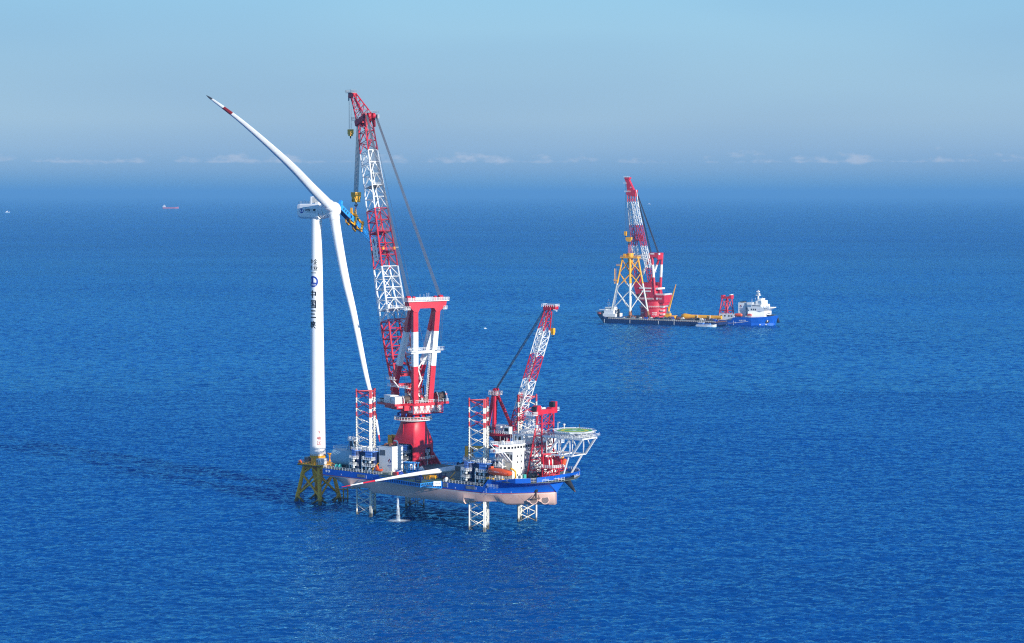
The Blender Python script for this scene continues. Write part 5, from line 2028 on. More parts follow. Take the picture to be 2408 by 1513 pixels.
# blade-lifting beam at the hub ---------------------------------------
def build_yoke():
    A, B = Vector((-75.9, 904, 130.0)), Vector((-63.6, 932, 114.0 + 0.9))
    d = (B - A).normalized()
    up = Vector((0, 0, 1))
    up = (up - d * up.dot(d)).normalized()
    side = d.cross(up)
    c = A.lerp(B, .5)
    T = Thing('lifting_beam', 'bright blue blade-lifting beam with yellow clamps slung beside the turbine hub', 'lifting beam', FW, tuple(c))
    L = (B - A).length
    b0, b1 = A - d * .5, A + d * (L * .60)
    mb = MB('sblue')
    mb.bar(b0, b1, 2.2, 2.5, up)
    mb.use('sblue')
    mb.obox(A + up * 2.2 + d * .3, d * .7, side * .7, up * .9)
    beam = T.part('box_beam', mb)
    mb = MB('dblue')
    mb.obox((b0 + b1) / 2 - up * 1.3, d * ((b1 - b0).length / 2), side * 1.12, up * .18)
    T.part('under_flange', mb, beam)
    mb = MB('ink')
    for t in (.07, .13, .19, .30):
        for s_ in (-1, 1):
            p = A.lerp(B, t) + side * (s_ * 1.105) + up * .2
            mb.add([p + d * (.5 * math.cos(a)) + up * (.72 * math.sin(a)) for a in [2 * math.pi * i / 16 for i in range(16)]], [tuple(range(16))])
    T.part('lightening_hole', mb, beam)
    # lattice tail
    mb = MB('sblue')
    e0, e1 = A + d * (L * .59), B
    cs = [(s1, s2) for s1 in (-1, 1) for s2 in (-1, 1)]
    k = 8
    for s1, s2 in cs:
        mb.bar(e0 + side * s1 * .95 + up * s2 * 1.05, e1 + side * s1 * .75 + up * s2 * .85, .2, .2)
    for i in range(k):
        for s1 in (-1, 1):
            p, q = e0.lerp(e1, i / k), e0.lerp(e1, (i + 1) / k)
            mb.bar(p + side * s1 * .95 + up * 1.05, q + side * s1 * .95 - up * 1.05, .11, .11)
            mb.bar(q + side * s1 * .95 - up * 1.05, q + side * s1 * .95 + up * 1.05, .11, .11)
            mb.bar(p + side * .95 + up * s1 * 1.05, q - side * .95 + up * s1 * 1.05, .1, .1)
    mb.obox(e1, d * .5, side * 1.1, up * 1.2)
    mb.obox(e0.lerp(e1, .42) + up * .3, d * .9, side * .5, up * .5)
    T.part('lattice_tail', mb)
    # two yellow clamp frames
    for t, k in ((.40, 1.0), (.60, .95)):
        p = A.lerp(B, t)
        mb = MB('yellow')
        for s_ in (-1, 1):
            mb.bar(p + side * s_ * 1.6 + up * 2.6 * k, p + side * s_ * 1.6 - up * 2.3 * k, .6, 1.0, d)
            mb.bar(p + side * s_ * 1.6 - up * 2.2 * k, p - d * 3.4 * k + side * s_ * 1.1 - up * 2.3 * k, .5, .6, up)
            mb.bar(p - d * 3.3 * k + side * s_ * 1.1 - up * 2.3 * k, p - d * 4.4 * k + side * s_ * 1.1 - up * 1.4 * k, .45, .4, up)
        mb.bar(p + side * 1.8 + up * 2.3 * k, p - side * 1.8 + up * 2.3 * k, 1.2, .9, up)
        mb.bar(p + up * 2.2, p + d * (2.2 if t > .5 else -2.6) + up * (1.6 if t > .5 else 2.6), .7, .7)
        if t > .5:
            mb.bar(p + up * 1.4 + d * .5, p + d * 3.8 + up * 1.9, .5, .45, up, .2, .25)
        else:
            mb.bar(p + up * 2.4 - d * 2.2, p + up * 4.6 - d * 3.4, .9, .8, d, .8, .4)
        T.part('clamp', mb)
    mb = MB('yellow')
    m = A.lerp(B, .43) + up * 2.6
    mb.bar(A.lerp(B, .34) + up * 2.4, m + up * .6, .8, .8)
    mb.bar(A.lerp(B, .62) + up * 2.5, m + up * .6, .8, .8)
    hk = FC @ P3(47.0, 0, 129.9)
    top = m.lerp(hk, .72)
    mb.bar(m, top, 1.5, 1.1, d, .5, .5)
    T.part('spreader', mb)
    mb = MB('rtext')
    for o in (-.35, 0, .35):
        mb.tube(top + d * o * .4, hk + Vector((o, 0, .5)), .07, n=5)
    T.part('sling', mb)
    mb = MB('dgrey')
    p = B.lerp(A, .16) + up * 3.6 + d * 2.5
    mb.rev([(.05, -.8), (.55, -.3), (.55, .3), (.05, .8)], p, (0, 0, 1), 10)
    mb.tube(p + Vector((0, 0, .7)), p + Vector((.3, 0, 6)), .05, n=4)
    mb.tube(p + Vector((0, 0, -.7)), B + up, .05, n=4)
    solo('tag_line_weight', 'small dark tag-line weight hanging beside the lower end of the blue lifting beam', 'weight', mb, FW, tuple(p))


build_yoke()


# ------------------------------------------------------------------ accommodation, bridge and helideck (parts of the vessel)
def build_accommodation():
    Z = Vector((0, 0, 1))
    mb = MB('white')
    plan = [(74, 4.6), (74, 31.4), (72.8, 32.6), (65.6, 32.6), (65.6, 3.4), (72.8, 3.4)]
    mb.prism(plan, 21.7, 33.0)
    house = V.part('deckhouse', mb)
    # bridge deck, wider than the house
    mb = MB('white')
    bp = [(74.6, 8.5), (74.6, 27.5), (73.2, 32.5), (70.4, 36.4), (68.4, 36.4), (68.0, -1.6), (70.4, -1.6), (73.2, 2.5)]
    mb.prism(bp, 33.0, 33.75)
    mb.prism([(x - (.35 if x > 70 else -.1), 17 + (y - 17) * .985) for x, y in bp], 33.75, 35.5)
    mb.prism([(x + (.25 if x > 70 else -.1), 17 + (y - 17) * 1.01) for x, y in bp], 35.5, 35.85)
    br = V.part('bridge', mb, label='bridge with a row of dark windows')
    # bridge windows
    segs = [((70.05, -1.33), (72.85, 2.72), 3), ((72.85, 2.72), (74.25, 8.63), 4), ((74.25, 8.63), (74.25, 27.37), 12), ((74.25, 27.37), (72.85, 31.3), 3)]
    for (a, b, k) in segs:
        a, b = Vector((*a, 0)), Vector((*b, 0))
        d = (b - a).normalized()
        n = Vector((d.y, -d.x, 0))
        L = (b - a).length
        for i in range(k):
            w = L / k
            p = a + d * (w * (i + .5)) + n * .03 + Z * 34.5
            mb = MB('glass')
            mb.obox(p, d * (w * .34), n * .05, Z * .47)
            V.part('bridge_window', mb, br)
    # rails along bridge top and wings
    mb = MB('white')
    mb.rail([(x * 1.0, y, 35.85) for x, y in [(68.2, -1.4), (70.3, -1.4), (73.1, 2.7), (74.4, 8.6), (74.4, 27.4), (73, 32.3), (70.2, 36.2), (68.4, 36.2)]], 1.3, 1.0, .075, bars=3)
    V.part('bridge_top_railing', mb, br)
    mb = MB('white')
    mb.prism([(72.0, -1.4), (71.5, -5.2), (68.6, -5.2), (68.6, -1.4)], 33.0, 33.25)
    mb.rail([(72.0, -1.4, 33.25), (71.5, -5.1, 33.25), (68.6, -5.1, 33.25), (68.6, -1.4, 33.25)], 1.25, .9, .08, bars=3)
    mb.prism([(72, 36.4), (71.5, 40.2), (68.6, 40.2), (68.6, 36.4)], 33.0, 33.25)
    mb.rail([(72, 36.4, 33.25), (71.5, 40.1, 33.25), (68.6, 40.1, 33.25), (68.6, 36.4, 33.25)], 1.25, .9, .08, bars=3)
    mb.use('rtext')
    mb.rev([(.42, 0), (.42, .12), (.22, .12), (.22, 0)], (70.6, -5.25, 33.9), (0, -1, 0), 14, caps=False)
    V.part('bridge_wing', mb, br)
    mb = MB('white')
    # searchlight and aerial outrigger off the near wing
    mb.bar((69.4, -1.6, 35.9), (68.6, -4.4, 36.4), .8, .15)
    mb.rail([(69.8, -1.6, 36.0), (68.6, -4.8, 36.5), (67.6, -4.6, 36.5), (68.2, -1.6, 36.0)], 1.2, .7, .07)
    mb.bar((69, -1.6, 33.4), (68.2, -4.6, 36.3), .2, .2)
    mb.use('red')
    mb.bar((69.8, -1.2, 35.2), (69.0, -3.8, 36.2), .12, .5)
    V.part('searchlight_outrigger', mb, br)
    # knee brackets and open stairs under the near wing
    mb = MB('white')
    for u in (69.0, 70.8, 72.6):
        mb.bar((u, -1.6, 33.0), (u, 3.4, 28.6), .4, .8, (1, 0, 0))
    mb.prism_x([(67, 33.0), (73.6, 33.0), (73.6, 29.0), (72.0, 30.4), (70.2, 31.8), (68, 32.4)], 3.05, 3.35)
    for u in (66.2, 68.0, 69.8):
        mb.bar((u, 1.2, 22), (u, 1.2, 33.0), .35, .35)
    for w in (26.6, 29.4):
        mb.prism([(65.8, .6), (70.0, .6), (70.0, 3.4), (65.8, 3.4)], w, w + .22)
        mb.rail([(65.8, .7, w + .2), (70.0, .7, w + .2)], 1.15, .9, .07)
    for (a, b) in (((66, 1.6, 22), (69.6, 1.6, 26.6)), ((69.6, 2.2, 26.6), (66, 2.2, 29.4)), ((66, 1.6, 29.4), (69.6, 1.6, 33))):
        mb.bar(a, b, .8, .2)
    V.part('stair_tower', mb, house)
    # dark glass windows on the near wall
    for (u, w, a, b) in ((70.9, 31.0, .9, .85), (72.8, 30.6, .38, 1.2), (67.4, 30.9, .7, .7)):
        mb = MB('glass')
        mb.box(u - a, u + a, 3.0, 3.06 if u > 72 else 3.38, w - b, w + b)
        V.part('side_window', mb, house)
    mb = MB('cream')
    mb.box(69.6, 73.2, 3.25, 3.42, 22, 28.6)
    V.part('side_panel', mb, house)
    # portholes on the front, each one alone
    first = None
    random.seed(5)
    for w in (23.4, 26.0, 28.6, 31.0):
        for k in range(11):
            y = 5.6 + k * 2.5
            if random.random() < .12:
                continue
            if first is None:
                mb = MB('glass')
                mb.obox((74.03, 0, 0), (.05, 0, 0), (0, .26, 0), (0, 0, .36))
                mb.use('grey')
                mb.obox((74.01, 0, 0), (.03, 0, 0), (0, .33, 0), (0, 0, .43))
                first = V.part('porthole', mb, house)
                first.location = (0, y, w)
            else:
                c = first.copy()
                COL.objects.link(c)
                c.parent = house
                c.location = (0, y, w)
    mb = MB('grey')
    # faint pipes, downpipes and crossed shrouds over the front
    for y in (7.6, 11.2):
        mb.tube((74.2, y, 22), (74.2, y, 33), .09, n=5)
    mb.bar((74.6, 9.6, 22.0), (74.6, 13.0, 26.2), .12, .7)
    mb.rail([(74.8, 9.6, 22.0), (74.8, 13.0, 26.2)], 1.1, .8, .06)
    V.part('front_pipework', mb, house)
    # upper house behind the monkey island
    mb = MB('pale')
    mb.use('white')
    mb.prism([(71.6, 12), (71.6, 26), (66.4, 26), (66.4, 12)], 35.85, 38.4)
    mb.prism([(71.9, 11.7), (71.9, 26.3), (66.2, 26.3), (66.2, 11.7)], 38.4, 38.6)
    up = V.part('upper_house', mb, house)
    mb = MB('glass')
    for u in (67.9, 70.1):
        mb.box(u - .55, u + .55, 11.95, 12.0, 36.4, 38.0)
    mb.box(69, 69.4, 11.94, 12.0, 36.2, 36.5)
    V.part('upper_window', mb, up)
    mb = MB('white')
    mb.rail([(66.4, 11.9, 38.6), (71.7, 11.9, 38.6), (71.7, 26.1, 38.6), (66.4, 26.1, 38.6)], 1.25, .9, .075, bars=3)
    V.part('upper_railing', mb, up)
    # second tier toward the helideck
    mb = MB('white')
    mb.prism([(72.4, 26.4), (72.4, 34), (68.6, 34), (68.6, 26.4)], 35.85, 37.6)
    mb.prism([(70.6, 17), (70.6, 25), (66.6, 25), (66.6, 17)], 38.6, 40.2)
    V.part('radar_house', mb, house)
    mb = MB('white')
    random.seed(3)
    for k in range(46):
        u, y = random.uniform(68.2, 72), random.uniform(1, 33)
        w0 = 38.5 if (12 < y < 26 and u > 66.4) else 35.9
        if k % 4 == 0:
            mb.rev([(.35, 0), (.5, .5), (.35, 1.0), (.02, 1.15)], (u, y, w0 + .5), n=10)
            mb.tube((u, y, w0), (u, y, w0 + .6), .12, n=5)
        elif k % 4 == 1:
            mb.box(u - .4, u + .4, y - .3, y + .3, w0, w0 + random.uniform(.7, 1.5))
        else:
            mb.tube((u, y, w0), (u, y, w0 + random.uniform(1.4, 3.4)), .06, n=4)
    V.part('deck_equipment', mb, house)
    # lattice radar mast
    mb = MB('white')
    base = [(67, 19), (70, 19), (70, 22), (67, 22)]
    for i in range(4):
        a, b = Vector((*base[i], 40.2)), Vector((*base[(i + 1) % 4], 40.2))
        at, bt = a.lerp(Vector((68.5, 20.5, 40.2)), .55) + Z * 6.5, b.lerp(Vector((68.5, 20.5, 40.2)), .55) + Z * 6.5
        mb.tube(a, at, .13, n=6)
        for k in range(4):
            p, q = a.lerp(at, k / 4), b.lerp(bt, (k + 1) / 4)
            mb.tube(p, q, .07, n=4)
            mb.tube(a.lerp(at, (k + 1) / 4), q, .07, n=4)
    mb.box(66.9, 70.1, 18.9, 22.1, 43.8, 44.0)
    mb.rail([(66.9, 18.9, 44), (70.1, 18.9, 44), (70.1, 22.1, 44), (66.9, 22.1, 44)], 1.1, .8, .06, closed=True)
    mb.box(67.2, 69.8, 20.2, 20.8, 46.4, 46.8)
    mb.rev([(.5, 0), (.7, .6), (.4, 1.2), (.05, 1.4)], (69.6, 19.3, 44.2), n=12)
    V.part('radar_mast', mb, house)


build_accommodation()


def build_helideck():
    Z = Vector((0, 0, 1))
    hc = Vector((94.9, 15.6, 42.0))
    rad = 7.9
    mb = MB('white')
    oc = [(hc.x + rad * math.cos(R(22.5 + 45 * i)), hc.y + rad * math.sin(R(22.5 + 45 * i))) for i in range(8)]
    mb.prism(oc, 41.55, 41.95)
    deck = V.part('helideck', mb)
    mb = MB('green')
    o2 = [(hc.x + (rad - .35) * math.cos(R(22.5 + 45 * i)), hc.y + (rad - .35) * math.sin(R(22.5 + 45 * i))) for i in range(8)]
    mb.prism(o2, 41.95, 41.97)
    mb.use('lime')
    ring = [(hc.x + 5.6 * math.cos(R(a)), hc.y + 5.6 * math.sin(R(a))) for a in range(0, 360, 8)]
    mb.prism(ring, 41.97, 41.985)
    mb.use('green')
    ring = [(hc.x + 4.2 * math.cos(R(a)), hc.y + 4.2 * math.sin(R(a))) for a in range(0, 360, 8)]
    mb.prism(ring, 41.985, 42.0)
    mb.use('wtext')
    for y in (-1.2, 1.2):
        mb.box(hc.x - 2.0, hc.x + 2.0, hc.y + y - .3, hc.y + y + .3, 42.0, 42.02)
    mb.box(hc.x - .3, hc.x + .3, hc.y - .9, hc.y + .9, 42.0, 42.018)
    V.part('landing_marking', mb, deck)
    mb = MB('white')
    # outward safety net frame
    for i in range(8):
        a, b = Vector((*oc[i], 41.8)), Vector((*oc[(i + 1) % 8], 41.8))
        ca, cb = a - hc, b - hc
        ca.z = cb.z = 0
        a2, b2 = a + ca.normalized() * 1.1 + Z * .35, b + cb.normalized() * 1.1 + Z * .35
        mb.tube(a2, b2, .09, n=5)
        mb.tube(a.lerp(a2, .5), b.lerp(b2, .5), .05, n=4)
        for k in range(6):
            mb.tube(a.lerp(b, k / 6), a2.lerp(b2, k / 6), .06, n=4)
    V.part('perimeter_net', mb, deck)
    mb = MB('white')
    # under-deck lattice
    for k in range(-3, 4):
        y = hc.y + k * 2.3
        h = math.sqrt(max(0, 8.2 ** 2 - (k * 2.3) ** 2))
        mb.bar((hc.x - h, y, 41.35), (hc.x + h, y, 41.35), .25, .4)
        mb.bar((hc.x - h * .9, y, 39.6), (hc.x + h * .9, y, 39.6), .2, .25)
        n = 6
        for i in range(n):
            x0, x1 = hc.x - h * .9 + 1.8 * h * i / n, hc.x - h * .9 + 1.8 * h * (i + .5) / n
            x2 = hc.x - h * .9 + 1.8 * h * (i + 1) / n
            mb.tube((x0, y, 39.6), (x1, y, 41.3), .10, n=4)
            mb.tube((x1, y, 41.3), (x2, y, 39.6), .10, n=4)
    mb.rail([(hc.x + 7, hc.y - 7.5, 39.7), (hc.x + 8.4, hc.y, 39.7), (hc.x + 7, hc.y + 7.5, 39.7)], 1.1, 1.2, .06)
    mb.rail([(hc.x + 7, hc.y - 7.5, 39.7), (hc.x - 6, hc.y - 7.8, 39.7)], 1.1, 1.2, .06)
    V.part('deck_truss', mb, deck)
    mb = MB('white')
    # main girders and the raking struts down to the bow
    for y in (11.0, 20.2):
        mb.bar((72, y, 39.2), (102.5, y, 39.2), .6, .75)
        mb.bar((84.0, y, 32.2), (97.0, y, 32.2), .6, .6)
        mb.bar((74, y, 32.4), (84, y, 32.2), .5, .5)
        mb.bar((102.0, y, 39.0), (97.0, y, 32.3), .55, .55)
        for a, b in (((84.5, 32.3), (84.5, 39.0)), ((85.5, 32.3), (90.5, 39.0)), ((90.5, 32.3), (90.5, 39.0)), ((90.5, 32.3), (96, 39.0)), ((96, 32.3), (96, 39.0)), ((96.5, 32.3), (101.5, 39.0)), ((90.0, 39.0), (85.2, 32.3)), ((99.5, 35.7), (97.5, 39))):
            mb.bar((a[0], y, a[1]), (b[0], y, b[1]), .36, .36)
        mb.bar((95.5, y, 32.0), (90.6, y + (17 - y) * .45, 23.4), .55, .55)
        mb.bar((86.0, y, 32.0), (81.5, y, 25.5), .5, .5)
    for x in (84.5, 90.5, 96.6, 101.8):
        mb.bar((x, 11, 39.2), (x, 20.2, 39.2), .45, .5)
        if x < 100:
            mb.bar((x, 11, 32.2), (x, 20.2, 32.2), .4, .4)
            mb.bar((x, 11, 32.2), (x, 20.2, 39.0), .3, .3)
    V.part('support_strut', mb, deck)
    mb = MB('white')
    # approach walkway, foam monitors and stairs
    mb.box(74, 90, 12.6, 14.2, 39.3, 39.5)
    mb.rail([(74, 12.6, 39.5), (90, 12.6, 39.5)], 1.15, 1.2, .07)
    mb.rail([(74, 14.2, 39.5), (90, 14.2, 39.5)], 1.15, 1.2, .07)
    mb.path([Vector((84, 12, 39.5)), Vector((83, 12.2, 41.2)), Vector((85.5, 12.5, 42.2)), Vector((89.5, 12.8, 42.0))], .12, n=6)
    mb.path([Vector((88, 18, 39.5)), Vector((88, 18, 43.4))], .16, n=6)
    mb.rev([(.1, 0), (.5, .5), (.5, .8), (.1, 1.0)], (88, 18, 43.0), n=10)
    mb.tube((82.6, 21, 39), (82.6, 21, 44.0), .14, n=6)
    mb.tube((82.6, 21, 43.9), (83.6, 21, 43.9), .2, n=6)
    V.part('access_walkway', mb, deck)
    mb = MB('black')
    mb.tube((92, 22.8, 42), (92, 22.8, 43.7), .14, .2, n=6)
    V.part('windsock', mb, deck)


build_helideck()

# ------------------------------------------------------------------ auxiliary crane over the deckhouse
AC = Thing('auxiliary_crane', 'smaller red and white lattice crane behind the white deckhouse of the jack-up vessel', 'crane', FS, (46.6, 30, 21.8))


def build_aux():
    cx, cy = 46.6, 30.0
    mb = MB('red')
    mb.rev([(3.4, WD), (3.2, 24), (2.6, 27), (2.6, 30.5), (3.4, 32.0), (3.5, 33.0)], (cx, cy, 0), n=32)
    AC.part('pedestal', mb)
    mb = MB('red')
    mb.rev([(3.0, 33), (3.4, 33.4), (4.6, 34.6), (6.6, 35.6)], (cx, cy, 0), n=32)
    mb.prism([(cx - 7.4, cy - 5), (cx + 7.6, cy - 5), (cx + 8.6, cy), (cx + 7.6, cy + 5), (cx - 7.4, cy + 5)], 35.5, 36.4)
    mb.box(cx - 2.0, cx + 2.0, cy - 4.2, cy - 3.0, 30.6, 32.4)
    pl = AC.part('slew_platform', mb)
    mb = MB('white')
    mb.rail([(cx - 7.2, cy - 4.8, 36.4), (cx + 7.5, cy - 4.8, 36.4), (cx + 8.3, cy, 36.4), (cx + 7.4, cy + 4.8, 36.4), (cx - 7.2, cy + 4.8, 36.4)], 1.2, 1.1, .08, closed=True)
    mb.obox((cx - .6, cy - 4.3, 32.0), (1.7, 0, 0), (0, .8, 0), (0, 0, .9))
    AC.part('railing', mb, pl)
    mb = MB('white')
    mb.box(cx - 3.8, cx + 1.8, cy - 3.2, cy + 3.4, 36.4, 39.4)
    AC.part('machinery_house', mb)
    mb = MB('white')
    mb.box(cx + 4.6, cx + 7.6, cy - 4.6, cy - 2.2, 36.5, 39.5)
    mb.use('glass')
    mb.box(cx + 5.0, cx + 7.0, cy - 4.66, cy - 4.6, 37.6, 39.0)
    AC.part('operator_cab', mb)
    mb = MB('brown')
    mb.tube((cx - 4.6, cy - 4.4, 37.9), (cx - 4.6, cy - 1.8, 37.9), 1.3, n=20)
    mb.use('red')
    mb.tube((cx - 4.6, cy - 4.7, 37.9), (cx - 4.6, cy - 4.4, 37.9), 1.5, n=20)
    mb.use('white')
    mb.path([Vector((cx - 3.2, cy - 4.8, 36.5)), Vector((cx - 3.0, cy - 4.8, 38.6)), Vector((cx - 3.8, cy - 4.8, 39.4))], .3, n=6)
    AC.part('winch', mb)
    ap = Vector((cx - 3.4, cy, 53.0))
    for (dx, dy, w, h) in ((-5.9, -2.6, 1.0, 1.0), (-5.9, 2.6, 1.0, 1.0), (-1.0, -4.2, 1.05, 1.05), (4.2, 3.0, 1.0, 1.0)):
        mb = MB('red')
        mb.bar((cx + dx, cy + dy, 36.4), ap + Vector((.3 if dx > -2 else -.4, math.copysign(.9, dy), -1.0)), w, h, (0, 1, 0))
        AC.part('a_frame_leg', mb)
    mb = MB('red')
    mb.obox(ap + Vector((0, 0, -.4)), (1.5, 0, 0), (0, 1.5, 0), (0, 0, .6))
    for y in (-.8, .8):
        mb.tube(ap + Vector((.2, y - .3, .9)), ap + Vector((.2, y + .3, .9)), .9, n=16)
    mb.use('white')
    mb.rail([ap + Vector((x, y, -.9)) for x, y in ((-2.1, -1.9), (2.2, -1.9), (2.2, 1.9), (-2.1, 1.9))], 1.6, .8, .08, closed=True, bars=3)
    mb.obox(ap + Vector((0, 0, -1.0)), (2.2, 0, 0), (0, 2.0, 0), (0, 0, .08))
    AC.part('mast_head', mb)
    # lattice boom
    w0, w1 = 38.0, 88.3

    def bp(w, back, s_):
        t = (w - w0) / (w1 - w0)
        e = cx + 5.2 + (71.2 - cx - 5.2 - 1.2) * t
        tp = min(1, t / .12) * .55 + .45
        te = 1 if t < .82 else 1 - (t - .82) / .18 * .45
        hw = 2.35 * tp * te
        d = 3.0 * tp * te
        return Vector((e + (0 if back else d), cy + s_ * hw, w - (0 if back else d * .38)))
    secs = [('red', 38.0, 46.8), ('white', 46.8, 59.8), ('red', 59.8, 70.2), ('white', 70.2, 80.8), ('red', 80.8, 88.3)]
    for m, a0, a1 in secs:
        mb = MB(m)
        k = max(2, round((a1 - a0) / 3.0))
        ws = [a0 + (a1 - a0) * i / k for i in range(k + 1)]
        for a, b in zip(ws, ws[1:]):
            for back in (0, 1):
                for s_ in (-1, 1):
                    mb.tube(bp(a, back, s_), bp(b, back, s_), .24, n=6, caps=False)
                L0, R0, L1, R1 = bp(a, back, -1), bp(a, back, 1), bp(b, back, -1), bp(b, back, 1)
                mb.tube(L1, R1, .12, n=5)
                mb.tube(L0, R1, .12, n=5)
                mb.tube(R0, L1, .12, n=5)
            for s_ in (-1, 1):
                F0, B0, F1, B1 = bp(a, 0, s_), bp(a, 1, s_), bp(b, 0, s_), bp(b, 1, s_)
                mb.tube(F1, B1, .12, n=5)
                mb.tube(F0, B1, .12, n=5)
                mb.tube(B0, F1, .12, n=5)
        AC.part('boom_section', mb, label='%s section of the lattice boom' % m)
    mb = MB('white')
    for w in range(40, 87, 1):
        p, q = bp(w, 1, -.1).lerp(bp(w, 0, -.1), .3), bp(w + 1, 1, -.1).lerp(bp(w + 1, 0, -.1), .3)
        mb.bar(p, q, .6, .1, (0, 1, 0))
        if w % 2:
            mb.path([p + Vector((0, .35, 0)), p + Vector((.4, .35, .8)), p + Vector((.4, -.35, .8)), p + Vector((0, -.35, 0))], .06, n=4)
    mb.obox(bp(78.5, 1, 0) + Vector((-.5, 0, 0)), (1.3, 0, 0), (0, 1.9, 0), (0, 0, .35))
    mb.obox(bp(57.5, 0, -1) + Vector((.6, -.3, 0)), (.5, 0, 0), (0, .5, 0), (0, 0, .8))
    AC.part('boom_walkway', mb)
    mb = MB('red')
    tp = Vector((71.0, cy, 88.8))
    mb.obox(tp + Vector((.2, 0, .2)), (1.8, 0, 0), (0, 1.6, 0), (0, 0, .7))
    mb.obox(tp + Vector((2.6, 0, .6)), (1.6, 0, 0), (0, 1.1, 0), (0, 0, .6))
    for x in (-1.2, 1.2, 3.6):
        mb.tube(tp + Vector((x, -.7, .9)), tp + Vector((x, .7, .9)), .8, n=16)
    mb.use('white')
    mb.rail([tp + Vector((x, y, .9)) for x, y in ((-2.2, -1.8), (4.4, -1.4), (4.4, 1.4), (-2.2, 1.8))], 1.2, .9, .08, closed=True)
    mb.bar(tp + Vector((3.4, -1.2, 0)), tp + Vector((5.2, -1.2, -.6)), .5, .4)
    AC.part('boom_head', mb)
    mb = MB('wire')
    for i in range(8):
        y = (i - 3.5) * .22
        mb.tube(ap + Vector((.4, y, 1.4)), Vector((69.6, cy + y * 1.4, 89.2)), .05, n=4, caps=False)
    AC.part('hoist_rope', mb)
    mb = MB('wire')
    for x in (-.3, .3):
        mb.tube(tp + Vector((2.2 + x, 0, 0)), tp + Vector((2.2 + x, 0, -7.8)), .05, n=4, caps=False)
    AC.part('hook_rope', mb)
    c = tp + Vector((2.2, 0, -9.2))
    T = Thing('hook_block', 'yellow hook block under the boom tip of the smaller crane at the right', 'hook block', FS, tuple(c + Vector((0, 0, -2.2))))
    mb = MB('yellow')
    mb.obox(c + Vector((0, 0, .5)), (.75, 0, 0), (0, .6, 0), (0, 0, .95))
    mb.obox(c + Vector((0, 0, -.8)), (.55, 0, 0), (0, .5, 0), (0, 0, .4))
    T.part('sheave_block', mb)
    mb = MB('black')
    mb.path([c + Vector((.45 * math.cos(R(a)), 0, -1.6 + .4 * math.sin(R(a)))) for a in range(130, 400, 30)], .15, n=6)
    T.part('hook', mb)


build_aux()

# ------------------------------------------------------------------ red boom-rest tower on the bow
BR = Thing('boom_rest_tower', 'tall red lattice boom-rest tower in front of the white deckhouse on the bow', 'tower', FS, (80, 14.5, 21.8))


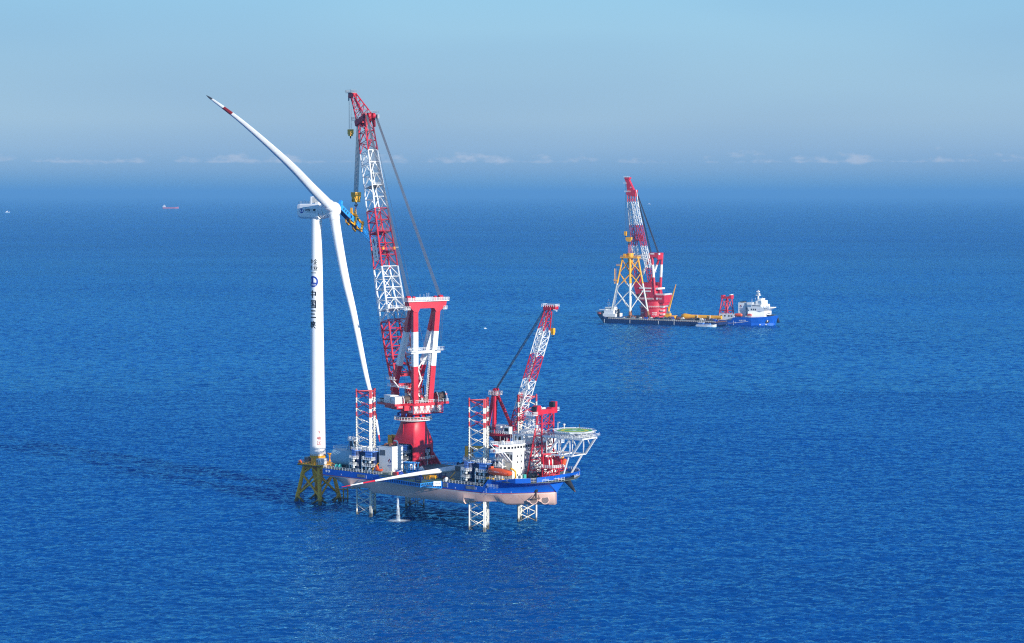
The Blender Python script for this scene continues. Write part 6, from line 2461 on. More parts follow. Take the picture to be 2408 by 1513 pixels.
def build_rest():
    zb, zt = 21.8, 48.2
    bot = {'fn': (82.3, 10.8), 'ff': (82.3, 18.6), 'bn': (75.8, 9.2), 'bf': (75.8, 19.6)}
    top = {'fn': (82.2, 10.8), 'ff': (82.2, 18.6), 'bn': (80.6, 10.6), 'bf': (80.6, 18.6)}

    def q(k, z):
        t = (z - zb) / (zt - zb)
        return Vector((bot[k][0] + (top[k][0] - bot[k][0]) * t, bot[k][1] + (top[k][1] - bot[k][1]) * t, z))
    mb = MB('red')
    for k in bot:
        mb.tube(q(k, zb), q(k, zt), .34, n=8)
        mb.tube(q(k, zb), q(k, zb + 1.8), .5, n=8)
    T1 = BR.part('tower_leg', mb)
    mb = MB('red')
    zs = [25.2, 29.6, 34.6, 39.2, 43.8, 48.0]
    prev = zb + .2
    for z in zs:
        for a, b in (('fn', 'ff'), ('ff', 'bf'), ('bf', 'bn'), ('bn', 'fn')):
            mb.tube(q(a, z), q(b, z), .17 if z != 39.2 else .3, n=6)
            if z > 26:
                mb.tube(q(a, prev), q(b, z), .12, n=5)
                mb.tube(q(b, prev), q(a, z), .12, n=5)
            else:
                mid = q(a, z).lerp(q(b, z), .5)
                mb.tube(q(a, prev), mid, .15, n=5)
                mb.tube(q(b, prev), mid, .15, n=5)
        prev = z
    for z in (34.6, 39.2):
        mb.tube(q('fn', z), q('bf', z), .12, n=5)
        mb.tube(q('ff', z), q('bn', z), .12, n=5)
    BR.part('bracing', mb)
    mb = MB('red')
    prof = [(7.0, 47.9), (20.6, 47.9), (20.6, 52.4), (19.3, 52.4), (19.3, 50.2), (17.0, 50.2), (16.6, 49.7), (10.2, 49.7), (9.6, 51.6), (7.6, 51.6), (7.0, 49.6)]
    mb.prism_y(prof, 80.2, 82.6)
    beam = BR.part('cradle_beam', mb)
    mb = MB('black')
    mb.box(80.3, 82.5, 6.5, 7.5, 49.4, 51.2)
    BR.part('rubber_pad', mb, beam)
    mb = MB('black')
    mb.box(80.3, 82.5, 18.1, 19.3, 50.3, 52.2)
    BR.part('rubber_pad', mb, beam)
    mb = MB('white')
    mb.obox((81, 5.4, 47.9), (2.2, 0, 0), (0, 1.6, 0), (0, 0, .08))
    mb.rail([(78.8, 6.9, 48), (78.8, 3.9, 48), (83.2, 3.9, 48), (83.2, 6.9, 48)], 1.25, .8, .08)
    BR.part('end_platform', mb)
    mb = MB('white')
    mb.obox((81, 21.4, 48.6), (1.4, 0, 0), (0, .8, 0), (0, 0, .08))
    mb.rail([(79.6, 20.7, 48.7), (79.6, 22.2, 48.7), (82.4, 22.2, 48.7), (82.4, 20.7, 48.7)], 1.2, .7, .08)
    mb.tube((81.4, 11.6, 49.7), (81.4, 11.6, 51.0), .12, n=5)
    mb.obox((81.4, 12.6, 50.2), (.4, 0, 0), (0, 1.2, 0), (0, 0, .3))
    BR.part('end_platform', mb)
    mb = MB('white')
    a, b = q('bn', 24).lerp(q('fn', 24), .3), q('bn', 47).lerp(q('fn', 47), .3)
    for k in range(40):
        p = a.lerp(b, k / 39)
        mb.tube(p + Vector((0, -.2, 0)), p + Vector((0, .4, 0)), .05, n=4)
    mb.tube(a, b, .06, n=4)
    mb.tube(a + Vector((0, .4, 0)), b + Vector((0, .4, 0)), .06, n=4)
    mb.obox(q('bn', 43) + Vector((.3, -.2, 0)), (.6, 0, 0), (0, .5, 0), (0, 0, .6))
    BR.part('ladder', mb)


build_rest()


def build_bow_platform():
    T = Thing('winch_platform', 'red truss platform with white rails and red winch housings on the bow of the jack-up', 'platform', FS, (88, 13, 22))
    mb = MB('red')
    zp = 27.0
    x0, x1, y0, y1 = 84.6, 91.8, 7.0, 15.5
    mb.prism([(x0, y0), (x0, y1 + 1), (x1, y1 - 1), (x1 - 1.8, y0 + .5)], zp - .3, zp)
    T.part('platform_deck', mb)
    mb = MB('red')
    for x, y in ((85, 7.6), (88, 8.0), (85, 12), (88, 13), (90, 12)):
        mb.bar((x, y, 22), (x, y, zp - .3), .3, .3)
    for (a, b) in (((85, 7.6), (88, 8)), ((88, 8), (90, 12)), ((85, 7.6), (85, 12)), ((85, 12), (88, 13)), ((88, 13), (90, 12))):
        mb.bar((*a, 22.2), (*b, zp - .4), .22, .22)
        mb.bar((*b, 22.2), (*a, zp - .4), .22, .22)
        mb.bar((*a, 24.4), (*b, 24.4), .2, .2)
    mb.bar((83.2, 7.4, 22.4), (91.6, 13.4, zp - .4), .3, .35)
    mb.bar((84.2, 10.4, 22.4), (91.8, 15.0, zp - .4), .3, .35)
    T.part('under_truss', mb)
    mb = MB('white')
    mb.rail([(x0, y0, zp), (x1 - 1.8, y0 + .5, zp), (x1, y1 - 1, zp), (x0, y1 + 1, zp)], 1.25, 1.0, .09, closed=True, bars=3)
    T.part('railing', mb)
    for (x, y) in ((85.8, 9.2), (87.2, 12.4)):
        mb = MB('red')
        mb.prism_x([(x - 1.5, zp), (x + 1.5, zp), (x + .9, zp + 3.9), (x - .5, zp + 4.3)], y - .3, y + .2)
        mb.prism_x([(x - 1.5, zp), (x + 1.5, zp), (x + .9, zp + 3.9), (x - .5, zp + 4.3)], y + 1.7, y + 2.2)
        mb.tube((x, y + .2, zp + 1.6), (x, y + 1.7, zp + 1.6), 1.25, n=18)
        T.part('winch_housing', mb)
    mb = MB('red')
    mb.box(88.2, 90.6, 11.6, 14.2, zp, zp + 3.6)
    mb.bar((84.6, 8.5, zp + 5.3), (88.6, 13.5, zp + 5.3), .6, .7)
    for (x, y) in ((84.6, 8.5), (88.6, 13.5)):
        mb.bar((x, y, zp), (x, y, zp + 5.3), .4, .4)
    T.part('winch_drive', mb)
    mb = MB('white')
    for y in (9.4, 11.6):
        mb.tube((87.0, y, zp + .3), (87.0, y, zp + 3.2), .28, n=8)
    T.part('vent_post', mb)
    mb = MB('orange')
    c = Vector((91.0, 14.0, zp + 2.2))
    mb.rev([(.2, -1.4), (1.0, -1.1), (1.2, 0), (1.0, 1.1), (.2, 1.4)], c, (.3, .2, 1), 14)
    T2 = Thing('rescue_boat', 'orange rescue boat under a yellow davit at the right end of the red bow platform', 'rescue boat', FS, (91.0, 14.0, zp + .8))
    T2.part('hull', mb)
    mb = MB('yellow')
    mb.path([c + Vector((-.9, -.9, -2)), c + Vector((-1.2, -1, .8)), c + Vector((0, -.2, 2.2))], .32, n=8)
    T2.part('davit_arm', mb)


build_bow_platform()


# ------------------------------------------------------------------ lifeboat with davits
def build_lifeboat():
    T = Thing('lifeboat', 'orange enclosed lifeboat hung on yellow davits at the side of the jack-up vessel', 'lifeboat', FS, (71.3, -2, 22.2))
    c = Vector((71.3, -2.0, 25.1))
    mb = MB('orange')
    rings = []
    prof = [(-6.0, .25, .5, .6), (-5.7, .9, 1.0, .9), (-4.5, 1.35, 1.35, 1.2), (-2.5, 1.6, 1.5, 1.3), (1.5, 1.65, 1.45, 1.35), (4, 1.35, 1.25, 1.2), (5.5, .75, .8, .8), (6.0, .15, .35, .3)]
    for x, hw, up, dn in prof:
        r = []
        for i in range(20):
            a = 2 * math.pi * i / 20
            ca, sa = math.cos(a), math.sin(a)
            y = hw * math.copysign(abs(ca) ** .75, ca)
            z = (up if sa > 0 else dn) * math.copysign(abs(sa) ** .8, sa)
            r.append(c + Vector((x, y, z)))
        rings.append(r)
    mb.loft(rings)
    hull = T.part('hull', mb)
    mb = MB('orange')
    mb.prism_x([(-5.6, .9), (-3.9, 1.2), (-4.2, 2.0), (-5.3, 1.9)], -.8, .8)
    mb.v = [tuple(Vector(p) + c) for p in mb.v]
    T.part('steering_cupola', mb, hull)
    mb = MB('glass')
    for x in (-5.0, -4.5):
        mb.obox(c + Vector((x, -.82, 1.6)), (.17, 0, 0), (0, .03, 0), (0, 0, .14))
    T.part('cupola_window', mb, hull)
    mb = MB('wtext')
    for k in range(12):
        mb.obox(c + Vector((-4.2 + k * .75, -1.66 + abs(k - 5.5) * .012, .1)), (.12, 0, 0), (0, .02, 0), (0, 0, .05))
    put_text(mb, '电建志远', c + Vector((-.8, -1.69, .25)), (1, 0, 0), (0, 0, 1), w=2.2, h=.38)
    T.part('boat_lettering', mb, hull)
    mb = MB('black')
    mb.tube(c + Vector((-5.3, -1.2, -.15)), c + Vector((5.0, -1.2, -.15)), .12, n=6)
    T.part('fender', mb, hull)
    for x in (6.9, -5.4):
        mb = MB('yellow')
        if x > 0:
            mb.path([c + Vector((x - 1.6, 1.6, -3.0)), c + Vector((x + .3, .6, -1.6)), c + Vector((x + .5, .3, .8)), c + Vector((x - .3, -.4, 1.8)), c + Vector((x - 1.4, -.8, 2.0))], .36, n=8)
        else:
            mb.path([c + Vector((x + .6, 2.2, -3.0)), c + Vector((x + 1.4, .9, -1.4))], .36, n=8)
        T.part('davit_arm', mb)
    for x in (-5.6, -3.8, 1.0, 4.6):
        mb = MB('yellow')
        mb.obox(c + Vector((x, -.6, -2.75)), (.75, 0, 0), (0, .6, 0), (0, 0, .35))
        T.part('davit_foot', mb)
    mb = MB('grey')
    for x in (-2.6, 2.6):
        mb.bar(c + Vector((x, 1.2, -2.9)), c + Vector((x, 1.2, -1.0)), .25, .25)
        mb.bar(c + Vector((x, 1.2, -1.1)), c + Vector((x, -1.0, -1.2)), .25, .25)
    T.part('cradle', mb)


build_lifeboat()


# ------------------------------------------------------------------ loads and gear on the main deck of the jack-up
def build_deck_items():
    Z = Vector((0, 0, 1))
    # white exhaust house by the stern leg
    T = Thing('exhaust_house', 'tall white ventilation house with louvres and emblem on the deck before the red pedestal', 'deckhouse', FS, (7, 5, WD))
    x0, x1, y0, y1, zt = 2.9, 10.3, 2.0, 8.8, 30.0
    mb = MB('white')
    mb.box(x0, x1, y0, y1, WD - .02, zt)
    mb.box(x0 - .08, x1 + .08, y0 - .08, y1 + .08, zt, zt + .12)
    h = T.part('wall', mb)
    mb = MB('grey')
    mb.box(x0 + .5, x0 + 3.6, y0 - .06, y0, 26.2, 28.6)
    mb.use('dgrey')
    for k in range(9):
        x = x0 + .65 + k * .34
        mb.box(x, x + .12, y0 - .1, y0 - .06, 26.3, 28.5)
    T.part('louvre', mb, h)
    mb = MB('emred')
    c = Vector((8.85, y0 - .03, 24.1))
    mb.add([c + Vector((x, 0, z)) for x, z in ((-.92, .1), (-.05, 1.0), (.28, .8), (-.3, .0), (-.25, -.75))], [(0, 1, 2, 3, 4)])
    mb.use('emblem')
    mb.add([c + Vector((x, 0, z)) for x, z in ((.98, -.05), (.12, -1.0), (-.12, -.85), (.34, .05), (.3, .85))], [(0, 1, 2, 3, 4)])
    T.part('house_emblem', mb, h)
    mb = MB('emblem')
    put_text(mb, '中国电建', (8.75, y0 - .03, 22.2), (1, 0, 0), (0, 0, 1), w=2.2, h=.62)
    put_text(mb, 'POWERCHINA', (8.75, y0 - .03, 21.6), (1, 0, 0), (0, 0, 1), w=2.2, h=.22)
    T.part('house_lettering', mb, h)
    mb = MB('grey')
    for (x, z, a, b) in ((4.2, 21.1, .35, .12), (5.2, 20.4, .12, .2), (9.3, 20.9, .2, .1), (7.2, 20.2, .1, .14)):
        mb.box(x - a, x + a, y0 - .05, y0, z - b, z + b)
    mb.use('brown')
    for (y, z) in ((4.2, 22.1), (5.4, 20.6), (6.6, 20.2), (3.2, 20.9), (7.6, 22.0)):
        mb.box(x1, x1 + .06, y - .14, y + .14, z - .12, z + .12)
    T.part('fitting', mb, h)
    for i, (x, y) in enumerate(((4.4, 4.0), (6.2, 4.6), (7.6, 3.6), (8.0, 6.0))):
        mb = MB('rust')
        mb.tube((x, y, zt), (x, y, zt + .7), .42, n=12)
        mb.tube((x, y, zt + .6), (x + 1.1, y + .2, zt + 1.1), .42, .36, n=12)
        T.part('exhaust_pipe', mb)
    mb = MB('black')
    mb.box(x0 + .4, x1 - 1.4, y0 + .5, y1 - .5, zt + .12, zt + .3)
    T.part('roof_hatch', mb)
    mb = MB('white')
    pts = [Vector((8.9, 7.0, zt)), Vector((8.9, 7.0, zt + 1.3)), Vector((8.6, 7.0, zt + 1.9)), Vector((7.9, 7.0, zt + 2.1)), Vector((7.0, 7.0, zt + 2.0))]
    mb.path(pts, .34, n=10)
    T.part('vent_pipe', mb)
    # low white store behind it
    T = Thing('deck_store', 'low white deck store with a grey shutter beside the tall ventilation house', 'store', FS, (6, 13, WD))
    mb = MB('white')
    mb.box(3.2, 9.2, 14.0, 18.0, WD - .02, 22.2)
    b = T.part('wall', mb)
    mb = MB('grey')
    mb.box(4.2, 6.8, 13.94, 14.0, 19.4, 21.6)
    mb.box(9.2, 9.25, 15, 16, 19.2, 21.2)
    T.part('shutter', mb, b)
    # pale cylinder at the stern
    T = Thing('nacelle_shell', 'big pale blue-grey rounded turbine shell stowed at the stern behind the rail', 'shell', FS, (-18, 5, WD))
    mb = MB('pale')
    rings = []
    for x, k in ((-23.2, .86), (-23.0, .97), (-22.2, 1.0), (-15.2, 1.0), (-15.0, .99), (-11.6, .93), (-10.8, .84)):
        r = []
        for i in range(40):
            a = 2 * math.pi * i / 40
            ca, sa = math.cos(a), math.sin(a)
            r.append(Vector((x, 4.0 + 3.9 * k * math.copysign(abs(ca) ** .72, ca), 23.6 + 3.5 * k * math.copysign(abs(sa) ** .72, sa))))
        rings.append(r)
    mb.loft(rings)
    sh = T.part('shell', mb)
    mb = MB('white')
    mb.rail([(-22.8, 1.4, 27.0), (-16.0, 1.4, 27.0), (-16.0, 6.5, 27.0), (-22.8, 6.5, 27.0)], 1.2, 1.0, .07, closed=True)
    T.part('roof_railing', mb, sh)
    mb = MB('pale')
    for x in (-14.6, -12.2):
        for y in (2.4, 5.4):
            mb.bar((x + (.4 if x < -13 else -.4), y, 31.0), (x + (-.9 if x < -13 else .9), y, 26.9), .35, .35)
    mb.use('white')
    mb.box(-15.2, -11.4, 2.0, 5.8, 30.9, 31.1)
    mb.rail([(-15.2, 2.0, 31.1), (-11.4, 2.0, 31.1), (-11.4, 5.8, 31.1), (-15.2, 5.8, 31.1)], 1.3, .8, .08, closed=True, bars=3)
    for x, y in ((-14.8, 2.2), (-11.7, 2.2), (-12.8, 5.6)):
        mb.tube((x, y, 31), (x, y, 34.2), .06, n=4)
    mb.use('dgrey')
    mb.box(-14.2, -12.4, 2.6, 5.2, 27.0, 30.8)
    T.part('cooler_frame', mb, sh)
    mb = MB('black')
    for x in (-21, -14):
        mb.box(x - .5, x + .5, 1.2, 6.8, WD, 20.6)
    T.part('stowage_cradle', mb)
    # yellow knuckle cranes
    def knuckle(label, bx, by, zb, zc, tipd, L, base_r=1.1):
        T = Thing('deck_crane', label, 'deck crane', FS, (bx, by, WD))
        mb = MB('yellow')
        mb.rev([(base_r, WD), (base_r, zb), (base_r * 1.25, zb + .3), (base_r * 1.25, zb + .8)], (bx, by, 0), n=20)
        T.part('pedestal', mb)
        d = Vector((tipd[0], tipd[1], 0)).normalized()
        n = Vector((-d.y, d.x, 0))
        mb = MB('yellow')
        for s_ in (-1, 1):
            mb.obox(Vector((bx, by, (zb + zc) / 2 + .6)) + n * (s_ * 1.0), d * 1.3, n * .25, Z * ((zc - zb) / 2))
        mb.obox(Vector((bx, by, zb + 1.4)), d * 1.4, n * 1.2, Z * .6)
        mb.use('brown')
        mb.obox(Vector((bx, by, (zb + zc) / 2 + 1.2)) - d * 1.1, d * .6, n * .8, Z * 1.2)
        T.part('slew_house', mb)
        mb = MB('yellow')
        p = Vector((bx, by, zc)) + d * .6
        q_ = p + d * L * .5 + Z * .7
        mb.bar(p, q_, 1.0, 1.3, w1=.8, h1=1.0)
        T.part('boom', mb)
        mb = MB('brown')
        mb.bar(q_, q_ + d * L * .5 - Z * .1, .7, 1.0)
        mb.bar(p + d * 1 - Z * 2, p + d * L * .35 - Z * .1, .4, .4)
        T.part('jib', mb)
        mb = MB('white')
        c0 = Vector((bx, by, zb))
        mb.rail([c0 + d * 1.8 + n * 1.8, c0 + d * 1.8 - n * 1.8, c0 - d * 1.8 - n * 1.8, c0 - d * 1.8 + n * 1.8], 1.2, 1.0, .07, closed=True)
        T.part('railing', mb)
    knuckle('yellow deck crane left of the red pedestal, seen above the white ventilation house', -17.4, 33.0, 25.0, 29.8, (1, -.12), 11)
    knuckle('yellow deck crane reaching behind the near bow leg of the jack-up', 33.4, 24.5, 25.0, 29.6, (1, .02), 17, 1.3)
    # spare blade laid across the deck
    tip = Vector((29.6, -49.8, 20.9))
    root = Vector((42.6, 31.0, 22.5))
    mb = MB('twhite')
    pts = [root.lerp(tip, t) + Vector((0, 0, .9 * math.sin(math.pi * t))) for t in (0, .2, .4, .6, .8, 1)]
    blade_mesh(mb, pts, [(0, 3.6), (.08, 3.4), (.25, 3.0), (.45, 1.8), (.65, 1.15), (.8, .65), (.9, .45), (1, .15)], [(0, 3.6), (.08, 3.6), (.2, 3.4), (.4, 2.4), (.7, 1.3), (1, .2)], (.15, .1, .98),
               [(.785, 'twhite'), (.86, 'red'), (.93, 'twhite'), (2, 'red')])
    for k in range(1):
        pass
    solo('turbine_blade', 'long white turbine blade with red-banded tip lying across the deck and overhanging the side', 'turbine blade', mb, FS, tuple(root))
    mb = MB('dblue')
    for t, hgt in ((.18, 1.6), (.52, .6)):
        p = root.lerp(tip, t)
        for s_ in (-1.6, 1.6):
            mb.bar((p.x + s_, p.y, WD), (p.x + s_ * .7, p.y, p.z + .5), .4, .4)
        mb.bar((p.x - 1.6, p.y, p.z - 1.4), (p.x + 1.6, p.y, p.z - 1.4), .5, .5)
        mb.bar((p.x - 1.6, p.y, WD + .3), (p.x + 1.6, p.y, WD + .3), .5, .5)
    solo('blade_cradle', 'dark blue cradle frames carrying the white blade on the deck', 'cradle', mb, FS, (38, 10, WD))
    # orange folded work boat by the rail
    mb = MB('orange')
    rings = []
    for x, hw in ((-1.9, .2), (-1.5, .7), (0, .85), (1.3, .7), (2.0, .1)):
        rings.append([Vector((6.6 + x, -2.2 + hw * math.cos(2 * math.pi * i / 14), 20.6 + .5 * math.sin(2 * math.pi * i / 14) + (.3 if x > 1.5 else 0))) for i in range(14)])
    mb.loft(rings)
    mb.obox((5.4, -2.0, 21.5), (.5, 0, .2), (0, .35, 0), (-.35, 0, .75))
    T = Thing('work_boat', 'small orange boat on the rail below the white ventilation house', 'boat', FS, (6.6, -2.2, WD))
    T.part('hull', mb)
    mb = MB('yellow')
    mb.bar((3.0, -2.4, 20.4), (5.8, -1.6, 23.4), .3, .3)
    mb.bar((3.2, -2.4, WD), (3.4, -2.4, 20.8), .35, .35)
    T.part('launch_arm', mb)
    mb = MB('grey')
    mb.box(5.2, 8.0, -2.8, -1.6, WD, 20.0)
    T.part('boat_chock', mb)
    # blue work frames
    T = Thing('steel_stand', 'light blue steel work frame standing on the deck near the red pedestal', 'frame', FS, (12, 12, WD))
    mb = MB('sblue')
    for x in (9.6, 12.0, 14.4):
        for y in (10.6, 13.6):
            mb.bar((x, y, WD), (x, y, 22.6), .28, .28)
    for y in (10.6, 13.6):
        mb.bar((8.6, y, 22.6), (15.0, y, 22.6), .3, .5)
        mb.bar((9.6, y, 20.0), (14.4, y, 20.0), .22, .22)
        mb.bar((9.6, y, WD + .2), (12.0, y, 22.4), .2, .2)
        mb.bar((14.4, y, WD + .2), (12.0, y, 22.4), .2, .2)
    for x in (8.8, 10.4, 12, 13.6, 14.8):
        mb.bar((x, 10.2, 22.75), (x, 14.0, 22.75), .25, .3)
    T.part('frame', mb)
    T = Thing('turquoise_ring', 'turquoise steel ring lying on the deck beside the white blade', 'ring', FS, (16.6, 8.2, WD))
    mb = MB('sblue')
    mb.use('teal')
    mb.use('sblue')
    mb.rev([(2.9, 19.3), (3.2, 19.3), (3.2, 20.2), (2.9, 20.2), (2.9, 19.3)], (16.6, 8.2, 0), n=36, caps=False)
    T.part('ring', mb)
    mb = MB('ink')
    for k in range(12):
        a = 2 * math.pi * k / 12
        mb.obox((16.6 + 2.87 * math.cos(a), 8.2 + 2.87 * math.sin(a), 19.8), (.2 * -math.sin(a), .2 * math.cos(a), 0), (.03 * math.cos(a), .03 * math.sin(a), 0), (0, 0, .25))
    T.part('bolt_slot', mb)

    def crumple(name, label, cat, c, r, h, mat, seed, extra=None):
        random.seed(seed)
        mb = MB(mat)
        rings = []
        for k in range(5):
            t = k / 4
            rr = r * (1 - .55 * t ** 1.6)
            rings.append([Vector((c[0] + rr * random.uniform(.75, 1.2) * math.cos(2 * math.pi * i / 14), c[1] + rr * .75 * random.uniform(.75, 1.2) * math.sin(2 * math.pi * i / 14), c[2] + h * t * random.uniform(.8, 1.15))) for i in range(14)])
        mb.loft(rings, smooth=False)
        if extra:
            mb.use(extra)
            mb.obox((c[0] + r * .4, c[1] - r * .3, c[2] + h * .9), (.6, .1, .1), (0, .5, .1), (0, 0, .1))
        solo(name, label, cat, mb, FS, c)
    crumple('tarpaulin_pile', 'dark blue tarpaulin heap on the deck in front of the turquoise ring', 'tarpaulin', (14.2, 1.6, WD), 2.6, 1.7, 'emblem', 4, 'wtext')
    crumple('sling_pile', 'pile of blue slings under the white blade amid the green netting', 'sling pile', (28.8, -1.6, WD), 2.0, 1.4, 'emblem', 6)
    crumple('white_bag', 'round white covered bundle beside the light blue work frame', 'bundle', (16.0, 14.0, WD), 1.7, 1.9, 'white', 8)
    crumple('rag_heap', 'cream canvas bundle at the foot of the white ventilation house', 'bundle', (12.6, 4.6, WD), 1.4, 1.1, 'cream', 12)
    # yellow lifting gear
    T = Thing('lifting_frame', 'yellow lifting frame and drum on the green side platform behind the blade', 'lifting gear', FS, (33, -2, WD))
    mb = MB('yellow')
    mb.tube((33.6, -1.2, 20.0), (36.8, -.9, 20.0), .8, n=16)
    for k in range(5):
        mb.bar((30.6 + k * .9, -2.0, WD), (30.6 + k * .9, -2.0, 20.5), .25, .25)
    mb.bar((30.4, -2.0, 20.4), (34.6, -2.0, 20.4), .3, .3)
    mb.bar((30.2, 1.4, 21.8), (34.8, 1.4, 21.8), .8, .7)
    for x in (30.8, 34.2):
        mb.bar((x, 1.4, WD), (x, 1.4, 21.6), .4, .4)
    T.part('frame', mb)
    mb = MB('emblem')
    T = Thing('blue_rack', 'dark blue open steel rack on the deck right of the yellow lifting frame', 'rack', FS, (36, 3, WD))
    mb = MB('emblem')
    for x in (33.0, 36.4):
        for y in (2.4, 5.4):
            mb.bar((x, y, WD), (x + .6, y, 23.0), .3, .3)
    for z in (20.0, 21.4, 22.8):
        mb.bar((33.4, 2.4, z), (36.9, 2.4, z), .25, .25)
        mb.bar((33.4, 5.4, z), (36.9, 5.4, z), .25, .25)
        mb.box(33.4, 36.8, 2.5, 5.3, z - .5, z - .42)
    T.part('frame', mb)
    # grey container near the bow leg
    T = Thing('grey_container', 'blue-grey container standing against the near bow leg house', 'container', FS, (45.6, 5.5, WD))
    mb = MB('grey')
    mb.box(43.4, 47.6, 3.2, 8.0, WD, 25.0)
    for k in range(14):
        mb.box(43.5 + k * .3, 43.6 + k * .3, 3.14, 3.2, WD + .2, 24.8)
    T.part('wall', mb)
    mb = MB('dgrey')
    mb.box(43.6, 46.0, 3.1, 3.2, 22.6, 24.8)
    T.part('door', mb)
    # small machines, bottles and posts along the deck edge
    T = Thing('gas_rack', 'red and white gas bottle rack by the rail left of the near bow leg', 'rack', FS, (40.5, 1.0, WD))
    mb = MB('rust')
    for k in range(3):
        mb.tube((39.4 + k * .6, 1.0, WD), (39.4 + k * .6, 1.0, 20.6), .26, n=10)
    mb.use('red')
    mb.box(39.0, 41.2, .6, .7, WD + .3, WD + .5)
    mb.box(39.0, 41.2, .6, .7, WD + 1.2, WD + 1.4)
    T.part('bottle_row', mb)
    mb = MB('white')
    mb.rev([(.8, WD), (.8, 20.1), (.5, 20.6), (.1, 20.7)], (42.8, -1.6, 0), n=14)
    solo('white_drum', 'white drum by the rail in front of the near bow leg', 'drum', mb, FS, (42.8, -1.6, WD))
    mb = MB('yellow')
    mb.tube((43.0, .6, 20.0), (45.6, .9, 22.8), .18, n=6)
    mb.obox((45.4, -.4, 19.6), (.6, 0, 0), (0, .5, 0), (0, 0, .6))
    solo('yellow_hoist', 'little yellow hoist with raised arm near the grey container', 'hoist', mb, FS, (45.4, -.4, WD))
    random.seed(21)
    for i, (x, y, m, nm, lab, ct) in enumerate((
            (1.4, -1.6, 'white', 'valve_box', 'white valve box by the stern leg behind the side rail', 'box'),
            (-6.0, -1.8, 'grey', 'pump_unit', 'grey pump unit between the stern leg and the side rail', 'pump'),
            (-21.0, -1.6, 'yellow', 'yellow_bollard', 'orange-yellow bollard pair at the stern corner of the rail', 'bollard'),
            (-17.2, -1.4, 'teal', 'teal_reel', 'teal hose reel under the pale shell at the stern', 'reel'),
            (47.4, 30.5, 'dblue', 'dark_winch', 'dark winch on the far side of the deck', 'winch'),
            (20.5, 34.0, 'dblue', 'mooring_winch', 'dark blue mooring winch on the far rail right of the pedestal', 'winch'),
            (12.5, -1.4, 'cream', 'cream_crate', 'cream crate in front of the ventilation house', 'crate'),
            (15.2, -1.2, 'red', 'red_locker', 'low red locker beside the cream crate', 'locker'))):
        mb = MB(m)
        if nm in ('yellow_bollard',):
            for k in (-.6, .6):
                mb.rev([(.35, WD), (.3, WD + 1.0), (.42, WD + 1.1), (.42, WD + 1.3)], (x + k, y, 0), n=12)
            mb.box(x - 1.1, x + 1.1, y - .4, y + .4, WD, WD + .15)
        elif 'winch' in nm or 'reel' in nm:
            mb.tube((x - .9, y, WD + 1.2), (x + .9, y, WD + 1.2), .7, n=14)
            for k in (-1, 1):
                mb.tube((x + k * .95, y, WD + 1.2), (x + k * 1.05, y, WD + 1.2), 1.1, n=14)
                mb.bar((x + k * 1.15, y, WD), (x + k * 1.15, y, WD + 1.5), .2, .9, (1, 0, 0))
        else:
            mb.box(x - .9, x + .9, y - .6, y + .6, WD + .15, WD + 1.3)
            mb.box(x - .95, x + .95, y - .65, y + .65, WD + 1.3, WD + 1.42)
            mb.box(x - .8, x - .5, y - .5, y + .5, WD, WD + .15)
            mb.box(x + .5, x + .8, y - .5, y + .5, WD, WD + .15)
        solo(nm, lab, ct, mb, FS, (x, y, WD))
    # tall dark deck gallows on the far side
    mb = MB('dgrey')
    mb.bar((24, 30, WD), (26, 30.5, 23), .7, .7)
    mb.bar((29, 31, WD), (27.4, 31, 23.4), .5, .5)
    mb.bar((31.5, 31, WD), (30.2, 31, 23.4), .5, .5)
    mb.bar((27.4, 31, 23.2), (30.2, 31, 23.2), .5, .5)
    mb.bar((27.2, 31, 21), (30.6, 31, 21), .3, .3)
    solo('deck_gallows', 'dark steel gallows frame on the far rail between pedestal and bow leg', 'frame', mb, FS, (28, 31, WD))
    # dark funnels by the near bow leg
    for i, (x, y, lab) in enumerate(((60.2, 13.2, 'dark ribbed exhaust drum between the bow leg and the white deckhouse, the lower one'), (62.0, 17.0, 'dark ribbed exhaust drum between the bow leg and the white deckhouse, the farther one'))):
        mb = MB('dgrey')
        mb.rev([(1.9, WD), (1.9, 25.6 + i), (1.5, 26.4 + i), (.6, 26.8 + i)], (x - 2.5, y, 0), n=10, smooth=False)
        solo('exhaust_drum', lab, 'drum', mb, FS, (x - 2.5, y, WD))
    # dark machinery and mooring gear on the fore deck
    random.seed(31)
    T = Thing('anchor_windlass', 'dark green anchor windlass on the fore deck under the red tower', 'windlass', FS, (79.5, 12, 21.75))
    mb = MB('dgrey')
    for y in (9.5, 12.5, 15.5):
        mb.tube((78.2, y - .9, 23.2), (78.2, y + .9, 23.2), 1.0, n=16)
        mb.box(77.6, 79.0, y + 1.0, y + 1.3, 21.75, 24.0)
    mb.use('teal')
    mb.box(76.4, 77.4, 5.6, 7.0, 21.75, 23.8)
    T.part('drum_set', mb)


build_deck_items()


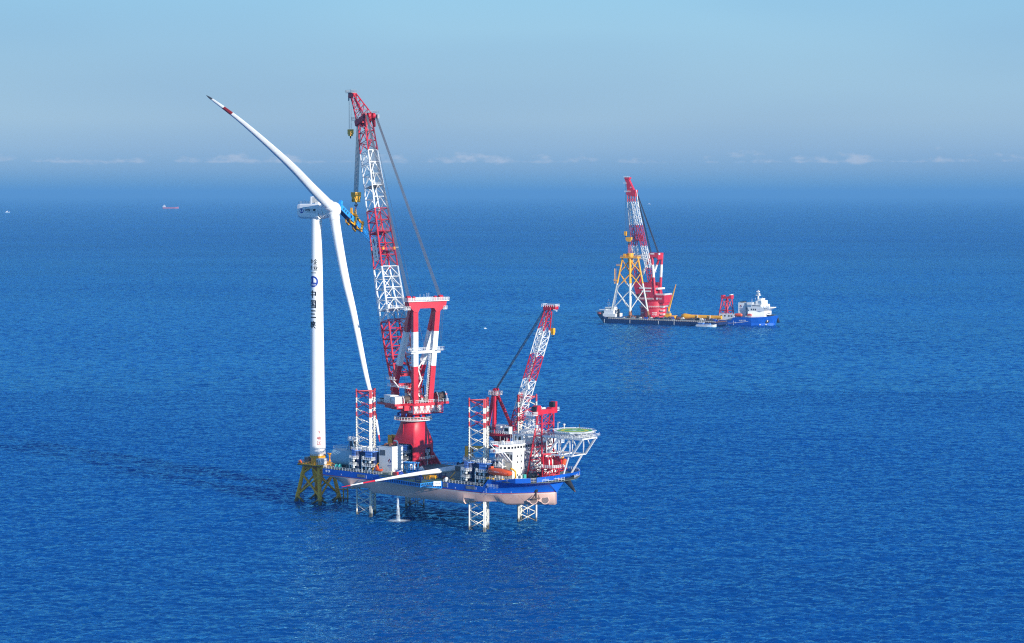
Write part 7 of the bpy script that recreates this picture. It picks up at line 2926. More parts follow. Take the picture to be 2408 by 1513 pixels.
# ------------------------------------------------------------------ cooling-water outfall
def build_outfall():
    p = FS @ Vector((17.3, -2.6, 10.75))
    rnd = random.Random(2)
    mb = MB('foam')
    me_v = []
    n = 14
    rings = []
    for k in range(15):
        t = k / 14
        r = .34 + .5 * t ** 1.3
        z = p.z * (1 - t)
        rings.append([Vector((p.x + .25 * t + r * rnd.uniform(.7, 1.25) * math.cos(2 * math.pi * i / n), p.y + r * rnd.uniform(.7, 1.25) * math.sin(2 * math.pi * i / n), z)) for i in range(n)])
    mb.loft(rings, caps=False)
    o = solo('water_jet', 'white jet of cooling water falling from the hull bottom into the sea', 'water jet', mb, FW, (p.x, p.y, 0))
    a = o.data.attributes.new('dense', 'FLOAT', 'POINT')
    a.data.foreach_set('value', [.58] * len(o.data.vertices))
    mb = MB('foam')
    n, rr = 40, 8
    v, dens = [], []
    for j in range(rr + 1):
        for i in range(n):
            q = j / rr
            a_ = 2 * math.pi * i / n
            v.append((p.x + .3 + 8.5 * q * math.cos(a_), p.y + 7.5 * q * math.sin(a_), .55 - .2 * q))
            dens.append(.92 * (1 - q) ** .8)
    f = [(j * n + i, (j + 1) * n + i, (j + 1) * n + (i + 1) % n, j * n + (i + 1) % n) for j in range(rr) for i in range(n)]
    mb.add(v, f)
    o = mb.build('splash_foam')
    o['kind'] = 'stuff'
    o['label'] = 'ring of white foam where the cooling water hits the sea'
    a = o.data.attributes.new('dense', 'FLOAT', 'POINT')
    a.data.foreach_set('value', dens)


build_outfall()


# ------------------------------------------------------------------ second group two kilometres off: crane ship, deck barge, launch
def build_second_group():
    Z = Vector((0, 0, 1))
    # --- deck barge in front -----------------------------------------
    B = Thing('deck_barge', 'long dark deck barge with a white wheelhouse at its left end, carrying a jacket', 'barge', FG, (0, 14, 0))
    mb = MB('dblue')
    st = [(-76, 14, 14, 7.6, 8.6), (-72, 10.5, 17.5, 4.0, 8.0), (-66, 5, 23, 1.0, 7.2), (-61, 1.2, 26.8, -1.5, 5.0), (-56, 0, 28, -1.5, 4.4), (56, 0, 28, -1.5, 4.0), (64, .5, 27.5, -.5, 4.0), (69, 2, 26, 1.6, 4.0)]
    rings = [[Vector((x, a + .6, zb)), Vector((x, b - .6, zb)), Vector((x, b, zt)), Vector((x, a, zt))] for x, a, b, zb, zt in st]
    mb.loft(rings, smooth=False)
    B.part('hull', mb)
    mb = MB('rdeck')
    mb.box(-55, 66, .4, 27.6, 4.1, 4.45)
    B.part('deck', mb)
    mb = MB('legwhite')
    mb.rail([(-56, .2, 4.4), (56, .2, 4.2), (66, .6, 4.2)], 1.3, 2.4, .16)
    B.part('railing', mb)
    mb = MB('white')
    for x in (-61, -31, 2, 20):
        mb.box(x - .25, x + .25, -.12, .0, .5, 4.2)
    B.part('draught_mark', mb)
    mb = MB('white')
    mb.prism([(-66, 6), (-51, 6), (-51, 22), (-66, 22)], 6, 9.5)
    mb.prism([(-65, 7), (-54, 7), (-54, 21), (-65, 21)], 9.5, 13)
    mb.prism([(-64.5, 8), (-56, 8), (-56, 20), (-64.5, 20)], 13, 16.2)
    mb.prism([(-70.5, 6.5), (-62, 6.5), (-62, 21.5), (-70.5, 21.5)], 13.2, 13.8)
    mb.prism([(-76.5, 9), (-70, 9), (-70, 19), (-76.5, 19)], 11.0, 11.6)
    for x, z in ((-75, 7.8), (-71, 7.8)):
        mb.box(x - .3, x + .3, 10, 18, z, 11.2)
    hs = B.part('wheelhouse', mb)
    mb = MB('glass')
    for k in range(6):
        mb.box(-64 + k * 1.4, -63.2 + k * 1.4, 7.9, 8.0, 14.4, 15.4)
    B.part('wheelhouse_window', mb, hs)
    mb = MB('white')
    mb.tube((-63, 14, 16), (-63, 14, 21.5), .5, .3, n=8)
    mb.obox((-63, 14, 18.6), (1.4, 0, 0), (0, 1.4, 0), (0, 0, .3))
    mb.obox((-63, 14, 20.4), (1.0, 0, 0), (0, 1.0, 0), (0, 0, .3))
    mb.tube((-63.4, 14, 21), (-63.4, 14, 24), .12, n=5)
    B.part('mast', mb)
    mb = MB('salmon')
    rings = [[Vector((x, 9 + h * math.cos(2 * math.pi * i / 12), 9.2 + h * .8 * math.sin(2 * math.pi * i / 12))) for i in range(12)] for x, h in ((-74, .3), (-73, 1.2), (-70, 1.3), (-68.4, .4))]
    mb.loft(rings)
    solo('lifeboat', 'red lifeboat on the left end of the deck barge by the white wheelhouse', 'lifeboat', mb, FG, (-71, 9, 8))
    mb = MB('dgrey')
    mb.rev([(1.4, 6), (1.4, 14), (1.0, 14.4)], (-50.5, 12, 0), n=12)
    mb.box(-53, -50, 10.5, 13.5, 9.5, 10)
    B.part('funnel', mb)
    # clutter on the barge deck, each a thing of its own
    rnd = random.Random(8)
    looks = (('black', 'black'), ('dgrey', 'dark grey'), ('emblem', 'navy blue'), ('legwhite', 'off-white'), ('rust', 'rusty'), ('grey', 'grey'))
    for i in range(46):
        x = rnd.uniform(-46, 62)
        y = rnd.uniform(2, 24)
        m, cn = looks[i % 6]
        mb = MB(m)
        k = i % 3
        s = rnd.uniform(.8, 1.7)
        if k == 0:
            mb.prism_x([(-2.2 * s, 0), (2.2 * s, 0), (.5 * s, 2.4 * s), (-.5 * s, 2.4 * s)], -1.1, 1.1)
            nm, ct = 'sea_fastening', 'steel bracket'
        elif k == 1:
            mb.box(-1.6 * s, 1.6 * s, -1.2, 1.2, 0, 1.5 * s)
            mb.box(-1.0 * s, .2 * s, -.8, .8, 1.5 * s, 2.2 * s)
            nm, ct = 'deck_locker', 'locker'
        else:
            mb.tube((-1.4 * s, 0, 1.1 * s), (1.4 * s, 0, 1.1 * s), .9 * s, n=12)
            mb.box(-1.2 * s, 1.2 * s, -.6, .6, 0, .5)
            nm, ct = 'cable_drum', 'drum'
        o = mb.build(nm)
        o.matrix_world = FG @ Matrix.Translation((x, y, 4.44))
        o['label'] = '%s %s among the clutter on the deck of the dark barge' % (cn, ct)
        o['category'] = ct
        o['group'] = '%s %ss on the barge deck' % (cn, ct)
    # --- jacket on the barge -----------------------------------------
    J = Thing('jacket_foundation', 'tall four-legged lattice jacket, yellow above and white below, standing on the barge', 'jacket', FG, (-38, 14, 4.45))
    feet = [(-58.5, 8), (-33.4, 1.6 + 3), (-19.0, 21), (-42.6, 25)]
    tops = [(-46.0, 12.2), (-36.6, 10.6), (-29.6, 15.6), (-38.6, 17.6)]
    z0, z1 = 4.5, 68.4

    def q(i, z):
        t = (z - z0) / (z1 - z0)
        return Vector((feet[i][0] + (tops[i][0] - feet[i][0]) * t, feet[i][1] + (tops[i][1] - feet[i][1]) * t, z))
    zc = 41.5
    for i in range(4):
        mb = MB('pilegrey')
        mb.tube(q(i, 12.5), q(i, zc), .95, n=12)
        mb.use('yellow')
        mb.tube(q(i, zc), q(i, z1), .95, n=12)
        mb.use('anode')
        mb.tube(q(i, z0), q(i, 12.5), 1.35, n=14)
        lg = J.part('leg', mb)
        mb = MB('black')
        c = q(i, z0)
        for k in range(6):
            a = k * math.pi / 3
            mb.bar(c + Vector((2.8 * math.cos(a), 2.8 * math.sin(a), 0)), c + Vector((1.0 * math.cos(a), 1.0 * math.sin(a), 4.4)), .5, .5)
        J.part('foot_cone', mb, lg)
    mb = MB('pilegrey')
    levels = [13.5, 35.0, 52.5, 66.5]
    for a, b in zip(levels, levels[1:]):
        for i in range(4):
            j = (i + 1) % 4
            for p, r in ((q(i, a), q(j, b)), (q(j, a), q(i, b))):
                if a < zc < b:
                    t = (zc - a) / (b - a)
                    m = p.lerp(r, t)
                    mb.use('pilegrey')
                    mb.tube(p, m, .42, n=8)
                    mb.use('yellow')
                    mb.tube(m, r, .42, n=8)
                else:
                    mb.use('pilegrey' if b < zc else 'yellow')
                    mb.tube(p, r, .42 if b > zc else .48, n=8)
    J.part('bracing', mb)
    mb = MB('yellow')
    mb.prism([(-47.5, 9.5), (-28.0, 9.5), (-28.0, 19), (-47.5, 19)], 68.0, 69.0)
    mb.rev([(3.3, 69), (3.3, 72.2), (3.6, 72.4), (3.6, 73.2)], (-37.8, 14, 0), n=28)
    mb.rev([(.8, 52), (2.2, 62), (3.0, 68)], (-37.8, 14, 0), n=20)
    tp = J.part('transition_piece', mb)
    mb = MB('yellow')
    mb.rail([(-47.3, 9.7, 69), (-28.2, 9.7, 69), (-28.2, 18.8, 69), (-47.3, 18.8, 69)], 1.6, 2.0, .14, closed=True)
    mb.use('foundation')
    mb.box(-44.5, -41.4, 10.5, 14, 69, 72.6)
    J.part('platform_fitting', mb, tp)
    mb = MB('yellow')
    for z in (60, 44):
        p = q(0, z)
        mb.obox(p + Vector((-2.2, -1, 0)), (2.0, 0, 0), (0, 1.2, 0), (0, 0, .25))
        mb.rail([p + Vector((-4.2, -2.2, .3)), p + Vector((-.2, -2.2, .3))], 1.4, 1.2, .12)
    for x in (-3.4, -1.8):
        mb.tube(q(0, 44) + Vector((x, -1, -3)), q(0, 44) + Vector((x, -1, 13)), .25, n=6)
    for k in range(9):
        mb.tube(q(0, 44) + Vector((-3.4, -1, -2 + k * 1.6)), q(0, 44) + Vector((-1.8, -1, -2 + k * 1.6)), .15, n=5)
    J.part('boat_landing', mb)
    # lattice stub and ladder
    mb = MB('pilegrey')
    a, b = q(0, 10) + Vector((2, -.8, 0)), q(0, 40) + Vector((1.6, -.8, 0))
    mb.tube(a, b, .14, n=5)
    mb.tube(a + Vector((1, 0, 0)), b + Vector((1, 0, 0)), .14, n=5)
    for k in range(20):
        mb.tube(a.lerp(b, k / 19), a.lerp(b, k / 19) + Vector((1, 0, 0)), .1, n=4)
    J.part('ladder', mb)
    # --- crane ship behind ------------------------------------------
    S = Thing('crane_ship', 'blue crane ship with white bridge at its right end, moored behind the dark barge', 'ship', FG, (40, 50, 0))
    qc = 53.0
    st = [(-60, 18.5, 18.5, 1), (52, 18.5, 18.5, 4.2), (68, 18.5, 18.5, 4.6), (71.5, 18.5, 19.0, 8.0), (91, 18.3, 19, 8.4), (99, 14, 17.2, 8.8), (105, 8.4, 13.6, 9.2), (109.2, 3.0, 9.0, 9.7), (110.2, .6, 7.0, 9.9)]
    mb = MB('blue')
    rings = []
    for x, hb, hd, zt in st:
        rings.append([Vector((x, qc - hb * .96, -2)), Vector((x, qc - hb, 2.5)), Vector((x, qc - hd, zt)), Vector((x, qc + hd, zt)), Vector((x, qc + hb, 2.5)), Vector((x, qc + hb * .96, -2))])
    mb.loft(rings, smooth=False)
    mb.add([Vector((110.2, qc - 7, 9.9)), Vector((112.6, qc - 3, 10.1)), Vector((113.2, qc, 10.2)), Vector((112.6, qc + 3, 10.1)), Vector((110.2, qc + 7, 9.9)), Vector((110.2, qc, 1))], [(0, 1, 5), (1, 2, 5), (2, 3, 5), (3, 4, 5), (0, 4, 3, 2, 1)])
    hull = S.part('hull', mb)
    mb = MB('rdeck')
    mb.box(-58, 70, 36, 70, 4.62, 4.75)
    S.part('deck', mb)
    mb = MB('wtext')
    yq = qc - 18.62
    put_text(mb, '电建志高', (81.5, yq - .15, 5.2), (1, 0, 0), (0, 0, 1), w=7.6, h=1.75)
    put_text(mb, 'DIANJIANZHIGAO', (81.5, yq - .15, 3.6), (1, 0, 0), (0, 0, 1), w=6.5, h=.5)
    S.part('ship_name', mb, hull)
    mb = MB('wtext')
    for x in (54.4, 63.6, 71.4):
        mb.box(x - .14, x + .14, yq - .1, yq, 0, 6.0 if x < 60 else 4.4)
    pts = [(56 + k * 3.2, 1.6 + .02 * k ** 2.15) for k in range(11)]
    for (a, b), (c, d) in zip(pts, pts[1:]):
        mb.bar((a, yq - .1 - (.4 if a > 70 else 0), b), (c, yq - .1 - (.4 if c > 70 else 0), d), .15, .3)
    mb.prism_x([(73.2, 3.4), (73.8, 2.6), (73.4, 1.5), (72.9, 2.6)], yq - .15, yq)
    S.part('hull_marking', mb, hull)
    mb = MB('black')
    c = Vector((104.6, qc - 9.4, 5.2))
    mb.rev([(2.7, -.6), (2.9, .3)], c, (.6, -1, 0), 20)
    mb.use('cream')
    mb.rev([(1.2, .3), (1.0, .9)], c + Vector((.3, -.2, -.3)), (.6, -1, 0), 12)
    mb.use('brown')
    mb.bar(c + Vector((.5, -1.1, .8)), c + Vector((.6, -1.2, -1.8)), .7, .5)
    S.part('anchor', mb, hull)
    mb = MB('black')
    mb.tube((111, qc + 4, 7.2), (112.6, qc + 2.5, 3.0), 1.0, 1.4, n=10)
    S.part('bow_fender', mb, hull)
    mb = MB('wtext')
    for x in (99.2, 104.0):
        mb.rev([(.6, 0), (.6, .2)], (x, qc - (14.2 if x < 102 else 9.8), 1.1), (.5, -1, 0), 12)
    S.part('bow_mark', mb, hull)
    # accommodation and bridge
    mb = MB('white')
    mb.prism([(86, 38), (102, 44), (102, 62), (86, 68)], 8.2, 14.5)
    mb.prism_x([(86, 14.5), (100, 14.5), (108, 17.8), (108, 18.6), (84, 18.6)], 41, 60)
    mb.prism([(88, 41), (99, 41), (101, 46), (101, 60), (99, 64), (88, 64)], 18.6, 21.4)
    mb.prism([(82.5, 43), (89, 43), (89, 60), (82.5, 60)], 18.6, 23.4)
    mb.prism([(91.5, 45), (98, 45), (98, 61), (91.5, 61)], 21.4, 25.2)
    mb.prism([(92.5, 48), (96.5, 48), (96.5, 58), (92.5, 58)], 25.2, 27.4)
    dh = S.part('deckhouse', mb)
    mb = MB('glass')
    for k in range(7):
        mb.box(89 + k * 1.4, 89.9 + k * 1.4, 40.9, 41.0, 19.8, 20.7)
    for k in range(3):
        mb.box(88 + k * 2.2, 89.2 + k * 2.2, 40.9, 41.0, 15.4, 17.2)
    for k in range(2):
        mb.box(102.5 + k * 2, 103.8 + k * 2, 40.9, 41.0, 17.0 + k * .2, 17.7)
    S.part('deckhouse_window', mb, dh)
    mb = MB('white')
    mb.rail([(100, 41.2, 18.7), (108, 41.2, 18.7)], 1.4, 1.4, .13)
    mb.rail([(88, 41.2, 21.4), (99, 41.2, 21.4)], 1.3, 1.4, .12)
    for x, y, h in ((87, 46, 3), (89, 50, 4), (94, 46, 3), (101, 47, 5), (103, 44, 3), (104, 42, 2.5), (106, 43, 3)):
        z = 24 if x < 91 else (18.7 if x > 104 else 21.6)
        mb.tube((x, y, z), (x, y, z + h), .14, n=5)
    for x in (105.0, 107.4):
        mb.rev([(.2, 18.7), (.8, 19.4), (.8, 20.2), (.2, 21)], (x, 43, 0), n=10)
    mb.tube((99.4, 44, 21), (99.4, 44, 28.5), .5, n=8)
    for x in (84, 86.4, 88.8):
        mb.bar((x, 42, 10), (x, 42, 18), .5, .5)
    mb.bar((83, 42, 14.6), (90, 42, 14.6), .6, .4)
    S.part('deck_fitting', mb, dh)
    mb = MB('white')
    mb.tube((90.6, 53, 24), (91.0, 53, 31.5), 1.3, .7, n=10)
    mb.obox((91.0, 53, 30.6), (2.0, 0, 0), (0, 2.0, 0), (0, 0, .4))
    mb.rev([(1.0, 30.9), (1.3, 31.8), (1.0, 32.8), (.1, 33.2)], (92.2, 52, 0), n=12)
    mb.rev([(.9, 30.9), (1.2, 31.6), (.9, 32.4), (.1, 32.8)], (89.6, 54, 0), n=12)
    mb.tube((90.8, 53, 31), (90.8, 53, 36), .35, n=6)
    mb.obox((90.8, 53, 34.4), (1.4, 0, 0), (0, 1.2, 0), (0, 0, .6))
    S.part('radar_mast', mb)
    mb = MB('white')
    mb.prism_x([(72.4, 8), (81, 8), (80.2, 22.4), (72.4, 23.0)], 44, 56)
    fn = S.part('funnel', mb)
    mb = MB('dgrey')
    mb.prism_x([(72.6, 23.0), (76, 22.8), (78.6, 24.2), (73.6, 24.0)], 46, 54)
    S.part('exhaust_pipe', mb, fn)
    mb = MB('emred')
    c = Vector((75.4, 43.9, 19.2))
    mb.add([c + Vector((x, 0, z)) for x, z in ((-1.4, .1), (0, 1.5), (.5, .9), (-.4, 0), (-.4, -1))], [(0, 1, 2, 3, 4)])
    mb.use('emblem')
    mb.add([c + Vector((x, 0, z)) for x, z in ((1.4, -.1), (.1, -1.5), (-.3, -1.0), (.5, .0), (.5, 1))], [(0, 1, 2, 3, 4)])
    put_text(mb, '中国电建', (75.4, 43.9, 16.7), (1, 0, 0), (0, 0, 1), w=4.4, h=.9)
    S.part('funnel_emblem', mb, fn)
    mb = MB('white')
    mb.box(54, 71, 37.2, 60, 4.6, 10.6)
    lh = S.part('low_deckhouse', mb)
    mb = MB('glass')
    for x in (56.5, 60.5, 65, 68):
        mb.box(x - .9, x + .9, 37.1, 37.2, 8.4, 9.8)
    S.part('low_window', mb, lh)
    mb = MB('white')
    mb.rail([(54, 37.3, 10.6), (71, 37.3, 10.6)], 1.3, 1.5, .12)
    mb.rail([(84, 35.4, 8.4), (104, 38, 8.9)], 1.3, 1.5, .12)
    S.part('ship_railing', mb)
    rnd = random.Random(14)
    mb = MB('dgrey')
    for k in range(10):
        x, y = rnd.uniform(101, 109), rnd.uniform(47, 59)
        mb.box(x - .8, x + .8, y - .6, y + .6, 9, 9 + rnd.uniform(.8, 2))
    mb.bar((104, 46, 12.6), (112, 50, 10.8), .6, .6)
    S.part('mooring_gear', mb)
    # lifeboats
    for x, m, lab in ((75.4, 'orange', 'orange lifeboat below the white funnel of the distant crane ship'), (87.5, 'salmon', 'dark red rescue boat before the white bridge of the distant crane ship')):
        mb = MB(m)
        L = 4.2 if m == 'orange' else 2.6
        rings = [[Vector((x + L * a, 38.5 + h * math.cos(2 * math.pi * i / 14), 10.4 + h * math.sin(2 * math.pi * i / 14))) for i in range(14)] for a, h in ((-1, .3), (-.8, 1.5), (0, 1.8), (.75, 1.5), (1, .3))]
        mb.loft(rings)
        solo('lifeboat', lab, 'lifeboat', mb, FG, (x, 38.5, 8.6))
    # red boom-rest tower
    T = Thing('boom_rest_tower', 'small red lattice boom-rest tower on the distant crane ship', 'tower', FG, (58, 43, 4.7))
    bt = [(51.5, 40), (61.5, 40), (65.5, 50), (55.5, 50)]
    tt = [(55.0, 42), (61.0, 42), (63.4, 48), (57.4, 48)]
    mb = MB('red')

    def g(i, z):
        t = (z - 4.7) / 22.5
        return Vector((bt[i][0] + (tt[i][0] - bt[i][0]) * t, bt[i][1] + (tt[i][1] - bt[i][1]) * t, z))
    for i in range(4):
        mb.tube(g(i, 4.7), g(i, 27), .6, n=8)
    T.part('tower_leg', mb)
    mb = MB('red')
    for a, b in ((5, 14.5), (14.5, 26.5)):
        for i in range(4):
            j = (i + 1) % 4
            mb.tube(g(i, a), g(j, b), .3, n=6)
            mb.tube(g(j, a), g(i, b), .3, n=6)
            mb.tube(g(i, 14.5), g(j, 14.5), .5, n=6)
    T.part('bracing', mb)
    mb = MB('red')
    mb.prism_x([(53.6, 26.6), (65.4, 26.6), (65.4, 30.4), (63.4, 30.4), (63.0, 29.0), (56.4, 28.6), (56.0, 30.2), (53.8, 30.2)], 42, 48)
    mb.use('white')
    mb.box(63.4, 65.0, 41.9, 48.1, 30.5, 31.2)
    T.part('cradle_beam', mb)
    # yellow piles on the barge
    for i, (x0, x1, y, r, lab) in enumerate(((17, 62, 25.5, 1.9, 'long yellow pile lying on the barge deck, flared at its left end'), (-2.5, 9.5, 24.5, 1.4, 'short yellow steel pile on the barge left of the long flared one'))):
        T = Thing('steel_pile', lab, 'pile', FG, ((x0 + x1) / 2, y, 5))
        mb = MB('yellow')
        z = 8.0
        if i == 0:
            mb.rev([(1.8, -.2), (2.6, 1.2), (3.1, 2.8), (3.0, 4.5), (2.3, 9), (2.0, 10.5), (1.9, 45)], (x0, y, z), (1, 0, 0), n=20)
        else:
            mb.tube((x0, y, z - 1), (x1, y, z - 1), r, n=18)
        T.part('tube', mb)
        mb = MB('white' if i == 0 else 'dgrey')
        for x in ((x0 + 20, x0 + 34) if i == 0 else (x0 + 2, x1 - 2)):
            mb.box(x - 1.3, x + 1.3, y - 3.2, y + 3.2, 4.4, 7.0 if i == 0 else 6.0)
            mb.bar((x - 1.2, y - 2.6, 4.4), (x - .8, y - 2.6, 10.2 if i == 0 else 7), .5, .5)
        T.part('saddle', mb)
    # yellow crane on the barge
    T = Thing('crawler_crane', 'slim yellow crane with raised boom beside the big red crane in the distance', 'crane', FG, (1, 27, 5))
    mb = MB('yellow')
    mb.box(-3.4, 9.6, 24.6, 29.4, 5.4, 8.4)
    mb.box(-2, 3, 25, 29, 8.4, 10.4)
    T.part('body', mb)
    mb = MB('dgrey')
    mb.box(-3, 9, 24.2, 25.6, 4.45, 5.5)
    mb.box(-3, 9, 28.4, 29.8, 4.45, 5.5)
    T.part('track', mb)
    mb = MB('yellow')
    mb.tube((.6, 27, 8.4), (.9, 27, 17.5), 1.3, 1.1, n=10)
    mb.bar((.8, 27, 14), (9.0, 27, 41), 1.7, 1.5, (0, 1, 0), .6, .6)
    T.part('boom', mb)
    mb = MB('grey')
    mb.box(-1.2, 2.4, 25.4, 28.6, 10.4, 12.6)
    mb.bar((-.6, 26.2, 12), (1.8, 26.2, 20.5), .4, .4)
    T.part('machinery', mb)


build_second_group()

MC2 = Thing('main_crane', 'distant red heavy-lift crane with white-banded double boom on the blue crane ship', 'crane', FG, (-30, 52, 4.7))


def build_second_crane():
    cx, cy = -29.0, 52.0
    mb = MB('red')
    mb.rev([(14.0, 4.7), (14.0, 14.0), (15.0, 14.4), (15.0, 15.2), (13.2, 15.4), (13.2, 21.4), (14.5, 22.6)], (cx, cy, 0), n=48)
    pd = MC2.part('pedestal', mb)
    mb = MB('white')
    mb.rail([(cx + 14.8 * math.cos(2 * math.pi * i / 40), cy + 14.8 * math.sin(2 * math.pi * i / 40), 15.2) for i in range(40)], 1.6, 2.2, .16, closed=True)
    MC2.part('gallery_railing', mb, pd)
    mb = MB('wtext')

    def wrap(body, ang, z, w, h):
        v, f = text_geo(body, w=w, h=h)
        v, f = slice_flat(v, f, .8)
        mb.add([(cx + 14.08 * math.sin(R(ang) + x / 14), cy - 14.08 * math.cos(R(ang) + x / 14), z + y) for x, y in v], f)
    wrap('中国电建', -34, 9.4, 6.0, 1.8)
    wrap('中国电建', 30, 9.6, 5.4, 1.5)
    wrap('POWER', 30, 7.6, 5.0, 1.2)
    mb.add([(cx + 14.08 * math.sin(R(-54) + x / 14), cy - 14.08 * math.cos(R(-54) + x / 14), 9.4 + y) for x, y in [(1.2 * math.cos(2 * math.pi * i / 16), 1.4 * math.sin(2 * math.pi * i / 16)) for i in range(16)]], [tuple(range(16))])
    MC2.part('pedestal_lettering', mb, pd)
    mb = MB('white')
    for z in (7.5, 11.5, 15.5):
        mb.obox((cx + 14.2, cy - 7, z), (1.6, 0, 0), (0, 2.4, 0), (0, 0, .2))
        mb.rail([(cx + 12.6, cy - 9.4, z), (cx + 15.8, cy - 9.4, z), (cx + 15.8, cy - 4.6, z)], 1.5, 1.2, .14)
    MC2.part('access_stair', mb, pd)
    mb = MB('red')
    # boom seat (trapezoid) and machinery house
    mb.prism_x([(cx - 16.5, 22.4), (cx + 10, 22.4), (cx + 6, 30), (cx + 4.2, 41.2), (cx - 20, 41.2), (cx - 17, 30)], cy - 9, cy - 5)
    mb.prism_x([(cx - 16.5, 22.4), (cx + 10, 22.4), (cx + 6, 30), (cx + 4.2, 41.2), (cx - 20, 41.2), (cx - 17, 30)], cy + 5, cy + 9)
    mb.box(cx - 15, cx + 5, cy - 5, cy + 5, 36, 38)
    mb.box(cx - 14, cx + 4, cy - 5, cy + 5, 22.4, 32)
    mb.box(cx - 14, cx + 8, cy - 9, cy + 9, 22.0, 23.4)
    MC2.part('boom_seat', mb)
    mb = MB('red')
    mb.box(cx + 4.5, cx + 17.0, cy - 9, cy + 9, 20.2, 28.2)
    mb.box(cx + 8, cx + 14.8, cy - 8, cy + 8, 17.4, 20.2)
    mh = MC2.part('machinery_house', mb)
    mb = MB('wtext')
    mb.rev([(.1, 0), (1.15, 0), (1.15, .05)], (cx + 8.4, cy - 9.05, 24.6), (0, -1, 0), 18)
    put_text(mb, '中国电建', (cx + 11.9, cy - 9.1, 24.7), (1, 0, 0), (0, 0, 1), w=4.0, h=1.9)
    MC2.part('house_lettering', mb, mh)
    mb = MB('white')
    mb.rail([(cx + 4.6, cy - 8.8, 28.2), (cx + 16.9, cy - 8.8, 28.2), (cx + 16.9, cy + 8.8, 28.2)], 1.7, 1.4, .2, bars=3)
    mb.box(cx + 2.2, cx + 9.4, cy - 8, cy + 8, 34.2, 36.0)
    mb.rail([(cx - 17, cy - 9.2, 23.4), (cx + 4, cy - 9.2, 23.4)], 1.6, 1.4, .2)
    for z, a, b in ((34.8, -12.5, 1.5), (31.6, -9.5, .8)):
        mb.box(cx + a, cx + b, cy - 9.6, cy - 9.0, z, z + 1.3)
    MC2.part('platform', mb)
    mb = MB('brown')
    for x in (-13, -6):
        mb.tube((cx + x, cy - 9.4, 28.2), (cx + x + 3, cy - 9.4, 28.2), 1.5, n=16)
    MC2.part('drum', mb)
    # boom: two lattice columns joining at the head
    w0, w1 = 41.0, 127.0

    def col(side, w):
        """centre of the boom column on one side at height w: x (screen right), y"""
        t = (w - w0) / (w1 - w0)
        x = cx - 8.6 + 1.9 * t
        sp = 10.2 * (1 - t) + 3.1 * t
        return x + side * sp * .82, cy - 3 - 35.0 * t + side * sp * -.1, t
    bands = [(41, 57.0, 'red'), (57.0, 80.5, 'white'), (80.5, 102.6, 'red'), (102.6, 127.0, 'white')]
    for a0, a1, m in bands:
        for side in (-1, 1):
            mb = MB(m)
            k = max(3, round((a1 - a0) / 4.2))
            for i in range(k):
                wa, wb = a0 + (a1 - a0) * i / k, a0 + (a1 - a0) * (i + 1) / k
                def cor(w):
                    x, y, t = col(side, w)
                    h = 2.6 - .3 * t
                    return [Vector((x + sx * h, y + sy * 2.6, w)) for sx, sy in ((-1, -1), (1, -1), (1, 1), (-1, 1))]
                A_, B_ = cor(wa), cor(wb)
                for j in range(4):
                    mb.tube(A_[j], B_[j], .36, n=6, caps=False)
                    n_ = (j + 1) % 4
                    mb.tube(B_[j], B_[n_], .2, n=5)
                    if (i + j) % 2:
                        mb.tube(A_[j], B_[n_], .22, n=5)
                    else:
                        mb.tube(A_[n_], B_[j], .22, n=5)
            MC2.part('boom_section', mb, label='%s lattice section of the double boom' % m)
    mb = MB('white')
    for w in (66.0, 71.5):
        a, b = col(-1, w), col(1, w)
        for y in (-2, 2):
            mb.tube((a[0], a[1] + y, w), (b[0], b[1] + y, w), .4, n=6)
    a, b = col(-1, 66), col(1, 66)
    for k in range(6):
        for y in (-2, 2):
            p0 = Vector((a[0] + (b[0] - a[0]) * k / 6, a[1] + y, 66))
            p1 = Vector((a[0] + (b[0] - a[0]) * (k + 1) / 6, a[1] + y, 71.5))
            mb.tube(p0, p1, .22, n=5)
            mb.tube((p0.x, p0.y, 71.5), (p1.x, p1.y, 66), .22, n=5)
    MC2.part('boom_cross_brace', mb)
    mb = MB('red')
    for w in (86.5, 92.0):
        a, b = col(-1, w), col(1, w)
        mb.tube((a[0], a[1], w), (b[0], b[1], w), .7, n=6)
    a, b = col(-1, 86.5), col(1, 86.5)
    for k in range(4):
        p0 = Vector((a[0] + (b[0] - a[0]) * k / 4, a[1], 86.5))
        p1 = Vector((a[0] + (b[0] - a[0]) * (k + 1) / 4, a[1], 92))
        mb.tube(p0, p1, .4, n=5)
        mb.tube((p0.x, p0.y, 92), (p1.x, p1.y, 86.5), .4, n=5)
    MC2.part('boom_cross_brace', mb)
    # head
    hx, cy_ = cx - 6.7, cy - 35.0
    mb = MB('red')
    for sx in (-4.6, -1.5, 1.5, 4.8):
        for y in (-2.6, 2.6):
            mb.tube((hx + sx, cy_ - 3 + y, 127), (hx + sx, cy_ - 3 + y, 136), .4, n=6)
    for sx in (-4.6, -1.5, 1.5):
        for z in (127, 131.5):
            mb.tube((hx + sx, cy_ - 5.6, z), (hx + sx + 3.1, cy_ - 5.6, z + 4.5), .25, n=5)
            mb.tube((hx + sx + 3.1, cy_ - 5.6, z), (hx + sx, cy_ - 5.6, z + 4.5), .25, n=5)
    mb.prism_x([(hx - 5.6, 134.6), (hx + 4.6, 132.6), (hx + 5.0, 139.4), (hx + 2.0, 139.2), (hx - 5.6, 137.2)], cy_ - 6, cy_)
    mb.prism_x([(hx - 5.0, 137), (hx + 2.4, 139.4), (hx - 3.6, 150.4), (hx - 3.8, 152), (hx - 8.2, 152), (hx - 7.6, 149.4), (hx - 6.2, 147)], cy_ - 5, cy_ - 1)
    mb.obox((hx - 5.4, cy_ - 3, 151.8), (2.9, 0, 0), (0, 2.4, 0), (0, 0, 1.0))
    hd = MC2.part('boom_head', mb)
    mb = MB('white')
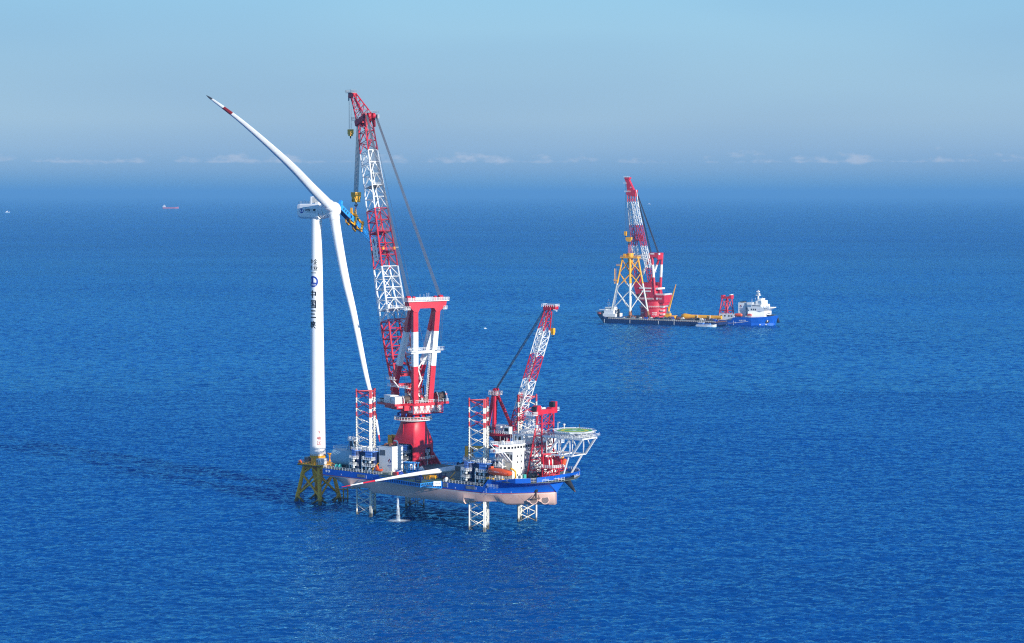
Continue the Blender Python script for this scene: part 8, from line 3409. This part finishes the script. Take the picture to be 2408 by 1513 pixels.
    mb.tube((hx + 5.2, cy_ - 4, 139.6), (hx + 6.4, cy_ - 4, 133), .35, n=6)
    mb.tube((hx + 6.0, cy_ - 4, 133), (hx + 8.4, cy_ - 4, 121), .4, n=6)
    mb.rail([(hx - 7.6, cy_ - 6.2, 137.2), (hx - 1, cy_ - 6.2, 137.2)], 1.4, 1.2, .14)
    mb.rail([(hx - 9, cy_ - 5.4, 152.6), (hx - 2.4, cy_ - 5.4, 152.6)], 1.2, 1.2, .14)
    mb.rail([(hx - 9, cy_ - 5.4, 146), (hx - 6, cy_ - 5.4, 146)], 1.2, 1.2, .14)
    put_text(mb, '中', (hx - .4, cy_ - 6.05, 142.2), (1, 0, 0), (0, 0, 1), w=1.8, h=1.8)
    MC2.part('head_platform', mb, hd)
    # A-frame at the back
    for side in (-1, 1):
        y = cy - 3 + side * 5
        sx = side * 3.4
        for nm, p0, p1 in (('a_frame_leg', Vector((cx + 6.0 + sx * .2, y, 29)), Vector((cx + 5.2 + sx, y, 71))), ('a_frame_leg', Vector((cx - 9.6 + side * 4, y, 41)), Vector((cx + 3.6 + sx, y, 70)))):
            mb = MB('red')
            for za, zb, m in ((29, 47.0, 'red'), (47.0, 60.4, 'white'), (60.4, 72, 'red')):
                lo, hi = max(za, p0.z), min(zb, p1.z)
                if hi > lo:
                    mb.use(m)
                    mb.tube(p0.lerp(p1, (lo - p0.z) / (p1.z - p0.z)), p0.lerp(p1, (hi - p0.z) / (p1.z - p0.z)), 1.45, n=10)
            MC2.part(nm, mb)
    mb = MB('red')
    mb.prism_x([(cx - 1.8, 66), (cx + 1.2, 68.4), (cx + 6.4, 68.4), (cx + 9.4, 66), (cx + 9.6, 73), (cx - 1.8, 73)], cy - 9.5, cy + 3.5)
    mb.use('white')
    mb.box(cx + .6, cx + 5.0, cy - 9.7, cy - 9.5, 71.4, 72.6)
    mb.box(cx + 9.6, cx + 10.9, cy - 9.4, cy - 7, 71, 72.6)
    mb.bar((cx - .6, cy - 8, 53), (cx + 6.6, cy - 8, 53), 1.0, 1.0)
    mb.bar((cx - .6, cy - 8, 57), (cx + 6.6, cy - 8, 57), 1.0, .7)
    MC2.part('a_frame_beam', mb)
    mb = MB('wire')
    for x0, x1 in ((cx - .6, hx + 4.6), (cx + 8.2, hx + 5.0)):
        for i in range(7):
            o = (i - 3) * .34
            mb.tube((x0 + o, cy - 6, 73), (x1 + o * .5, cy - 37.5, 137.0), .13, n=4, caps=False)
    MC2.part('hoist_rope', mb)
    mb = MB('wire')
    for i in range(6):
        mb.tube((hx - 5.4 + i * .6, cy - 38.0, 135.5), (-40.9 + i * .6, cy - 38.0, 90), .1, n=4, caps=False)
    for x in (-.4, .4):
        mb.tube((hx - 7.6 + x, cy - 38, 150.6), (-43.4 + x, cy - 38, 96), .1, n=4, caps=False)
    MC2.part('hook_rope', mb)
    mb = MB('yellow')
    c = Vector((-39.4, cy - 38, 88.4))
    mb.prism_x([(c.x - 3.2, 90), (c.x + 3.2, 90), (c.x + 3.0, 87.4), (c.x + 1.0, 85.4), (c.x - 1.6, 85.4), (c.x - 3.2, 87)], c.y - 1.6, c.y + 1.6)
    T = Thing('hook_block', 'wide yellow hook block above the yellow jacket on the distant barge', 'hook block', FG, tuple(c - Vector((0, 0, 6))))
    T.part('sheave_block', mb)
    mb = MB('black')
    mb.tube(c + Vector((.2, 0, -3)), c + Vector((.2, 0, -5)), .8, n=8)
    mb.path([c + Vector((.2 + 1.2 * math.cos(R(a)), 0, -5.4 + .8 * math.sin(R(a)))) for a in range(140, 400, 30)], .4, n=6)
    T.part('hook', mb)
    mb = MB('salmon')
    for dx in (-1.3, -.4, .5, 1.4):
        mb.tube(c + Vector((dx * .6, 0, -5.2)), Vector((-37.8 + dx * 2.0, 14, 72.6)), .3, n=6)
    T.part('sling', mb)
    mb = MB('yellow')
    c = Vector((-43.4, cy - 38, 94.2))
    mb.obox(c, (1.4, 0, 0), (0, 1.1, 0), (0, 0, 1.9))
    mb.obox(c + Vector((.2, 0, -2.2)), (.9, 0, 0), (0, .9, 0), (0, 0, .6))
    T = Thing('hook_block', 'narrow yellow hook block hanging left of the distant double boom', 'hook block', FG, tuple(c - Vector((0, 0, 4))))
    T.part('sheave_block', mb)
    mb = MB('black')
    mb.tube(c + Vector((0, 0, -2.4)), c + Vector((0, 0, -4.0)), .4, n=8)
    T.part('hook', mb)


build_second_crane()


def build_boats():
    # launch alongside the barge
    T = Thing('launch_boat', 'small blue and white launch lying against the right end of the dark barge', 'launch', FG, (58, -4, 0))
    mb = MB('white')
    rings = [[Vector((x, -4 - h, -.4)), Vector((x, -4 + h, -.4)), Vector((x, -4 + h * 1.15, z)), Vector((x, -4 - h * 1.15, z))] for x, h, z in ((46.5, 1.6, 1.5), (48, 2.2, 1.3), (60, 2.3, 1.5), (66, 1.6, 2.1), (69.5, .15, 2.9))]
    mb.loft(rings, smooth=False)
    T.part('hull', mb)
    mb = MB('lblue')
    mb.box(49.5, 55.5, -5.6, -2.4, 1.4, 4.0)
    mb.box(57, 63, -5.4, -2.6, 1.6, 3.4)
    cb = T.part('cabin', mb)
    mb = MB('glass')
    for x in (50.4, 52, 53.6, 58, 59.6, 61.2):
        mb.box(x - .5, x + .5, -5.68, -5.4 if x > 56 else -5.6, 2.6, 3.3)
    T.part('cabin_window', mb, cb)
    mb = MB('white')
    mb.rail([(48, -6, 1.4), (66, -6, 1.8)], 1.0, 1.4, .1)
    mb.tube((53, -4, 4), (53, -4, 7), .12, n=5)
    mb.box(49.2, 55.8, -5.9, -2.1, 4.0, 4.2)
    T.part('railing', mb)
    # far cargo ship on the horizon
    fr = frame(-3043, 18309, 0, -2)
    T = Thing('cargo_ship', 'far red cargo ship with white bridge at its left end, near the horizon', 'cargo ship', fr, (0, 0, 0))
    mb = MB('salmon')
    rings = [[Vector((x, -h, -2)), Vector((x, h, -2)), Vector((x, h * 1.1, z)), Vector((x, -h * 1.1, z))] for x, h, z in ((-66, 12, 13), (-60, 15, 13), (50, 15, 13), (66, 9, 15), (76, 1, 17))]
    mb.loft(rings, smooth=False)
    T.part('hull', mb)
    mb = MB('white')
    mb.box(-64, -40, -13, 13, 13, 22)
    mb.box(-58, -46, -14, 14, 22, 30)
    mb.box(-54, -50, -3, 3, 30, 36)
    T.part('bridge', mb)
    # white boats; the smallest is a boat shape standing in for a whitecap
    for i, (x, y, L, hd, lab) in enumerate(((-3594, 14646, 34, 10, 'tiny white boat at the far left edge near the horizon'), (1693, 25355, 48, -8, 'tiny white boat on the horizon just right of the distant crane'), (-27, 2062, 3.6, 20, 'tiny white boat shape standing in for a whitecap between the two crane vessels'))):
        fr = frame(x, y, 0, hd)
        T = Thing('white_boat', lab, 'boat', fr, (0, 0, 0))
        mb = MB('white')
        s = L / 34
        rings = [[Vector((a * s, -h * s, -.5 * s)), Vector((a * s, h * s, -.5 * s)), Vector((a * s, h * 1.2 * s, z * s)), Vector((a * s, -h * 1.2 * s, z * s))] for a, h, z in ((-17, 3, 3), (8, 3.2, 3), (17, .3, 4.5))]
        mb.loft(rings, smooth=False)
        T.part('hull', mb)
        mb = MB('white')
        mb.box(-8 * s, 4 * s, -2.4 * s, 2.4 * s, 3 * s, 8 * s)
        mb.box(-4 * s, 2 * s, -2 * s, 2 * s, 8 * s, 11 * s)
        T.part('cabin', mb)
    # wake of the crane ship and broken water along the barge
    def foam_strip(name, label, pts, dens):
        mb = MB('foam')
        v, dn = [], []
        for (p, w, d) in pts:
            for k in range(9):
                t = k / 8 * 2 - 1
                v.append((p[0], p[1] + w * t, .75))
                dn.append(d - .45 * abs(t) ** 1.5)
        f = [(i * 9 + k, (i + 1) * 9 + k, (i + 1) * 9 + k + 1, i * 9 + k + 1) for i in range(len(pts) - 1) for k in range(8)]
        mb.add(v, f)
        o = mb.build(name)
        o.matrix_world = FG.copy()
        o['kind'] = 'stuff'
        o['label'] = label
        a = o.data.attributes.new('dense', 'FLOAT', 'POINT')
        a.data.foreach_set('value', dn)
    foam_strip('wake_foam', 'pale wake foam trailing off the right end of the crane ship', [((114 + k * 9, 50 + k * 4.5), 3 + k * 2.2, .50 - k * .028) for k in range(11)], 1)
    foam_strip('hull_foam', 'broken white water along the waterline of the barge', [((-62 + k * 7, -3.2), 2.2, .36 + .14 * math.sin(k * 2.1)) for k in range(20)], 1)


build_boats()


# ------------------------------------------------------------------ sea air
def build_haze():
    m = bpy.data.materials.new('haze_air')
    m.use_nodes = True
    t = m.node_tree
    for n in list(t.nodes):
        t.nodes.remove(n)
    out = NN(t, 'ShaderNodeOutputMaterial')
    v = NN(t, 'ShaderNodeVolumePrincipled')
    v.inputs['Color'].default_value = (.17, .45, .80, 1)
    v.inputs['Density'].default_value = 5.6e-5
    v.inputs['Anisotropy'].default_value = 0.0
    t.links.new(v.outputs[0], out.inputs['Volume'])
    M['haze'] = m
    mb = MB('haze')
    mb.box(-64000, 64000, -64000, 64000, -5, 200)
    o = mb.build('haze')
    o['kind'] = 'stuff'
    o['label'] = 'pale blue sea haze thinning the distance'


build_haze()


# ------------------------------------------------------------------ far-apart pieces of one part become parts of their own
def split_parts():
    for o in [x for x in bpy.data.objects if x.type == 'MESH' and x.parent and len(x.data.vertices) < 20000]:
        me = o.data
        if me.users > 1:
            continue
        n = len(me.vertices)
        root = list(range(n))

        def find(i):
            while root[i] != i:
                root[i] = root[root[i]]
                i = root[i]
            return i
        for e in me.edges:
            a, b = find(e.vertices[0]), find(e.vertices[1])
            if a != b:
                root[a] = b
        isl = {}
        for i in range(n):
            isl.setdefault(find(i), []).append(i)
        keys = list(isl)
        if len(keys) < 2 or len(keys) > 900:
            continue
        co = np.empty(n * 3)
        me.vertices.foreach_get('co', co)
        co = co.reshape(-1, 3)
        lo = np.array([co[isl[k]].min(0) for k in keys])
        hi = np.array([co[isl[k]].max(0) for k in keys])
        size = (hi - lo).max(1)
        gap = np.maximum(0, np.maximum(lo[:, None] - hi[None], lo[None] - hi[:, None]))
        near = np.sqrt((gap ** 2).sum(2)) <= np.maximum(.02, .5 * np.maximum(size[:, None], size[None]))
        lab = np.full(len(keys), -1)
        k = 0
        for i in range(len(keys)):
            if lab[i] < 0:
                st = [i]
                lab[i] = k
                while st:
                    j = st.pop()
                    for q in np.nonzero(near[j] & (lab < 0))[0]:
                        lab[q] = k
                        st.append(q)
                k += 1
        if k < 2 or k > 16:
            continue
        piece = {key: lab[i] for i, key in enumerate(keys)}
        vp = [piece[find(i)] for i in range(n)]
        for c in range(1, k):
            d = o.copy()
            d.data = me.copy()
            COL.objects.link(d)
            d.parent = o.parent
            d.name = o.name.split('.')[0]
            bm = bmesh.new()
            bm.from_mesh(d.data)
            bm.verts.ensure_lookup_table()
            bmesh.ops.delete(bm, geom=[bm.verts[i] for i in range(n) if vp[i] != c], context='VERTS')
            bm.to_mesh(d.data)
            bm.free()
        bm = bmesh.new()
        bm.from_mesh(me)
        bm.verts.ensure_lookup_table()
        bmesh.ops.delete(bm, geom=[bm.verts[i] for i in range(n) if vp[i] != 0], context='VERTS')
        bm.to_mesh(me)
        bm.free()


split_parts()
